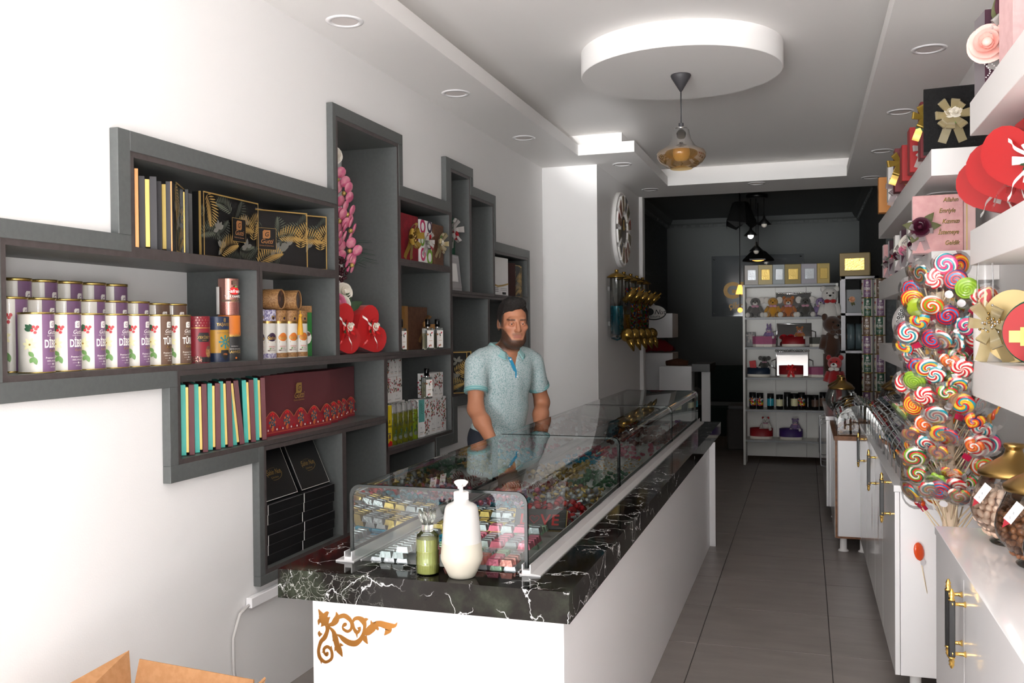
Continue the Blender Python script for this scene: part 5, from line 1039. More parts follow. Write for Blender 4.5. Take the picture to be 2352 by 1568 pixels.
bt = MB().cyl(.005, -.002, .001, 'white', 10, M=Matrix.Rotation(HP, 4, 'X')).mesh('button'); link('button', bt, po, (-.022, chest(-.02, 1.335)-.004, 1.335)); link('button', bt, po, (.012, chest(.012, 1.24)-.003, 1.242))
for S_, E_ in ((RS, RE), (LS, LE)):
    S_, E_ = Vector(S_), Vector(E_); e = S_+(E_-S_)*.62; dr = (E_-S_).normalized(); u_ = dr.orthogonal().normalized(); w_ = dr.cross(u_); Mx = Matrix((u_, w_, dr)).transposed().to_4x4(); Mx.translation = e-dr*.002
    c = MB().lathe([(.055, .004), (.0635, .004), (.065, -.003), (.0645, -.020)], 'polo_collar', 28, M=Mx).build('cuff', po); MB().lathe([(.0648, .002), (.0656, .0), (.0648, -.004)], 'polo_teal', 28, M=Mx).lathe([(.0652, -.009), (.0658, -.011), (.0652, -.013)], 'polo_teal', 28, M=Mx).build('cuff_stripe', c)
tf = Field(axis((-.22, .22, .012)), axis((-.06, .25, .012)), axis((.04, 1.0, .014))); tf.ell((0, .09, .92), (.160, .115, .12), .05)
for s_ in (-1, 1): tf.cap((s_*.085, .09, .88), (s_*.10, .07, .50), .096, .072, .04); tf.cap((s_*.10, .07, .50), (s_*.105, .11, .06), .072, .062, .03)
me4, _ = tf.mesh('trousers', mat('denim_dark', '#2a2f3a', .8), 1); link('trousers', me4, man)
# ------------------------------------------------------------------ right-hand wall: cabinets
def handle_meshes():
    a = MB().box(-.008, .008, -.007, .007, -.075, .075, 'black', .002).mesh('grip')
    f = MB().lathe([(0, 0), (.009, 0), (.009, .004), (.0055, .006), (.008, .012), (.0055, .017), (.0075, .021), (.0045, .026), (.0035, .030), (0, .032)], 'gold_polish', 12).mesh('finial')
    s = MB().lathe([(0, 0), (.009, 0), (.006, .004), (.004, .008), (.004, .026), (.007, .030), (.009, .035), (0, .035)], 'gold_polish', 12).mesh('standoff')
    return a, f, s
HM = handle_meshes()
def handle(parent, y, z, x):      # a door handle: the door is its parent, the fittings are one piece
    h = MB().box(-.008, .008, -.007, .007, -.075, .075, 'black', .002)
    h.lathe([(0, 0), (.009, 0), (.009, .004), (.0055, .006), (.008, .012), (.0055, .017), (.0075, .021), (.0045, .026), (.0035, .030), (0, .032)], 'gold_polish', 12, (0, 0, .075))
    h.lathe([(0, 0), (.009, 0), (.009, .004), (.0055, .006), (.008, .012), (.0055, .017), (.0075, .021), (.0045, .026), (.0035, .030), (0, .032)], 'gold_polish', 12, M=Matrix.Translation((0, 0, -.075)) @ Matrix.Rotation(math.pi, 4, 'X'))
    for s in (-1, 1): h.lathe([(0, 0), (.009, 0), (.005, .006), (.005, .026), (.009, .034), (0, .034)], 'gold_polish', 10, M=Matrix.Translation((0, 0, s*.066)) @ Matrix.Rotation(HP, 4, 'Y'))
    o = h.build('handle', parent, (x-.034, y, z)); o['label'] = 'black bar handle with gilt finials'; return o
def lace(parent, x, y, z, hz=.088, hy=.019):
    o = MB()
    for k, (a, b_) in enumerate(((1., .86), (.78, .66), (.56, .42))):
        n = 24; vs = []
        for i in range(n+1):
            t = 2*math.pi*i/n; w = abs(math.cos(t))**1.0; s_ = 1+.06*math.cos(12*t)
            vs += [(x-.0006, y+hy*a*math.cos(t)*s_, z+hz*a*math.sin(t)*s_), (x-.0006, y+hy*b_*math.cos(t), z+hz*b_*math.sin(t))]
        o.add(vs, [(2*i, 2*i+1, 2*i+3, 2*i+2) for i in range(n)], 'bronze')
    o.build('lace_ornament', parent)
def cabinet(name, lab, x0, y0, y1, z0, zt, doors, top=.028, edge='white_gloss', hand=(), legs=(), orn=(), side='white_panel', topmat='white_gloss'):
    t = thing(name, lab, 'cabinet', (0, 0, 0)); xw = WR-.004
    b = MB(); b.box(x0+.02, xw, y0, y0+.018, z0, zt-top, side, .0008).box(x0+.02, xw, y1-.018, y1, z0, zt-top, side).box(x0+.02, xw, y0+.018, y1-.018, z0, z0+.018, side).box(xw-.01, xw, y0+.018, y1-.018, z0+.018, zt-top, side); b.build('carcass', t)
    MB().box(x0-.004, xw, y0-.004, y1, zt-top, zt, topmat, .0015).build('top', t)
    for i in range(len(doors)-1):
        a, c = doors[i]+.0015, doors[i+1]-.0015; d = MB().box(x0, x0+.018, a, c, z0, zt-top-.002, 'white_gloss', .001).build('door', t)
        for hy, hzz in hand:
            if a < hy < c: handle(d, hy, hzz, x0)
        for oy, oz in orn:
            if a < oy < c: lace(d, x0, oy, oz)
    for lx, ly in legs: MB().lathe([(0, 0), (.034, 0), (.034, .006), (.022, .014), (.022, z0)], 'white_matte', 18, (lx, ly, 0)).build('leg', t)
    return t
cabinet('base_cabinet', 'white glossy cabinet in the right foreground carrying the nut jars', .40, -.2, 3.233, .10, .85, [-.2, .49, 1.18, 1.93, 2.685, 3.233], .026, hand=[(2.715, .705), (2.655, .695), (1.22, .7), (1.14, .7)], legs=[(.47, 3.15), (.47, 1.2), (.47, -.1)])
cabinet('base_cabinet', 'white cabinet behind the lollipop tree with black and gilt handles', .337, 3.94, 6.36, .10, .862, [3.94, 4.55, 5.05, 5.70, 6.36], .026, hand=[(4.14, .775), (4.98, .765), (5.94, .745)], legs=[(.42, 4.02), (.42, 5.2), (.42, 6.25)], orn=[(4.83, .505), (5.265, .495)])
c3 = cabinet('base_cabinet', 'white cabinet with brown edges standing farther down the aisle', .18, 6.40, 7.45, .10, .775, [6.40, 6.92, 7.45], .03, legs=[(.235, 6.47), (.36, 6.47), (.235, 7.36)], topmat='wood_edge')
MB().box(.196, WR-.004, 6.394, 6.400, .745, .757, 'wood_edge').box(.196, WR-.004, 6.394, 6.400, .098, .110, 'wood_edge').box(.182, .196, 6.394, 6.40, .1, .745, 'wood_edge').build('edge_strip', c3)
c4 = cabinet('base_cabinet', 'farthest white cabinet on the right with long steel pulls', .15, 7.50, 9.0, .10, .80, [7.50, 8.0, 8.5, 9.0], .03, legs=[(.22, 7.6), (.22, 8.9)])
for y in (7.62, 7.95, 8.30): MB().tube([(.15, y, .74), (.115, y, .73), (.11, y, .71), (.11, y, .42), (.115, y, .40), (.15, y, .39)], .005, 'steel', 8).build('pull', c4)
# shelves: thick white floating boards
def fshelf(lab, y0, y1, zt, th):
    o = MB().box(.55, WR-.001, y0, y1, zt-th, zt, 'white_matte', .0015).build('wall_shelf'); tag(o, lab, 'shelf', None); return o
for zt, th, w in ((2.275, .116, 'top'), (1.828, .121, 'middle'), (1.377, .122, 'bottom')): fshelf('%s thick white floating shelf in the right foreground' % w, -.2, 3.54, zt, th)
for zt, th, w in ((2.303, .122, 'top'), (1.838, .136, 'middle'), (1.365, .122, 'bottom')): fshelf('%s thick white floating shelf farther along the right wall' % w, 4.57, 7.72, zt, th)
downlight('round downlight set into the underside of a right-hand shelf', (.686, 5.207, 2.181))
# ------------------------------------------------------------------ gifts on the shelves
mat('fur_black', '#070708', .9, sheen=.1, bump=(60, 1., 4)); mat('satin_red', '#a5070c', .5); mat('velvet_wine', '#3a0d26', .7, sheen=.4); mat('velvet_pink', '#dba9a8', .7, sheen=.4, noise=('#d29c9b', 30, 3)); mat('carton_orange', '#cf8a45', .6); mat('carton_red_dark', '#6f101b', .5)
mat('carton_white', '#ece8e4', .5); mat('gold_foil_text', '#8a6a1f', .3, .7); thin_glass('tulle', '#d9ced0', .5, .3, .3)
t = gift('black fur-covered gift box with a gold ribbon and white roses', .30, .29, .10, (.675, 4.62, 2.303), R_(-6), 'fur_black')
bow(MB(), (-.03, -.012, .155), .085, 'organza', loops=8, seed=12).build('bow', t); rose(rose(rose(MB(), (-.04, -.04, .165), .024, 'rose_white', seed=1), (-.015, -.045, .165), .026, 'rose_white', seed=2), (-.06, -.035, .15), .018, 'rose_white', seed=3).build('flowers', t); leaves(MB(), (-.035, -.03, .125), .03, 'leaf_light', seed=2).build('leaves', t)
t = gift('dark red box with a gold satin ribbon behind the black fur box', .28, .27, .10, (.67, 4.80, 2.303), 0, 'carton_red_dark'); bow(MB(), (-.125, -.01, .19), .075, 'ribbon_gold', seed=13).build('bow', t); leaves(MB(), (-.13, -.02, .17), .05, 'leaf_dark', seed=5).build('leaves', t)
t = gift('tall red box with a gauze bow on the top right shelf', .28, .235, .12, (.665, 5.22, 2.303), 0, 'satin_red'); bow(MB(), (-.07, -.01, .12), .07, 'organza_white', seed=14).build('bow', t); rose(MB(), (-.06, -.03, .09), .02, 'rose_red').build('flower', t); leaves(MB(), (-.06, -.02, .08), .03, 'leaf_dark').build('leaves', t)
t = gift('second plain red box standing behind the red box with gauze bow', .28, .20, .12, (.655, 5.52, 2.303), 0, 'satin_red')
t = gift('dark red box with a crumpled gold bow, third from the far end', .26, .26, .10, (.645, 5.95, 2.303), 0, 'carton_red_dark'); bow(MB(), (-.10, -.01, .17), .09, 'ribbon_gold', seed=15).build('bow', t); rose(MB(), (-.095, -.03, .17), .022, 'gold').build('flower', t)
t = gift('white box with magenta flowers near the far end of the top shelf', .26, .24, .10, (.64, 6.35, 2.303), 0, 'carton_white'); bow(MB(), (-.08, -.01, .08), .08, 'tulle', seed=16).build('bow', t); rose(rose(MB(), (-.09, -.03, .11), .03, 'rose_fuchsia', seed=2), (-.06, -.03, .08), .024, 'rose_fuchsia', seed=4).build('flowers', t); leaves(MB(), (-.08, -.02, .16), .07, 'leaf_light', seed=8, n=5).build('leaves', t)
gift('plain orange carton at the far end of the top shelf', .27, .25, .10, (.635, 7.0, 2.303), 0, 'carton_orange')
# pink proposal box with gilt lettering
t = gift('pink velvet box with gilt lettering and a wine rose', .215, .27, .11, (.590, 4.68, 1.838), R_(-4), 'velvet_pink', cat='gift box')
MB().box(.109, .16, .012, .10, .004, .266, mat('pink_satin', '#e2c0bd', .35, noise=('#d6b0ae', 8, 2)), .002).build('satin_side', t); MB().box(.121, .125, .008, .1, .0, .268, 'gold_card').build('gilt_line', t)
p = Print()
for k, s in enumerate(('Allahın', 'Emriyle', 'Kızımızı', 'İstemeye', 'Geldik')): p.text(s, (.055, .04, .055, .045, .06)[k], .235-.05*k, .021, 'black', .02, .3, .8); p.text(s, (.054, .039, .054, .044, .059)[k], .2365-.05*k, .021, 'gold_foil_text', -.004, .3, .8)
p.emit(MB(), flat((0, 0, 0), (1, 0, 0), (0, 0, 1))).build('lettering', t); rose(MB(), (-.075, -.035, .12), .045, 'rose_wine', (-.2, -1, .1), 14, 3).build('wine_rose', t); leaves(MB(), (-.07, -.015, .12), .085, 'leaf_olive', n=5, seed=12).build('leaves', t); bow(MB(), (-.075, -.008, .10), .06, 'tulle', seed=17, loops=5).build('bow', t)
q = [('purple velvet box with a pink rose beside the lettered pink box', .24, .235, 4.92, 'velvet_wine', 'rose_pink', .038), ('white box with a peach rose on the middle shelf', .24, .215, 5.25, 'carton_white', 'rose_peach', .035), ('dark purple box with a large white peony', .24, .205, 5.62, 'velvet_wine', 'rose_white', .055), ('white box with a small white peony toward the far end', .24, .21, 6.0, 'carton_white', 'rose_white', .05), ('wine-coloured box behind the white peony boxes', .24, .215, 6.4, 'velvet_wine', 'rose_red', .03), ('pale pink box at the far end of the middle shelf', .25, .225, 6.85, 'velvet_pink', 'rose_wine', .035)]
for i, (lab, w, h, y, m, fm, fr) in enumerate(q):
    t = gift(lab, w, h, .10, (.52+w/2, y, 1.838), 0, m); bow(MB(), (-.07, -.008, .10), .075, 'tulle', seed=20+i, loops=5).build('bow', t); rose(rose(MB(), (-w/2+.035, -.035, .135-.008*i), fr, fm, (-.5, -1, .1), 13, i), (-w/2+.01, -.03, .085), fr*.6, ('rose_pink', 'rose_wine')[i % 2], (-.5, -1, 0), 9, i).build('flowers', t); leaves(MB(), (-w/2+.04, -.015, .10), .065, 'leaf_dark', n=4, seed=30+i).build('leaves', t)
# lower far shelf: round patterned hat box wrapped in cellophane
t = thing('round_gift_box', 'round box patterned with pink birds and a lace rim behind the lollipops', 'gift box', (.60, 5.35, 1.365), (R_(90), 0, R_(12)))
Mr = Matrix.Translation((0, .145, 0)); MB().cyl(.13, -.10, .02, 'carton_white', 36, M=Mr).build('body', t); o = MB()
for k in range(40):
    for r_ in (.119, .136): a = k*2*math.pi/40+(.08 if r_ > .12 else 0); o.lathe([(.004, .021), (.009, .021)], 'black' if r_ > .12 else 'palm_dark', 8, (r_*math.cos(a), r_*math.sin(a)+.145, 0), False)
o.lathe([(.108, .0205), (.146, .0205)], 'white', 40, (0, .145, 0), False); o.build('lace_rim', t)['kind'] = 'stuff'
p = Print(); [p.ring(u, v, .018, .036, m, 14) for u, v, m in ((-.05, .16, 'retro_pink'), (-.045, .11, 'rose_pink'), (-.06, .20, 'berry_red'), (.03, .2, 'teal_print'))]; [p.leaf(u, v, .05, .014, a, m) for u, v, a, m in ((-.07, .2, .6, 'berry_red'), (-.03, .07, .3, 'retro_green'), (.02, .06, .9, 'retro_pink'), (.04, .14, 2, 'teal_print'))]; p.emit(MB(), lambda u, v, h: (u, v, .0215+h)).build('lid_print', t)
MB().grid(lambda u, v: (.16*math.cos(6.28*u)*(1-.5*v), .145+.16*math.sin(6.28*u)*(1-.5*v), .03+.04*v+.01*math.sin(17*u+5*v)), 24, 4, 'cellophane').build('cellophane', t)
t = gift('black box with a gilt frame partly hidden by the lollipops', .20, .26, .08, (.63, 4.62, 1.365), R_(-8), 'black'); MB().box(-.1, -.065, -.004, 0, .0, .26, mat('wood_gold', '#b98a3c', .4, .3)).box(-.1, .1, -.004, 0, .225, .26, 'wood_gold').build('gilt_frame', t)
# foreground shelf, top: boxes with peony and striped ribbon
t = gift('wine velvet box with a blush peony and striped ribbons on the top right shelf', .20, .26, .12, (.665, 3.36, 2.275), R_(6), 'velvet_wine'); rose(MB(), (-.105, -.05, .135), .062, 'rose_blush', (-.5, -1, .1), 18, 5).build('blush_peony', t); rose(MB(), (-.02, -.06, .255), .062, 'rose_wine', (-.3, -1, .1), 18, 6).build('wine_peony', t)
bow(MB(), (-.045, -.02, .165), .075, 'organza_white', seed=40, loops=6).build('striped_bow', t); bow(MB(), (.06, -.02, .21), .09, 'organza', seed=41, loops=5).build('gold_bow', t); leaves(MB(), (-.06, -.015, .2), .09, 'leaf_olive', n=6, seed=42).build('leaves', t)
o = MB(); [o.ell((-.105+.012*math.sin(k*.5)+(.025 if k > 12 else 0), -.03, .03+.006*(k % 13)), .0025, 'white', 5, 4) for k in range(26)]; o.build('pearls', t)['kind'] = 'stuff'
t = gift('pale pink velvet box with gilt lettering in the top right corner', .20, .34, .12, (.70, 3.12, 2.275), R_(8), 'velvet_pink')
# foreground shelf, middle: red heart boxes
heart_box('large red heart box with white satin ribbons in front on the middle right shelf', .145, .13, (.67, 3.03, 1.830), (0, R_(-22), R_(-38)), 'satin_red', 'rose_red', 'ribbon_white', group='red heart boxes on the right')
heart_box('red heart box with a gauze bow behind the front one', .145, .13, (.665, 3.255, 1.830), (0, R_(-25), R_(-34)), 'satin_red', 'rose_red', 'organza_red', group='red heart boxes on the right')
heart_box('red heart box farthest along the middle right shelf, with a silver bow', .14, .12, (.66, 3.46, 1.830), (0, R_(-30), R_(-30)), 'satin_red', 'rose_red', 'organza_white', group='red heart boxes on the right')
# foreground shelf, bottom
t = thing('round_gift_box', 'champagne gold oval box with a beaded gauze bow', 'gift box', (.66, 3.36, 1.377), R_(-28)); o = MB()
mat('champagne', '#c9b27c', .35, .35); pts = [(.095*math.cos(a), .115+.115*math.sin(a)) for a in [2*math.pi*i/36 for i in range(36)]]
MB().prism(pts[::-1], 0, .09, 'champagne', 'y').build('body', t); MB().prism([(x*1.03, (z-.115)*1.03+.118) for x, z in pts][::-1], -.04, 0, 'champagne', 'y').build('lid', t); bow(MB(), (-.055, -.05, .12), .085, 'organza', seed=50, loops=6).build('bow', t)
o = MB(); qq = random.Random(4); [o.ell((-.055+qq.gauss(0, .018), -.075+qq.gauss(0, .006), .13+qq.gauss(0, .016)), .005, ('gold', 'chrome')[k % 2], 6, 4) for k in range(60)]; [o.ell((-.05+.001*k, -.07, .11-.007*k), .004, 'chrome', 6, 4) for k in range(9)]; o.build('beads', t)['kind'] = 'stuff'
t = thing('round_gift_box', 'red and green round box with a gold buckle ribbon at the right edge', 'gift box', (.655, 3.03, 1.377), R_(-20)); pts = [(.10*math.cos(a), .10+.10*math.sin(a)) for a in [2*math.pi*i/36 for i in range(36)]]
MB().prism(pts[::-1], 0, .08, 'velvet_green', 'y').build('body', t); MB().prism([(x*.93, (z-.1)*.93+.1) for x, z in pts][::-1], -.03, 0, 'satin_red', 'y').build('lid', t); MB().box(-.075, .09, -.034, -.03, .07, .105, 'gold_card').build('ribbon', t); MB().box(-.045, -.0, -.037, -.033, .06, .115, 'gold').box(-.035, -.01, -.039, -.036, .072, .103, 'satin_red').build('buckle', t)
t = thing('cookie', 'heart-shaped cookie with two iced profiles in a clear bag', 'cookie', (.575, 3.41, 1.545), (0, 0, R_(-8)))
hp = [(.0, .0), (.022, .002), (.023, .05), (.02, .075), (.012, .082), (.002, .078), (-.006, .05), (-.014, .047), (-.021, .038), (-.022, .02), (-.015, .004)]
MB().prism(hp[::-1], .0, .008, mat('biscuit', '#dcc28e', .6), 'y').build('biscuit', t); MB().prism([(x*.82+.001, z*.86+.005) for x, z in hp][::-1], -.003, .0, 'red', 'y').build('icing', t); MB().prism([(-.004, .008), (.004, .012), (.008, .03), (.003, .036), (.004, .05), (.008, .058), (.002, .07), (-.003, .066), (-.004, .045), (-.007, .03)][::-1], -.005, -.002, 'biscuit', 'y').build('profile', t)
MB().grid(lambda u, v: ((.026-.006*max(0, v-.55))*math.cos(6.283*u)*(1 if v < .93 else .6), .004+.014*math.sin(6.283*u), -.006+.2*v), 16, 8, 'cellophane').build('bag', t)
MB().cyl(.055, 1.377, 1.544, 'carton_white', 20, (.60, 3.45, 0)).build('cake_stand'); tag(bpy.data.objects['cake_stand'], 'plain white cylinder stand under the bagged cookie', 'stand')
# ------------------------------------------------------------------ glass jars of nuts and dragees on the near cabinet
JP = [(.062, .0), (.066, .006), (.050, .014), (.050, .020), (.085, .040), (.112, .075), (.118, .105), (.112, .140), (.098, .175), (.090, .195), (.088, .205)]
def jar_r(z):
    for (r0, z0), (r1, z1) in zip(JP[4:], JP[5:]):
        if z0 <= z <= z1: return r0+(r1-r0)*(z-z0)/(z1-z0)
    return .08
jar0 = None
def nut_jar(lab, loc):
    global jar0
    if jar0: return copy_tree(jar0, loc, R_(40), lab)
    t = thing('glass_jar', lab, 'jar', loc, 0, 'gilt-lidded nut jars'); MB().lathe(JP, 'jar_glass', 40).build('glass', t); MB().lathe([(0, .004), (.062, .0)], 'jar_glass', 30).lathe([(0, .022), (.05, .020)], 'jar_glass', 30).build('foot', t)
    MB().lathe([(.084, .203), (.096, .202), (.098, .208), (.097, .216), (.090, .222), (.075, .234), (.055, .244), (.040, .254), (.030, .262), (.024, .274), (.0235, .282), (.028, .286), (.0285, .294), (.026, .298), (0, .299)], 'gold', 36).build('lid', t)
    jar0 = t; return t
nut_jar('gilt-lidded glass jar of pale almond dragees, farthest of the three', (.587, 3.03, .85)); nut_jar('gilt-lidded glass jar of brown glazed nuts, middle of the three', (.605, 2.76, .85)); nut_jar('gilt-lidded glass jar of white and brown balls at the right edge', (.618, 2.485, .85))
mat('almond_pale', '#e3c1aa', .35); mat('nut_brown', '#a8734f', .3, noise=('#8a5536', 60, 3)); mat('ball_white', '#efe9df', .3); mat('ball_brown', '#5a3226', .3); mat('ball_dark', '#241716', .3)
def fill(me, names, loc, zt, step, lab, grp, cat, squash=1.):
    q = random.Random(hash(lab) % 1000 if False else len(lab)); k = 0
    z = .034
    while z < zt:
        rr = jar_r(z)-.012 if z > .04 else .074; n = max(3, int(2*math.pi*rr/step))
        for i in range(n):
            a = 2*math.pi*(i+.5*(k % 2))/n+q.uniform(-.06, .06)
            if math.cos(a-R_(215)) < -.45: continue          # the side turned to the wall is filled by the core
            me_, nm = names[q.randrange(len(names))], 'x'
            tag(link(me_.name.split('.')[0], me_, None, (loc[0]+rr*math.cos(a), loc[1]+rr*math.sin(a), loc[2]+z+q.uniform(-.002, .002)), (q.uniform(0, 6), q.uniform(0, 6), q.uniform(0, 6))), lab[me_.name.split('.')[0]] if isinstance(lab, dict) else lab, cat, grp[me_.name.split('.')[0]] if isinstance(grp, dict) else grp)
        k += 1; z += step*.82*squash
    for ring_ in range(1, 4):
        rr = (jar_r(zt)-.014)*(ring_-.5)/3; n = max(3, int(2*math.pi*rr/step))
        for i in range(n):
            a = 2*math.pi*i/n+ring_; me_ = names[q.randrange(len(names))]
            tag(link(me_.name.split('.')[0], me_, None, (loc[0]+rr*math.cos(a), loc[1]+rr*math.sin(a), loc[2]+zt-.002+q.uniform(0, .004)), (q.uniform(0, 6), q.uniform(0, 6), q.uniform(0, 6))), lab[me_.name.split('.')[0]] if isinstance(lab, dict) else lab, cat, grp[me_.name.split('.')[0]] if isinstance(grp, dict) else grp)
fill(None, [MB().ell((0, 0, 0), (.0155, .0105, .0095), 'almond_pale', 10, 7).mesh('almond')], (.587, 3.03, .85), .155, .0245, 'pale almond dragee in the farthest nut jar', 'pale almonds', 'almond')
fill(None, [MB().ell((0, 0, 0), (.010, .0085, .008), 'nut_brown', 9, 6).mesh('glazed_nut')], (.605, 2.76, .85), .140, .0215, 'brown glazed nut in the middle jar', 'glazed nuts', 'nut')
fill(None, [MB().ell((0, 0, 0), .0105, 'ball_white', 10, 7).mesh('white_ball'), MB().ell((0, 0, 0), .0105, 'ball_brown', 10, 7).mesh('brown_ball'), MB().ell((0, 0, 0), .0105, 'ball_dark', 10, 7).mesh('dark_ball')], (.618, 2.485, .85), .125, .024,
     {'white_ball': 'white chocolate ball in the jar at the right edge', 'brown_ball': 'milk-brown chocolate ball in the jar at the right edge', 'dark_ball': 'dark chocolate ball in the jar at the right edge'}, {'white_ball': 'white balls', 'brown_ball': 'brown balls', 'dark_ball': 'dark balls'}, 'chocolate ball')
for x, y, m, w in ((.587, 3.03, 'almond_pale', 'pale almonds'), (.605, 2.76, 'nut_brown', 'glazed nuts'), (.618, 2.485, 'ball_brown', 'chocolate balls')):
    o = MB().lathe([(0, .03), (.045, .03), (.082, .06), (.088, .1), (.084, .125), (0, .13)], m, 20, (x, y, .85)).build('jar_filling'); tag(o, 'inner mass of %s filling its jar' % w, 'nuts', None, 'stuff')
for i, (x, y, z, rz) in enumerate(((.475, 2.955, .985, -38), (.50, 2.665, .985, -38))):
    t = thing('price_tag', 'white and red price tag on the %s nut jar' % ('farthest', 'middle')[i], 'tag', (x, y, z), (0, R_(35), R_(rz))); MB().box(-.012, .012, -.002, -.001, 0, .062, 'white').build('card', t); p = Print(); [p.text('%', 0, .012+.016*k, .006, 'tin_navy') for k in range(2)]; p.rect(-.012, .012, .0, .002, 'berry_red'); p.emit(MB(), flat((0, -.002, 0), (1, 0, 0), (0, 0, 1))).build('print', t); MB().prism([(-.008, 0), (.008, 0), (0, -.022)], -.002, -.001, 'berry_red', 'y').build('point', t)
# ------------------------------------------------------------------ lollipop tree
def m_swirl(name, cols, turns=2.2, twist=2.):
    m = bpy.data.materials.new(name); m.use_nodes = True; MC[name] = m; nt = m.node_tree; b = nt.nodes['Principled BSDF']
    tc = N(nt, 'ShaderNodeTexCoord'); sp = N(nt, 'ShaderNodeSeparateXYZ'); nt.links.new(tc.outputs['Object'], sp.inputs[0])
    def mth(op, a, b_=None):
        q = nt.nodes.new('ShaderNodeMath'); q.operation = op
        for i, x in enumerate((a, b_)):
            if x is None: continue
            if isinstance(x, (int, float)): q.inputs[i].default_value = x
            else: nt.links.new(x, q.inputs[i])
        return q.outputs[0]
    an = mth('ARCTAN2', sp.outputs[1], sp.outputs[0]); r2 = mth('ADD', mth('MULTIPLY', sp.outputs[0], sp.outputs[0]), mth('MULTIPLY', sp.outputs[1], sp.outputs[1])); r = mth('SQRT', r2)
    f = mth('FRACT', mth('ADD', mth('MULTIPLY', an, twist/(2*math.pi)), mth('MULTIPLY', r, turns/.034)))
    st = []; n = len(cols); w = 0
    for i, c in enumerate(cols): st.append((i/n, c))
    rp = ramp(nt, f, st, 'CONSTANT'); nt.links.new(rp.outputs[0], b.inputs['Base Color']); b.inputs['Roughness'].default_value = .12; b.inputs['Coat Weight'].default_value = .6
    bp = N(nt, 'ShaderNodeBump', Strength=.4); bp.inputs['Distance'].default_value = .003; sn = mth('SINE', mth('MULTIPLY', f, 6.283*2)); nt.links.new(sn, bp.inputs['Height']); nt.links.new(bp.outputs[0], b.inputs['Normal']); return m
W_, O_, Rd, Yl, Gn, Tl, Pk, Pu = '#f4e9dc', '#ea5a1c', '#d8202a', '#f0bd2e', '#86b32c', '#1f97a6', '#e8407a', '#5a2a66'
SWC = [('red and white', [Rd, W_, Rd, W_], 1.2, 3), ('orange and yellow', [O_, Yl, O_, Pu], 1.6, 1), ('rainbow', [Rd, Yl, Tl, W_], 1.7, 2), ('orange and green', [O_, Gn, O_, W_], 1.7, 1), ('red, teal and white', [Rd, W_, Tl, W_], 1.6, 2), ('yellow and red', [Yl, Rd, Yl, O_], 2.2, 1), ('blue and red', [Rd, '#2f7fc0', Rd, Pu], 1.8, 1), ('green and red', [Gn, Rd, '#2c6b3a', W_], 1.7, 2), ('pink and teal', [Pk, Tl, W_, Pk], 2.0, 2), ('orange', [O_, '#f28a3c', O_, W_], 1.8, 1), ('lime', [Gn, '#9cc43c', Gn, '#9cc43c'], 2.2, 1), ('yellow, teal and red', [Yl, Tl, Rd, Yl], 1.4, 2)]
def disc_mesh(m, r=.034): return MB().lathe([(0, -.0065), (r*.6, -.0065), (r*.88, -.005), (r, 0), (r*.88, .005), (r*.6, .0065), (0, .007)], m, 26).mesh('candy')
def petal_mesh(m, r=.034, k=7):
    n = 42; o = MB(); vs = []
    for z, s in ((-.006, .8), (-.003, .95), (0, 1.), (.003, .95), (.0065, .75)): vs += [((r*(.9+.1*math.cos(k*2*math.pi*i/n)))*s*math.cos(2*math.pi*i/n), (r*(.9+.1*math.cos(k*2*math.pi*i/n)))*s*math.sin(2*math.pi*i/n), z) for i in range(n)]
    o.add(vs, [(j*n+i, j*n+(i+1) % n, (j+1)*n+(i+1) % n, (j+1)*n+i) for j in range(4) for i in range(n)]+[tuple(range(n))[::-1], tuple(range(4*n, 5*n))], m, True); return o.mesh('candy')
def heart_mesh(m, s=.030):
    q = heart_pts(s, 30); o = MB(); n = 30; vs = []
    for z, k in ((-.006, .85), (0, 1), (.006, .85)): vs += [(u*k, v*k, z) for u, v in q]
    o.add(vs, [(j*n+(i+1) % n, j*n+i, (j+1)*n+i, (j+1)*n+(i+1) % n) for j in range(2) for i in range(n)]+[tuple(range(n)), tuple(range(2*n, 3*n))[::-1]], m, True); return o.mesh('candy')
CND = []
for nm, cols, tu, tw in SWC:
    m = m_swirl('swirl_'+nm, cols, tu, tw); CND.append((nm, 'round', disc_mesh(m))); CND.append((nm, ('scalloped', 'heart-shaped')[len(CND) % 4 // 2], petal_mesh(m) if len(CND) % 4 // 2 == 0 else heart_mesh(m)))
horn = MB(); mat('horn_orange', '#e6501c', .15, coat=.5); mat('horn_gold', '#e8a02c', .15, coat=.5)
for k in range(2): horn.tube([(.009*(1-i/26)*math.cos(i*.55+k*math.pi), -.035+.0034*i, .009*(1-i/26)*math.sin(i*.55+k*math.pi)) for i in range(24)], [.009*(1-i/30) for i in range(24)], ('horn_orange', 'horn_gold')[k], 7)
CND.append(('orange and gold', 'twisted horn', horn.mesh('candy')))
mat('candy_teal', '#2fa6a2', .15, coat=.5); mat('candy_lime', '#9fb62c', .15, coat=.5)
stick_me = MB().tube([(0, 0, 0), (0, -.145, 0)], .0021, mat('stick_wood', '#e3cfae', .6), 6).mesh('stick'); tag_me = MB().add([(-.010, -.052, .004), (.012, -.055, .005), (.014, -.036, .006), (.002, -.030, .004), (-.011, -.034, .003)], [(0, 1, 2, 3, 4)], mat('tag_magenta', '#b01540', .4)).mesh('tag'); tagw_me = MB().lathe([(0, .006), (.012, .006)], mat('tag_white', '#e6e2e4', .4), 12, (.004, -.045, 0), False).mesh('tag')
wr = MB(); wr.lathe([(0, .0095), (.030, .0088), (.042, .001)], 'cellophane', 16, smooth=False).lathe([(.042, .001), (.030, -.0088), (0, -.0095)], 'cellophane', 16, smooth=False).add([(-.012, -.036, .003), (.012, -.036, -.003), (.004, -.05, .002), (-.004, -.05, -.002)], [(0, 1, 2, 3)], 'cellophane'); wrap_me = wr.mesh('wrapper')
TX_, TY_ = .455, 3.60
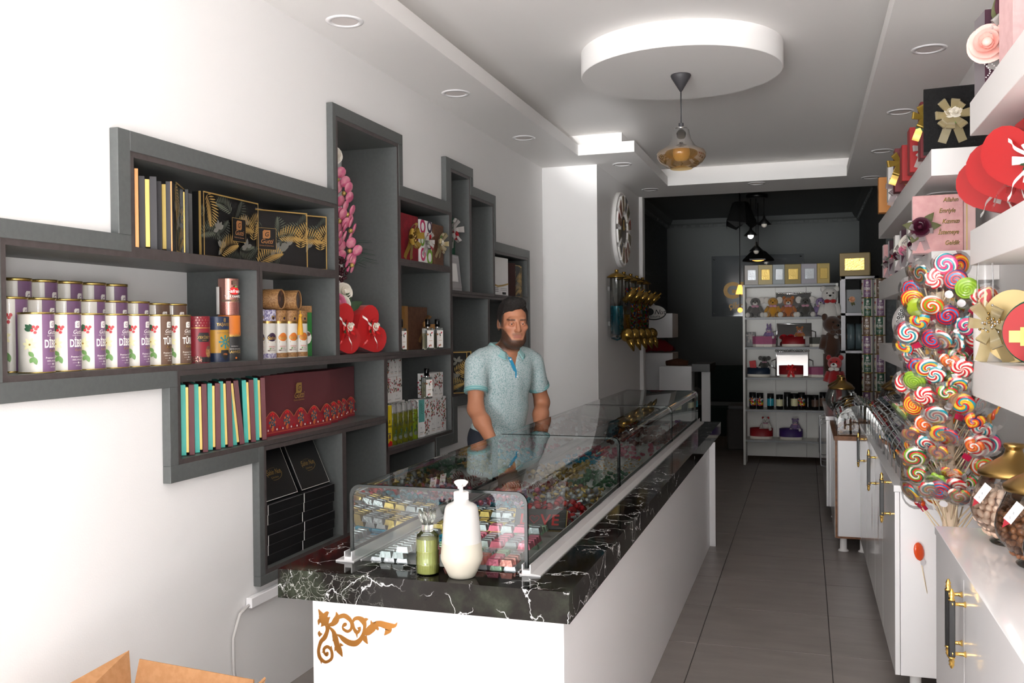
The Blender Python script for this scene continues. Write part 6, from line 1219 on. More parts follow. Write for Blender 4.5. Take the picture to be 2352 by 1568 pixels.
tree = thing('lollipop_stand', 'pale wooden pole full of holes that carries the lollipops', 'stand', (TX_+.073, TY_, 0), (0, R_(-2.58), 0)); mat('pole_wood', '#e6cfb4', .55, noise=('#dcc2a4', 14, 3)); MB().cyl(.0265, 0.02, 1.622, 'pole_wood', 24, bev=.003).build('pole', tree); MB().cyl(.13, 0, .02, 'pole_wood', 28, bev=.004).build('base', tree)
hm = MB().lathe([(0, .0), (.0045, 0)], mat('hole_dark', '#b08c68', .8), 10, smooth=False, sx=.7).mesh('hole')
for i in range(90):
    a = i*2.39996; z = .85+.0084*i; link('hole', hm, tree, (.0267*math.cos(a), .0267*math.sin(a), z), (0, HP, a))
q = random.Random(11); NL = 138; used = {}
for i in range(NL):
    a = i*2.39996+q.uniform(-.3, .3); zz = 1.53-.0059*i+q.uniform(-.012, .012); e = R_(q.uniform(48, 64)) if i > 10 else R_(q.uniform(56, 80)); L = q.uniform(.13, .185) if i > 12 else q.uniform(.14, .20)
    s_ = Vector((math.cos(a)*math.cos(e), math.sin(a)*math.cos(e), math.sin(e))); bx = TX_+.045*(1.62-zz); base = Vector((bx+.022*math.cos(a), TY_+.022*math.sin(a), zz)); c = base+s_*(L+.02)
    if c.x > .54 and abs(c.y-3.5) < .12 and (1.21 < c.z < 1.42 or c.z > 1.64): c.x = .50
    nrm = Vector((math.cos(a)*math.sin(e), math.sin(a)*math.sin(e), -math.cos(e))); tg = s_.cross(nrm); f = q.gauss(0, .5); nrm = (nrm*math.cos(f)+tg*math.sin(f)).normalized(); ai = Vector((-.35, -1, .1)); ai = ai-s_*ai.dot(s_); nrm = (nrm*.35+ai.normalized()*q.choice((.3, .9, 1.4))).normalized(); nrm = (nrm-s_*nrm.dot(s_)).normalized(); xx = s_.cross(nrm).normalized()
    Mx = Matrix((xx, s_, nrm)).transposed().to_4x4(); Mx.translation = c
    nm, shp, me = CND[(i*7+q.randrange(3)) % len(CND)] if i not in (20, 47, 90) else (('teal', 'smiling round', None) if i != 20 else ('lime', 'plain round', None))
    if me is None: me = disc_mesh('candy_teal' if nm == 'teal' else 'candy_lime')
    used.setdefault((nm, shp), 0); used[(nm, shp)] += 1; k = used[(nm, shp)]
    tier = ('top', 'upper', 'middle', 'lower', 'bottom')[min(4, i*5//NL)]; side = 'front' if math.sin(a) < -.5 else ('left' if math.cos(a) < -.4 else ('right' if math.cos(a) > .4 else 'rear'))
    t = link('lollipop', None); t.matrix_world = Mx @ Matrix.Scale(1.2, 4); tag(t, '%s %s lollipop, %s of its kind down the pole' % (nm, shp, ORD[k-1]), 'lollipop', 'lollipops on the pole')
    link('candy', me, t); link('stick', stick_me, t, (0, -.028, 0)); link('wrapper', wrap_me, t)
    if i % 3 == 0: link('tag', tag_me, t)
    elif i % 5 == 0: link('tag', tagw_me, t)
    if shp == 'smiling round':
        o = MB(); [o.lathe([(0, .0074), (.006, .0073)], 'white', 10, (u, .008, 0), False).lathe([(0, .0078), (.003, .0077)], 'black', 8, (u+.001, .007, 0), False) for u in (-.009, .008)]; o.tube([(-.012, -.007, .0076), (0, -.013, .0076), (.013, -.006, .0076)], .0009, 'black', 5); o.build('face', t)
t = link('lollipop', None, None, (.424, 3.925, .605), (R_(90), R_(-12), R_(28))); tag(t, 'single red lollipop fixed to the white cabinet side', 'lollipop'); link('candy', MB().ell((0, 0, 0), (.022, .038, .010), 'horn_orange', 14, 9).mesh('candy'), t); link('stick', stick_me, t, (0, -.028, 0)); link('tag', tagw_me, t)
# ------------------------------------------------------------------ acrylic bins, gilt-lidded jars and stacked tins down the aisle
def bin_(lab, x0, x1, y, z, d, hgt, first={}):
    k = (round(x1-x0, 3), d, hgt)
    if k in first: return copy_tree(first[k], ((x0+x1)/2, y, z), 0, lab)
    t = thing('acrylic_bin', lab, 'bin', ((x0+x1)/2, y, z), 0, 'clear acrylic sweet bins'); first[k] = t; w = (x1-x0)/2; n = 14; hb = hgt*.45
    arc = [(w*math.cos(math.pi*i/n), hb+(hgt-hb)*math.sin(math.pi*i/n)) for i in range(n+1)]; prof = [(w, 0)]+arc+[(-w, 0)]
    m = len(prof); o = MB(); o.add([(x, 0, zz) for x, zz in prof]+[(x, d, zz) for x, zz in prof], [(i, i+1, m+i+1, m+i) for i in range(m-1)], 'acrylic', True); o.poly([(x, 0, zz) for x, zz in prof], 'acrylic').poly([(x, d, zz) for x, zz in prof], 'acrylic'); o.build('shell', t)
    e = MB(); e.tube([(x, 0, zz) for x, zz in prof], .0022, thin_glass('acrylic_edge', '#b9bdbd', 1.5, .05, .3), 5); e.build('front_rim', t)
    MB().ell((0, d*.5, hgt+.012), (.014, .014, .012), 'cap_clear', 10, 7).cyl(.006, hgt-.002, hgt+.004, 'cap_clear', 8, (0, d*.5, 0)).build('knob', t); return t
SWM = []
for nm, c1, c2 in (('brown', '#5f3a28', '#9a6f4c'), ('cream', '#c9b491', '#9d805b'), ('red', '#8f2d2a', '#c9803c'), ('green', '#5d7a3a', '#8f9f50'), ('grey', '#6e6a63', '#b0a89a'), ('amber', '#a3742f', '#d0b060')): SWM.append((nm, mat('sweets_'+nm, c1, .35, noise=(c2, 45, 2), bump=(70, 1., 2))))
def heap(lab, x0, x1, y0, y1, z, h, m):
    q = random.Random(int(y0*100)); o = MB().grid(lambda u, v: (x0+(x1-x0)*u, y0+(y1-y0)*v, z+.004+h*(math.sin(math.pi*min(max(u, .02), .98))**.4)*(math.sin(math.pi*min(max(v, .02), .98))**.3)+q.uniform(-.008, .008)), 12, 8, m).box(x0, x1, y0, y1, z+.002, z+.006, m).build('loose_sweets'); tag(o, lab, 'sweets', None, 'stuff')
for i in range(11):
    y = 4.06+.205*i; nm, m = SWM[(i*5+1) % 6]; bin_('clear domed acrylic bin on the middle cabinet, %s from the near end' % (ORD+['eleventh'])[i], .37, .79, y, .863, .195, .20); heap('%s loose sweets in the %s bin of the middle cabinet' % (nm, ORD[i]), .38, .78, y+.01, y+.185, .863, .085, m)
for i in range(4):
    y = 6.44+.24*i; nm, m = SWM[(i*2) % 6]; bin_('clear domed acrylic bin on the brown-edged cabinet, %s from the near end' % ORD[i], .20, .50, y, .776, .22, .20); heap('%s loose sweets in the %s bin of the brown-edged cabinet' % (nm, ORD[i]), .21, .49, y+.01, y+.21, .776, .075, m)
for i in range(6): nut_jar('small gilt-lidded glass jar along the wall, %s from the near end' % ORD[i], (.67, 6.55+.24*i if i < 4 else 7.62+.26*(i-4), .776 if i < 4 else .801)); 
nut_jar('gilt-lidded glass jar alone on the far cabinet beside the red bear', (.27, 7.66, .801)); nut_jar('second gilt-lidded jar behind the lone one on the far cabinet', (.27, 7.95, .801))
heap('dark sweets in the lone far jar', .22, .32, 7.61, 7.71, .83, .06, SWM[0][1])
mat('tin_green', '#2f5a45', .4); tg_ = coffee_tin('coffee_tin', 'green and white coffee tin at the foot of the far tin column', 'tin_green', 'FİLTRE'); tg_.location = (.555, 9.24, 0); tg_.rotation_euler = (0, 0, R_(-12))
for c in range(2):
    for k in range(11):
        if c == 0 and k == 0: continue
        src, nm = ((tg_, 'green'), (tp, 'purple'), (tb, 'brown'))[(k+c) % 3]; o = copy_tree(src, (.555+.112*c, 9.24, .1765*k), R_(-12+5*((k*3) % 4)), '%s coffee tin in the %s far column, %s from the floor' % (nm, ('left', 'right')[c], ORD[k]), 'columns of coffee tins'); o.scale = (1, 1, 1)
# ------------------------------------------------------------------ wall clock and sweet dispensers on the pillar side
ck = thing('wall_clock', 'round white wall clock with twelve coloured picture segments', 'clock', (-1.630, 8.323, 2.40), R_(90)); rc = .345
MB().lathe([(0, -.001), (rc, -.001), (rc, -.035), (rc-.014, -.04), (rc-.02, -.02), (0, -.02)], 'white', 64, M=Matrix.Rotation(HP, 4, 'X') @ Matrix.Diagonal((1, 1, -1, 1))).build('dial', ck)
MB().lathe([(0, .044), (.135, .044), (.145, .04), (.145, .02)], 'white', 40, M=Matrix.Rotation(HP, 4, 'X')).build('hub_rim', ck); MB().lathe([(0, .046), (.122, .046)], mat('clock_face', '#4a3a30', .3), 40, M=Matrix.Rotation(HP, 4, 'X'), smooth=False).build('hub_face', ck)
for m_n, c in (('seg_red', '#8f3326'), ('seg_olive', '#5a5a3c'), ('seg_blue', '#2d4460'), ('seg_gold', '#8f7438')): mat(m_n, c, .4, noise=('#b8a890', 14, 3))
for k in range(12):
    a = k*math.pi/6+math.pi/12; w = .20
    def seg(r0, r1, da): return [(r0*math.cos(a-da), r0*math.sin(a-da)), (r1*math.cos(a-da*.95), r1*math.sin(a-da*.95)), (r1*math.cos(a), r1*math.sin(a)*1.0), (r1*math.cos(a+da*.95), r1*math.sin(a+da*.95)), (r0*math.cos(a+da), r0*math.sin(a+da))]
    s_ = MB().prism(seg(.165, .318, w)[::-1], -.055, -.02, 'white', 'y').build('segment', ck); MB().prism(seg(.175, .308, w*.86)[::-1], -.058, -.054, ('seg_red', 'seg_olive', 'seg_blue', 'seg_gold', 'seg_red')[k % 5], 'y').build('picture', s_)
MB().box(-.004, .004, -.05, -.047, 0, .09, 'gold_print').build('hand', ck); MB().box(-.003, .003, -.052, -.049, -.01, .11, 'gold_print').build('hand', ck, (0, 0, 0), (0, R_(70), 0))
def m_beans(name, cols, sc):
    m = bpy.data.materials.new(name); m.use_nodes = True; MC[name] = m; nt = m.node_tree; p = nt.nodes['Principled BSDF']; tc = N(nt, 'ShaderNodeTexCoord'); v = N(nt, 'ShaderNodeTexVoronoi', Scale=sc); nt.links.new(tc.outputs['Object'], v.inputs['Vector'])
    sp = nt.nodes.new('ShaderNodeSeparateColor'); nt.links.new(v.outputs['Color'], sp.inputs[0]); r = ramp(nt, sp.outputs[0], [(i/len(cols), c) for i, c in enumerate(cols)], 'CONSTANT'); nt.links.new(r.outputs[0], p.inputs['Base Color']); p.inputs['Roughness'].default_value = .25
    bp = N(nt, 'ShaderNodeBump', Strength=1.); bp.invert = True; bp.inputs['Distance'].default_value = .01; nt.links.new(v.outputs['Distance'], bp.inputs['Height']); nt.links.new(bp.outputs[0], p.inputs['Normal'])
MIX = ['#c8202a', '#e2b52a', '#2a8a3a', '#2a5aa0', '#e0e0d8', '#d8702a']
m_beans('beans_mix', MIX, 60)
mat('bean_blue', '#2b9cb4', .25); mat('bean_yellow', '#d9a020', .25); mat('disp_gold', '#9c7c3c', .2, .9)
for i, y in enumerate((7.80, 8.13, 8.46, 8.79, 9.12)):
    fillz = (.27, .20, .45, .47, .44)[i]; t = thing('sweet_dispenser', 'wall-mounted clear tube dispenser with gilt cap and chute, %s from the near end' % ORD[i], 'dispenser', (-1.55, y, 1.42), R_(90), 'tube dispensers on the pillar side')
    MB().lathe([(.058, .03), (.060, .0), (.060, .52)], 'jar_glass', 24).build('tube', t); MB().lathe([(.050, .545), (.085, .515), (.086, .522), (.05, .548), (.03, .556), (.018, .560), (.016, .575), (.02, .582), (0, .586)], 'disp_gold', 24).build('cap', t)
    MB().box(-.012, .012, .055, .078, .10, .14, 'chrome').box(-.012, .012, .055, .078, .40, .44, 'chrome').build('bracket', t)
    MB().lathe([(0, -.03), (.05, -.012), (.058, .03)], 'jar_glass', 20).build('bottom', t)
    MB().ell((0, -.085, .02), (.055, .062, .06), 'disp_gold', 18, 12).build('chute', t); MB().tube([(0, -.10, -.01), (0, -.13, -.07), (0, -.145, -.12)], [.035, .026, .006], 'disp_gold', 10).build('spout', t)
    MB().tube([(0, -.06, .31), (0, -.16, .40)], .026, 'disp_gold', 14).build('scoop_handle', t); MB().tube([(0, -.16, .40), (0, -.185, .423)], [.012, .009], 'disp_gold', 10).build('handle_tip', t)
    if i < 2:
        be = MB().ell((0, 0, 0), (.0125, .009, .009), ('bean_blue', 'bean_yellow')[i], 8, 6).mesh('jelly_bean'); q = random.Random(i); z = .0
        while z < fillz:
            for k in range(15):
                a = k*2*math.pi/15+z*40
                if 0.3 < (a-R_(180)) % (2*math.pi) < 2.2: continue
                tag(link('jelly_bean', be, None, (-1.55+.046*math.cos(a), y+.046*math.sin(a), 1.425+z), (q.uniform(0, 6), q.uniform(0, 6), q.uniform(0, 6))), '%s sweet bean in the %s wall dispenser' % (('blue', 'yellow')[i], ORD[i]), 'sweet', ('blue', 'yellow')[i]+' beans in the dispenser')
            z += .0185
        o = MB().cyl(.038, 0, fillz, ('bean_blue', 'bean_yellow')[i], 16, (-1.55, y, 1.42)).build('bean_filling'); tag(o, '%s beans in the middle of the %s dispenser tube' % (('blue', 'yellow')[i], ORD[i]), 'sweets', None, 'stuff')
    else:
        o = MB().cyl(.0565, 0, fillz, 'beans_mix', 24, (-1.55, y, 1.422)).build('bean_filling'); tag(o, 'many-coloured small beans in the %s dispenser tube' % ORD[i], 'sweets', None, 'stuff')
# ------------------------------------------------------------------ white shelf rack at the back with plush toys and gifts
RK = [.276, .605, .952, 1.28, 1.602, 1.953]; BX0, BX1, BY0, BY1 = -.64, .33, 10.22, 10.55
rk = thing('shelf_rack', 'white shelf rack with plush toys at the back of the shop', 'shelf', (0, 0, 0)); mat('rack_white', '#d9d8d4', .45); mat('rack_trim', '#8f9193', .55, .3)
for z in RK: MB().box(BX0, BX1, BY0, BY1, z-.022, z, 'rack_white').box(BX0, BX1, BY0-.003, BY0, z-.022, z, 'rack_trim').build('shelf', rk)
for x in (BX0, BX1-.016): MB().box(x-.008, x+.016, BY0-.004, BY1, 0, RK[-1], 'rack_white').build('side_panel', rk)
for k in range(3): MB().box(BX0+.325*k, BX0+.323*(k+1), BY1, BY1+.006, .06, RK[-1], 'rack_white').build('back_panel', rk)
def plush(lab, loc, s, body, ear=None, muzzle='plush_white', ears='round', foot='plush_white', scarf='plush_pink', rz=0., pose='sit'):
    t = thing('plush_toy', lab, 'plush toy', loc, rz, 'plush toys on the back rack'); t.scale = (s, s, s)
    if pose == 'sit':
        MB().ell((0, 0, .36), (.30, .26, .36), body, 14, 10).build('torso', t); hz_ = .82
        for k in (-1, 1): MB().tube([(k*.2, -.1, .14), (k*.36, -.42, .12)], [.13, .13], body, 10).ell((k*.38, -.47, .13), (.13, .10, .14), foot, 12, 8).build('leg', t); MB().tube([(k*.24, -.04, .56), (k*.38, -.2, .32)], [.10, .09], body, 9).ell((k*.385, -.21, .30), .095, body, 9, 7).build('arm', t)
    else:
        MB().ell((0, 0, .95), (.26, .2, .42), body, 14, 10).build('torso', t); hz_ = 1.55
        for k in (-1, 1): MB().tube([(k*.13, 0, .7), (k*.16, -.02, .1)], [.13, .11], body, 10).ell((k*.16, -.08, .08), (.12, .18, .1), body, 10, 7).build('leg', t); MB().tube([(k*.22, 0, 1.22), (k*.34, -.06, .85)], [.11, .1], body, 9).build('arm', t)
    MB().ell((0, -.03, hz_), (.27, .25, .25), body, 16, 11).build('head', t); MB().ell((0, -.24, hz_-.07), (.13, .09, .10), muzzle, 12, 8).build('muzzle', t); MB().ell((0, -.33, hz_-.03), (.045, .03, .035), 'black_gloss', 8, 6).build('nose', t)
    for k in (-1, 1):
        MB().ell((k*.10, -.25, hz_+.06), .028, 'black_gloss', 8, 6).build('eye', t)
        if ears == 'round': MB().ell((k*.22, 0, hz_+.21), (.10, .05, .11), ear or body, 10, 8).build('ear', t)
        elif ears == 'big': MB().ell((k*.34, .02, hz_+.10), (.17, .05, .19), ear or body, 12, 8).build('ear', t)
        else: MB().tube([(k*.10, 0, hz_+.2), (k*.13, .02, hz_+.38), (k*.16, .0, hz_+.56)], [.07, .09, .03], ear or body, 8).build('ear', t)
    o = MB(); o.ell((-.10, -.24, hz_-.22), (.11, .05, .07), scarf, 9, 6).ell((.10, -.24, hz_-.22), (.11, .05, .07), scarf, 9, 6).ell((0, -.26, hz_-.22), .045, scarf, 8, 6).build('bow', t); return t
for n_, c in (('plush_white', '#d9d5cf'), ('plush_grey', '#5f5c5a'), ('plush_yellow', '#c08a1e'), ('plush_orange', '#b4682a'), ('plush_dark', '#46443f'), ('plush_lilac', '#8a70a6'), ('plush_pink', '#c690a4'), ('plush_brown', '#4d3020'), ('plush_red', '#a80f14')): mat(n_, c, .9, sheen=.5, bump=(60, .6, 3))
zt = 1.603
plush('grey plush mouse sitting at the left of the top toy shelf', (-.52, 10.34, zt), .20, 'plush_grey', 'plush_white', ears='big'); plush('yellow plush elephant on the top toy shelf', (-.335, 10.34, zt), .20, 'plush_yellow', 'plush_white', 'plush_yellow', 'big'); plush('orange plush cow with a white face on the top toy shelf', (-.175, 10.34, zt), .20, 'plush_orange', ears='round'); plush('dark grey plush elephant on the top toy shelf', (.0, 10.34, zt), .20, 'plush_dark', 'plush_white', 'plush_dark', 'big'); plush('lilac plush mouse on the top toy shelf', (.155, 10.36, zt), .19, 'plush_lilac', 'plush_white', ears='big')
w_ = plush('long white plush bear with a red bow hanging on the rack corner', (.245, 10.12, 1.36), .30, 'plush_white', scarf='plush_red', pose='hang'); w_['group'] = 'plush toys hung on the rack'
plush('long brown plush bear slumped on the rack corner', (.26, 10.10, .96), .36, 'plush_brown', muzzle='plush_brown', scarf='plush_brown', pose='hang', rz=R_(30)); plush('red plush bear with a pale bow at the end of the cabinets', (.25, 8.72, .802), .235, 'plush_red', scarf='plush_white', pose='hang', rz=R_(-10))
def tray(lab, x, z, w, h, fancy):
    t = thing('metal_tray', lab, 'tray', (x, 10.47, z), (R_(-8 if fancy == 1 and z < 1 else -17), 0, 0), 'metal trays on the rack'); MB().box(-w/2, w/2, .0, .008, 0, h, 'chrome', .002).build('plate', t); o = MB(); r_ = .012
    o.tube([(-w/2, 0, 0), (w/2, 0, 0), (w/2, 0, h), (-w/2, 0, h), (-w/2, 0, 0)], .010, 'black_gloss' if fancy == 2 else 'chrome', 8); o.build('rim', t); o = MB()
    for k in range(15): o.ell((-w/2+w*k/14, -.004, h+.006), .013, 'chrome', 7, 5)
    if fancy: o.build('scroll_edge', t)
    MB().tube([(-w/2, 0, h*.3), (-w/2-.045, -.01, h*.38), (-w/2-.045, -.01, h*.62), (-w/2, 0, h*.7)], .007, 'chrome', 7).build('handle', t); MB().tube([(w/2, 0, h*.3), (w/2+.045, -.01, h*.38), (w/2+.045, -.01, h*.62), (w/2, 0, h*.7)], .007, 'chrome', 7).build('handle', t)
tray('silver tray with scrolled edge on the top toy shelf', -.125, 1.603, .36, .27, 1); tray('silver tray with side handles on the second toy shelf', -.12, 1.281, .36, .26, 0); tray('brightly shining silver tray on the third toy shelf', -.14, .953, .34, .275, 1)
def drum(lab, x, z, w, h, m, shape='oct', deco=None, y=10.36, d=None):
    t = thing('gift_drum', lab, 'gift box', (x, y, z), 0, 'low gift boxes on the rack'); n = 8 if shape == 'oct' else 28; k = w/2
    MB().lathe([(0, 0), (k, 0), (k, .03)], 'rose_white', n, smooth=n > 8, sy=.7).build('base', t); MB().lathe([(k*1.02, .03), (k*1.02, h), (k*.94, h), (k*.94, h-.02), (0, h-.02)], m, n, smooth=n > 8, sy=.7).build('wall', t)
    if deco: deco(t, h)
    return t
mat('drum_pink', '#a8577c', .5); mat('drum_red', '#8e0f18', .5); mat('drum_purple', '#3c2266', .5); mat('drum_navy', '#162a40', .5); mat('drum_grey', '#4a4a44', .5)
drum('pink octagonal gift box on the second toy shelf', -.43, 1.281, .24, .115, 'drum_pink'); plush('small lilac plush rabbit in the pink octagonal box', (-.38, 10.36, 1.37), .12, 'plush_lilac', ears='long')
drum('dark red round gift box in front of the handled tray', -.125, 1.281, .24, .11, 'drum_red', 'round'); plush('small orange plush bear in the dark red round box', (-.06, 10.38, 1.365), .12, 'plush_orange'); t = thing('rose_cushion', 'dark red fabric roses in the dark red round box', 'flowers', (-.19, 10.36, 1.385)); [rose(MB(), (0, 0, 0), .045, 'rose_red', (0, -.6, 1)).build('rose', t, (dx, 0, 0)) for dx in (-.035, .04)]
drum('grey octagonal gift box right of the handled tray', .15, 1.281, .22, .10, 'drum_grey')
t = gift('black box with a silver bow at the left of the second toy shelf', .10, .16, .08, (-.575, 10.40, 1.281), 0, 'black'); bow(MB(), (0, -.01, .12), .05, 'organza_white', seed=3).build('bow', t)
drum('navy gift box with a red card on the third toy shelf', -.49, .953, .24, .10, 'drum_navy', 'round'); t = thing('greeting_card', 'small red card standing in the navy gift box', 'card', (-.545, 10.36, 1.035), (R_(-10), R_(-8), 0)); MB().box(-.035, .035, 0, .004, 0, .095, 'red', .001).build('sheet', t); Print().text('1', 0, .03, .03, 'dark_red').emit(MB(), flat((0, 0, 0), (1, 0, 0), (0, 0, 1))).build('print', t)
plush('small grey plush elephant in the navy gift box', (-.43, 10.40, 1.035), .13, 'plush_dark', 'plush_grey', 'plush_dark', 'big')
drum('dark red gift box tied with a red ribbon before the shining tray', -.15, .953, .25, .125, 'drum_red', 'round', lambda t, h: bow(MB(), (0, -.1, h*.7), .06, 'ribbon_red', seed=5).build('bow', t)); drum('pink octagonal gift box at the right of the third toy shelf', .13, .953, .20, .11, 'drum_pink')
drum('dark red round gift box on the lowest toy shelf', -.465, .277, .24, .115, 'drum_red', 'round'); plush('white and red plush dog in the lowest red gift box', (-.42, 10.36, .37), .13, 'plush_white', 'plush_red'); drum('purple round gift box on the lowest toy shelf', -.155, .277, .24, .115, 'drum_purple', 'round'); plush('lilac plush mouse in the purple gift box', (-.11, 10.36, .37), .12, 'plush_lilac')
mat('jar_black', '#151414', .25)
JC = ['beans_mix', 'beans_mix', 'bean_blue', 'petal_cream', 'jar_black', 'petal_cream', 'beans_mix', 'jar_black', 'tin_brown', 'tin_brown']
for i, x in enumerate((-.553, -.475, -.365, -.27, -.19, -.117, -.043, .022, .095, .175)):
    h = (.18, .175, .17, .16, .185, .175, .185, .16, .16, .19)[i]; t = thing('sweet_jar', 'small dark-lidded jar of sweets on the jar shelf, %s from the left' % ORD[i], 'jar', (x, 10.30, .606), 0, 'dark-lidded jars'); MB().lathe([(0, 0), (.036, 0), (.036, h*.22)], 'jar_black', 18).build('base', t); MB().lathe([(.0355, h*.22), (.0355, h*.68)], JC[i], 18).build('contents', t); MB().lathe([(.037, h*.68), (.037, h), (0, h)], 'jar_black', 18).build('lid', t)
# frosted gift boxes along the rack top
for i, (x, w, m, m2) in enumerate(((-.555, .15, '#9a9692', 'foil_silver'), (-.41, .15, '#a89a72', 'foil_gold'), (-.27, .13, '#8f9597', 'foil_silver'), (-.125, .17, '#8a7a4a', 'foil_gold'), (.04, .165, '#96939a', 'foil_silver'), (.185, .13, '#b09a5c', 'foil_gold'))):
    t = thing('relief_box', '%s gift box with an embossed panel on the rack top, %s from the left' % (('silver', 'gold')[i % 2], ORD[i]), 'gift box', (x, 10.26, 1.954), R_(8), 'embossed boxes on the rack'); MB().box(-w/2, w/2, 0, .12, 0, .215, mat('relief_%d' % i, m, .5, .2), .004).build('body', t); MB().box(-w*.28, w*.32, -.006, 0, .05, .165, m2, .003).build('panel', t)
t = thing('relief_box', 'large bronze-gold box with an embossed panel on top of the steel rack', 'gift box', (.475, 9.86, 2.005), R_(-6)); MB().box(-.145, .145, 0, .14, 0, .235, mat('relief_big', '#7c6a42', .5, .25), .005).build('body', t); MB().box(-.095, .095, -.008, 0, .055, .18, 'foil_gold', .003).build('panel', t); MB().box(.12, .15, .004, .14, .002, .232, 'relief_big', .004).build('lid_edge', t)
# grey steel rack
sr = thing('steel_rack', 'narrow grey steel angle rack beside the toy shelves', 'rack', (0, 0, 0)); mat('rack_grey', '#8f8d90', .4, .3); SX0, SX1, SY0, SY1 = .345, .70, 9.84, 10.15
for x in (SX0, SX1-.04):
    for y in (SY0, SY1-.004): MB().box(x, x+.04, y, y+.004, 0, 2.0, 'rack_grey').build('post', sr)
for z in (.48, 1.25, 1.63, 2.0): MB().box(SX0, SX1, SY0, SY1, z-.025, z, 'rack_grey').build('shelf', sr)
t = gift('pale framed gift box with dried flowers on the steel rack', .20, .24, .08, (.50, 9.92, 1.63), R_(6), mat('frost', '#8e9294', .5)); rose(MB(), (-.05, -.02, .14), .03, 'rose_peach').build('flower', t); leaves(MB(), (-.05, -.01, .12), .05, 'leaf_olive').build('leaves', t)
for i, x in enumerate((.44, .52)): t = thing('ribbon_roll', 'large roll of grey ribbon on the steel rack, %s one' % ('left', 'right')[i], 'roll', (x, 10.0, 1.39), (0, HP, 0), 'ribbon rolls'); MB().lathe([(.03, -.035), (.135, -.035), (.135, .035), (.03, .035), (.03, -.035)], mat('roll_grey', '#5f6f74', .3), 28).build('ribbon', t); MB().lathe([(.028, -.036), (.031, -.036), (.031, .036), (.028, .036), (.028, -.036)], 'cardboard', 20).build('core', t)
for i, (x, m) in enumerate(((.45, 'pale_teal'), (.56, 'rose_pink'))): t = gift('tall %s carton on the lower steel rack shelf' % ('teal and white', 'pale pink')[i], .09, .30, .08, (x, 9.92, .48), R_(6), 'carton_white', 'box', name='carton'); MB().box(-.046, .046, -.001, .081, .15, .301, m).build('colour_band', t)
t = gift('stack carton under the two tall cartons of the steel rack', .25, .47, .25, (.52, 9.86, .005), 0, 'cardboard', 'box', name='carton')
# ------------------------------------------------------------------ back room: sign, lamps, sofa, counter
sg = thing('wall_sign', 'clear acrylic sign with bronze letters on the back wall', 'sign', (0, 13.99, 0)); MB().box(-1.335, -.02, -.02, -.012, 1.66, 2.56, thin_glass('sign_glass', '#c8cdd0', .8, .05, .12)).build('panel', sg)
mat('letter_bronze', '#5c4726', .35, .7)
def letters(body, x, z, h, bold=.02, sq=1.):
    vs, fs = text_geo(body, bold); xm = min(v[0] for v in vs); o = MB(); k = h*1.37
    f = [((v[0]-xm)*k*sq+x, -.035, v[1]*k+z) for v in vs]; bk = [(a, -.021, c) for a, _, c in f]; o.add(f, fs, 'letter_bronze'); n = {}
    for q in fs:
        for i in range(len(q)): e = (q[i-1], q[i]); n[tuple(sorted(e))] = n.get(tuple(sorted(e)), 0)+1
    o.add(f+bk, [(a, c, c+len(f), a+len(f)) for (a, c), m in n.items() if m == 1], 'letter_bronze'); o.build('lettering', sg)
letters('GUTTİ', -1.165, 1.935, .235, .04); letters('çikolata', -1.085, 1.775, .10, .02)
for x, z in ((-1.30, 2.51), (-.06, 2.52), (-1.30, 1.71), (-.06, 1.71)): MB().lathe([(0, .04), (.014, .036), (.014, .0)], 'chrome', 12, M=Matrix.Translation((x, 0, z)) @ Matrix.Rotation(HP, 4, 'X')).build('stud', sg)
mat('lamp_black', '#141414', .4, .3); mat('bulb_lit', '#ffffff', .3, emit=12., ecol='#fff6e8'); mat('amber_lit', '#d9963c', .3, emit=2.2, ecol='#f0a850')
lb = thing('pendant_lamp', 'large black faceted pendant lamp in the back room', 'lamp', (-.752, 11.5, 3.12)); MB().tube([(0, 0, 0), (0, 0, -.12)], .005, 'lamp_black', 6).build('cord', lb); o = MB(); vs = [(.10*math.cos(k*1.257+.3), .10*math.sin(k*1.257+.3), -.10) for k in range(5)]+[(.205*math.cos(k*1.257+.1), .205*math.sin(k*1.257+.1), -.37+.04*(k % 2)) for k in range(5)]+[(.16*math.cos(k*1.257+.7), .16*math.sin(k*1.257+.7), -.42) for k in range(5)]
o.add(vs, [q for k in range(5) for q in ((k, (k+1) % 5, 5+(k+1) % 5, 5+k), (5+k, 5+(k+1) % 5, 10+k))]+[(0, 1, 2, 3, 4)], 'lamp_black'); o.build('shade', lb)
cl_ = thing('pendant_cluster', 'black canopy with three small cone pendants, one lit', 'lamp', (-.56, 11.6, 3.12)); MB().cyl(.13, -.05, 0, 'lamp_black', 28, bev=.01).build('canopy', cl_); MB().tube([(0, 0, 0), (0, 0, -.001)], .01, 'lamp_black', 6)
for i, (dx, z) in enumerate(((.085, -.33), (-.075, -.46), (-.01, -.65))):
    a = MB().tube([(dx, 0, -.04), (dx, 0, z+.06)], .004, 'lamp_black', 6).build('cord', cl_); MB().lathe([(.012, z+.07), (.018, z+.03), (.085, z-.04), (.083, z-.042), (.015, z+.025)], 'lamp_black', 20, (dx, 0, 0)).build('shade', cl_); MB().ell((dx, 0, z-.045), .034, 'bulb_lit' if i == 1 else 'bulb_off', 14, 10).build('bulb', cl_)
am = thing('pendant_lamp', 'amber glowing glass lamp behind the boxes on the rack top', 'lamp', (-.585, 12.4, 3.12)); MB().tube([(0, 0, 0), (0, 0, -.62)], .005, 'lamp_black', 6).build('cord', am); MB().lathe([(.03, -.60), (.10, -.64), (.20, -.74), (.20, -.76), (.18, -.75), (.09, -.66)], 'lamp_black', 6, smooth=False).build('shade', am); MB().ell((0, 0, -.72), (.10, .10, .045), 'amber_lit', 16, 8).build('glass', am)
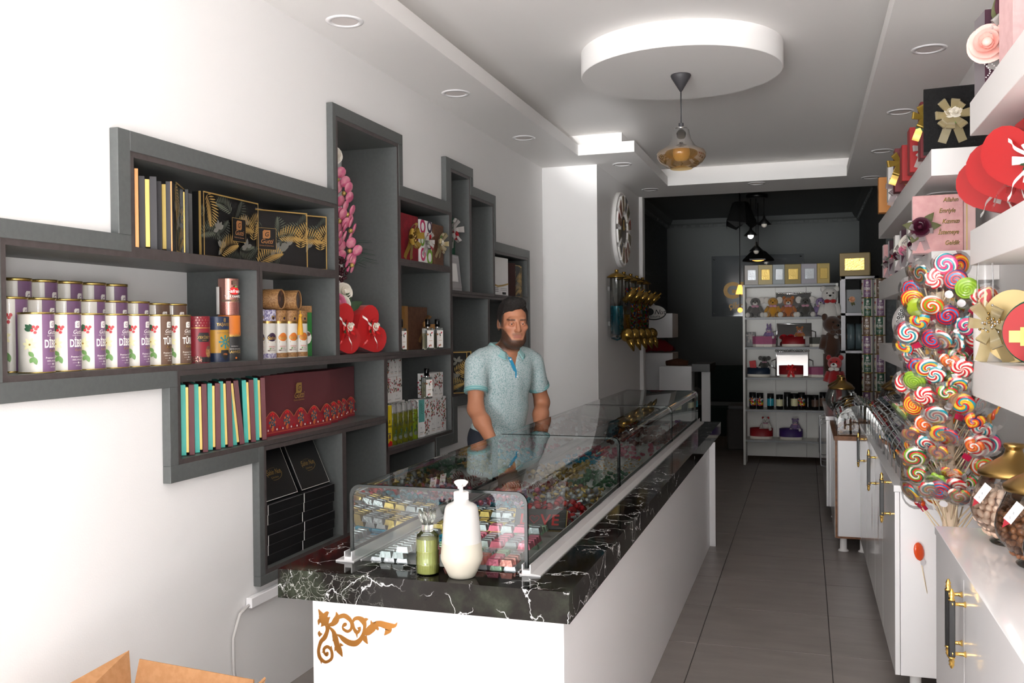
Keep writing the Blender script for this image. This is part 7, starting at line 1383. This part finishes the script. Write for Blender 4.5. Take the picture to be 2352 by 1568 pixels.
wl = thing('wall_lamp', 'small amber lamp glowing at the left edge of the toy rack', 'lamp', (-.74, 11.2, 1.80)); MB().lathe([(.02, .20), (.045, .12), (.05, .09), (.04, .09)], 'amber_lit', 16).build('shade', wl); MB().ell((0, 0, -.10), .03, 'amber_lit', 12, 8).build('bulb', wl); MB().tube([(0, 0, -.10), (0, 0, 1.32)], .006, 'lamp_black', 6).build('stem', wl)
sf = thing('sofa', 'dark green velvet sofa against the back wall', 'sofa', (-.75, 13.2, 0)); mat('velvet_dark', '#0f2622', .85, sheen=.3); MB().box(-.75, .75, -.35, .45, .0, .42, 'velvet_dark', .03).build('seat', sf); MB().box(-.75, .75, .28, .5, .40, .95, 'velvet_dark', .06).build('backrest', sf); [MB().box(x, x+.16, -.35, .5, .08, .62, 'velvet_dark', .04).build('arm', sf) for x in (-.85, .69)]
ot = thing('ottoman', 'grey upholstered block seat before the sofa', 'seat', (-.72, 11.6, 0)); MB().box(-.2, .2, -.2, .2, 0, .50, mat('ottoman_grey', '#4a4744', .85), .02).build('block', ot); MB().box(-.19, .19, -.19, .19, .50, .54, mat('cushion_grey', '#67686a', .8), .015).build('cushion', ot)
bc = thing('back_counter', 'white reception counter in the back room', 'counter', (0, 0, 0)); MB().box(-1.62, -1.245, 10.6, 10.9, .0, 1.055, 'white_panel', .003).build('box', bc); MB().box(-1.15, -1.05, 10.75, 10.8, 0, 1.0, 'white_panel', .002).build('leg_panel', bc); MB().box(-1.245, -1.04, 10.62, 11.3, .99, 1.08, mat('counter_grey', '#4b4a4a', .4), .002).build('top', bc)
o = MB(); o.tube([(-1.55, 10.72, 1.085), (-1.42, 10.70, 1.10), (-1.30, 10.72, 1.085)], [.03, .045, .03], mat('basket_brown', '#5a3522', .8, bump=(60, 1., 3)), 10); bs = o.build('bread_basket'); tag(bs, 'small brown woven roll lying on the white back counter', 'basket')
wb = thing('white_cabinet', 'white cabinet with an oval black emblem at the left of the back room', 'cabinet', (0, 0, 0)); MB().box(-1.98, -1.50, 10.9, 11.4, 0, 1.20, 'white_panel', .002).build('lower_body', wb); MB().box(-1.98, -1.50, 10.9, 11.4, 1.38, 1.67, 'white_panel', .004).build('upper_body', wb); MB().box(-1.98, -1.94, 10.9, 11.4, 1.2, 1.38, 'white_panel').build('post', wb)
MB().prism([(-1.98+.36*t_, 1.67+.27*math.sin(math.pi*(.5+.5*t_))) for t_ in [i/10 for i in range(11)]]+[(-1.98, 1.67)], 10.9, 10.93, 'white_panel', 'y').build('emblem_board', wb)
p = Print(); p.disc(0, 0, .15, 'black', 28, .09); p.disc(0, .006, .14, 'white_print', 28, .082); p.disc(-.05, .01, .05, 'black', 12, .045); p.text('Nut', .07, -.02, .06, 'black', .0, .3); p.text('ÇİKOLATA', 0, -.06, .022, 'black', .01); p.emit(MB(), flat((-1.72, 10.899, 1.68), (1, 0, 0), (0, 0, 1)), .0006).build('emblem', wb)
t = thing('red_cloth', 'crumpled dark red cloth on the white cabinet in the back room', 'cloth', (-1.74, 11.1, 1.20)); q = random.Random(2); MB().grid(lambda u, v: (.36*(u-.4)*(1.05-.0*v), .3*(v-.5), .02+.14*math.sin(math.pi*min(1, max(0, u*.8+.1)))*(math.sin(math.pi*v))+q.uniform(-.01, .01)), 14, 8, mat('cloth_red', '#7c0f1c', .8)).build('folds', t)
wf = thing('picture_frame', 'narrow dark picture frame on the patterned back-room wall', 'frame', (-1.99, 11.9, 1.63), R_(90)); MB().box(-.27, .27, -.03, .0, 0, .60, 'lamp_black', .003).build('frame', wf); MB().box(-.23, .23, -.034, -.03, .04, .56, mat('print_grey', '#4a4f4e', .6)).build('picture', wf)
# ------------------------------------------------------------------ bottom left: cardboard box, cable duct and cable
cb_ = thing('cardboard_box', 'open brown cardboard box on the floor by the left wall', 'box', (-1.62, 1.93, 0), R_(-6)); w, d, h = .21, .16, .475
for nm, a in (('side', (-w, w, -d, -d+.004)), ('side', (-w, w, d-.004, d)), ('side', (-w, -w+.004, -d, d)), ('side', (w-.004, w, -d, d))): MB().box(*a, 0, h, 'cardboard').build(nm, cb_)
MB().box(-w, w, -d, d, 0, .004, 'cardboard').build('bottom', cb_)
for nm, pts in (('flap', [(-w, d, h), (w, d, h), (w*.96, d+.02, h+.10), (-w*.96, d+.02, h+.10)]), ('flap', [(-w, -d, h), (-w, d, h), (-w-.03, d+.02, h+.12), (-w-.09, -d, h+.05)]), ('flap', [(w, -d, h), (w, d, h), (w+.05, d, h+.12), (w+.06, -d, h+.02)])):
    o = MB(); o.poly(pts, 'cardboard'); f_ = o.build(nm, cb_); sd = f_.modifiers.new('thickness', 'SOLIDIFY'); sd.thickness = .005
dk = MB(); dk.box(-2.095, -2.068, 3.08, 5.0, .415, .455, 'white_panel', .002); tag(dk.build('cable_duct'), 'white cable duct along the left wall behind the counter', 'cable duct')
tag(MB().tube([(-2.082, 3.09, .43), (-2.082, 3.02, .41), (-2.085, 2.98, .33), (-2.088, 2.985, .2), (-2.088, 3.03, .05), (-2.08, 3.06, .008)], .006, mat('cable_white', '#c9c6c4', .5), 8).build('cable'), 'thin white cable dropping from the duct to the floor', 'cable')
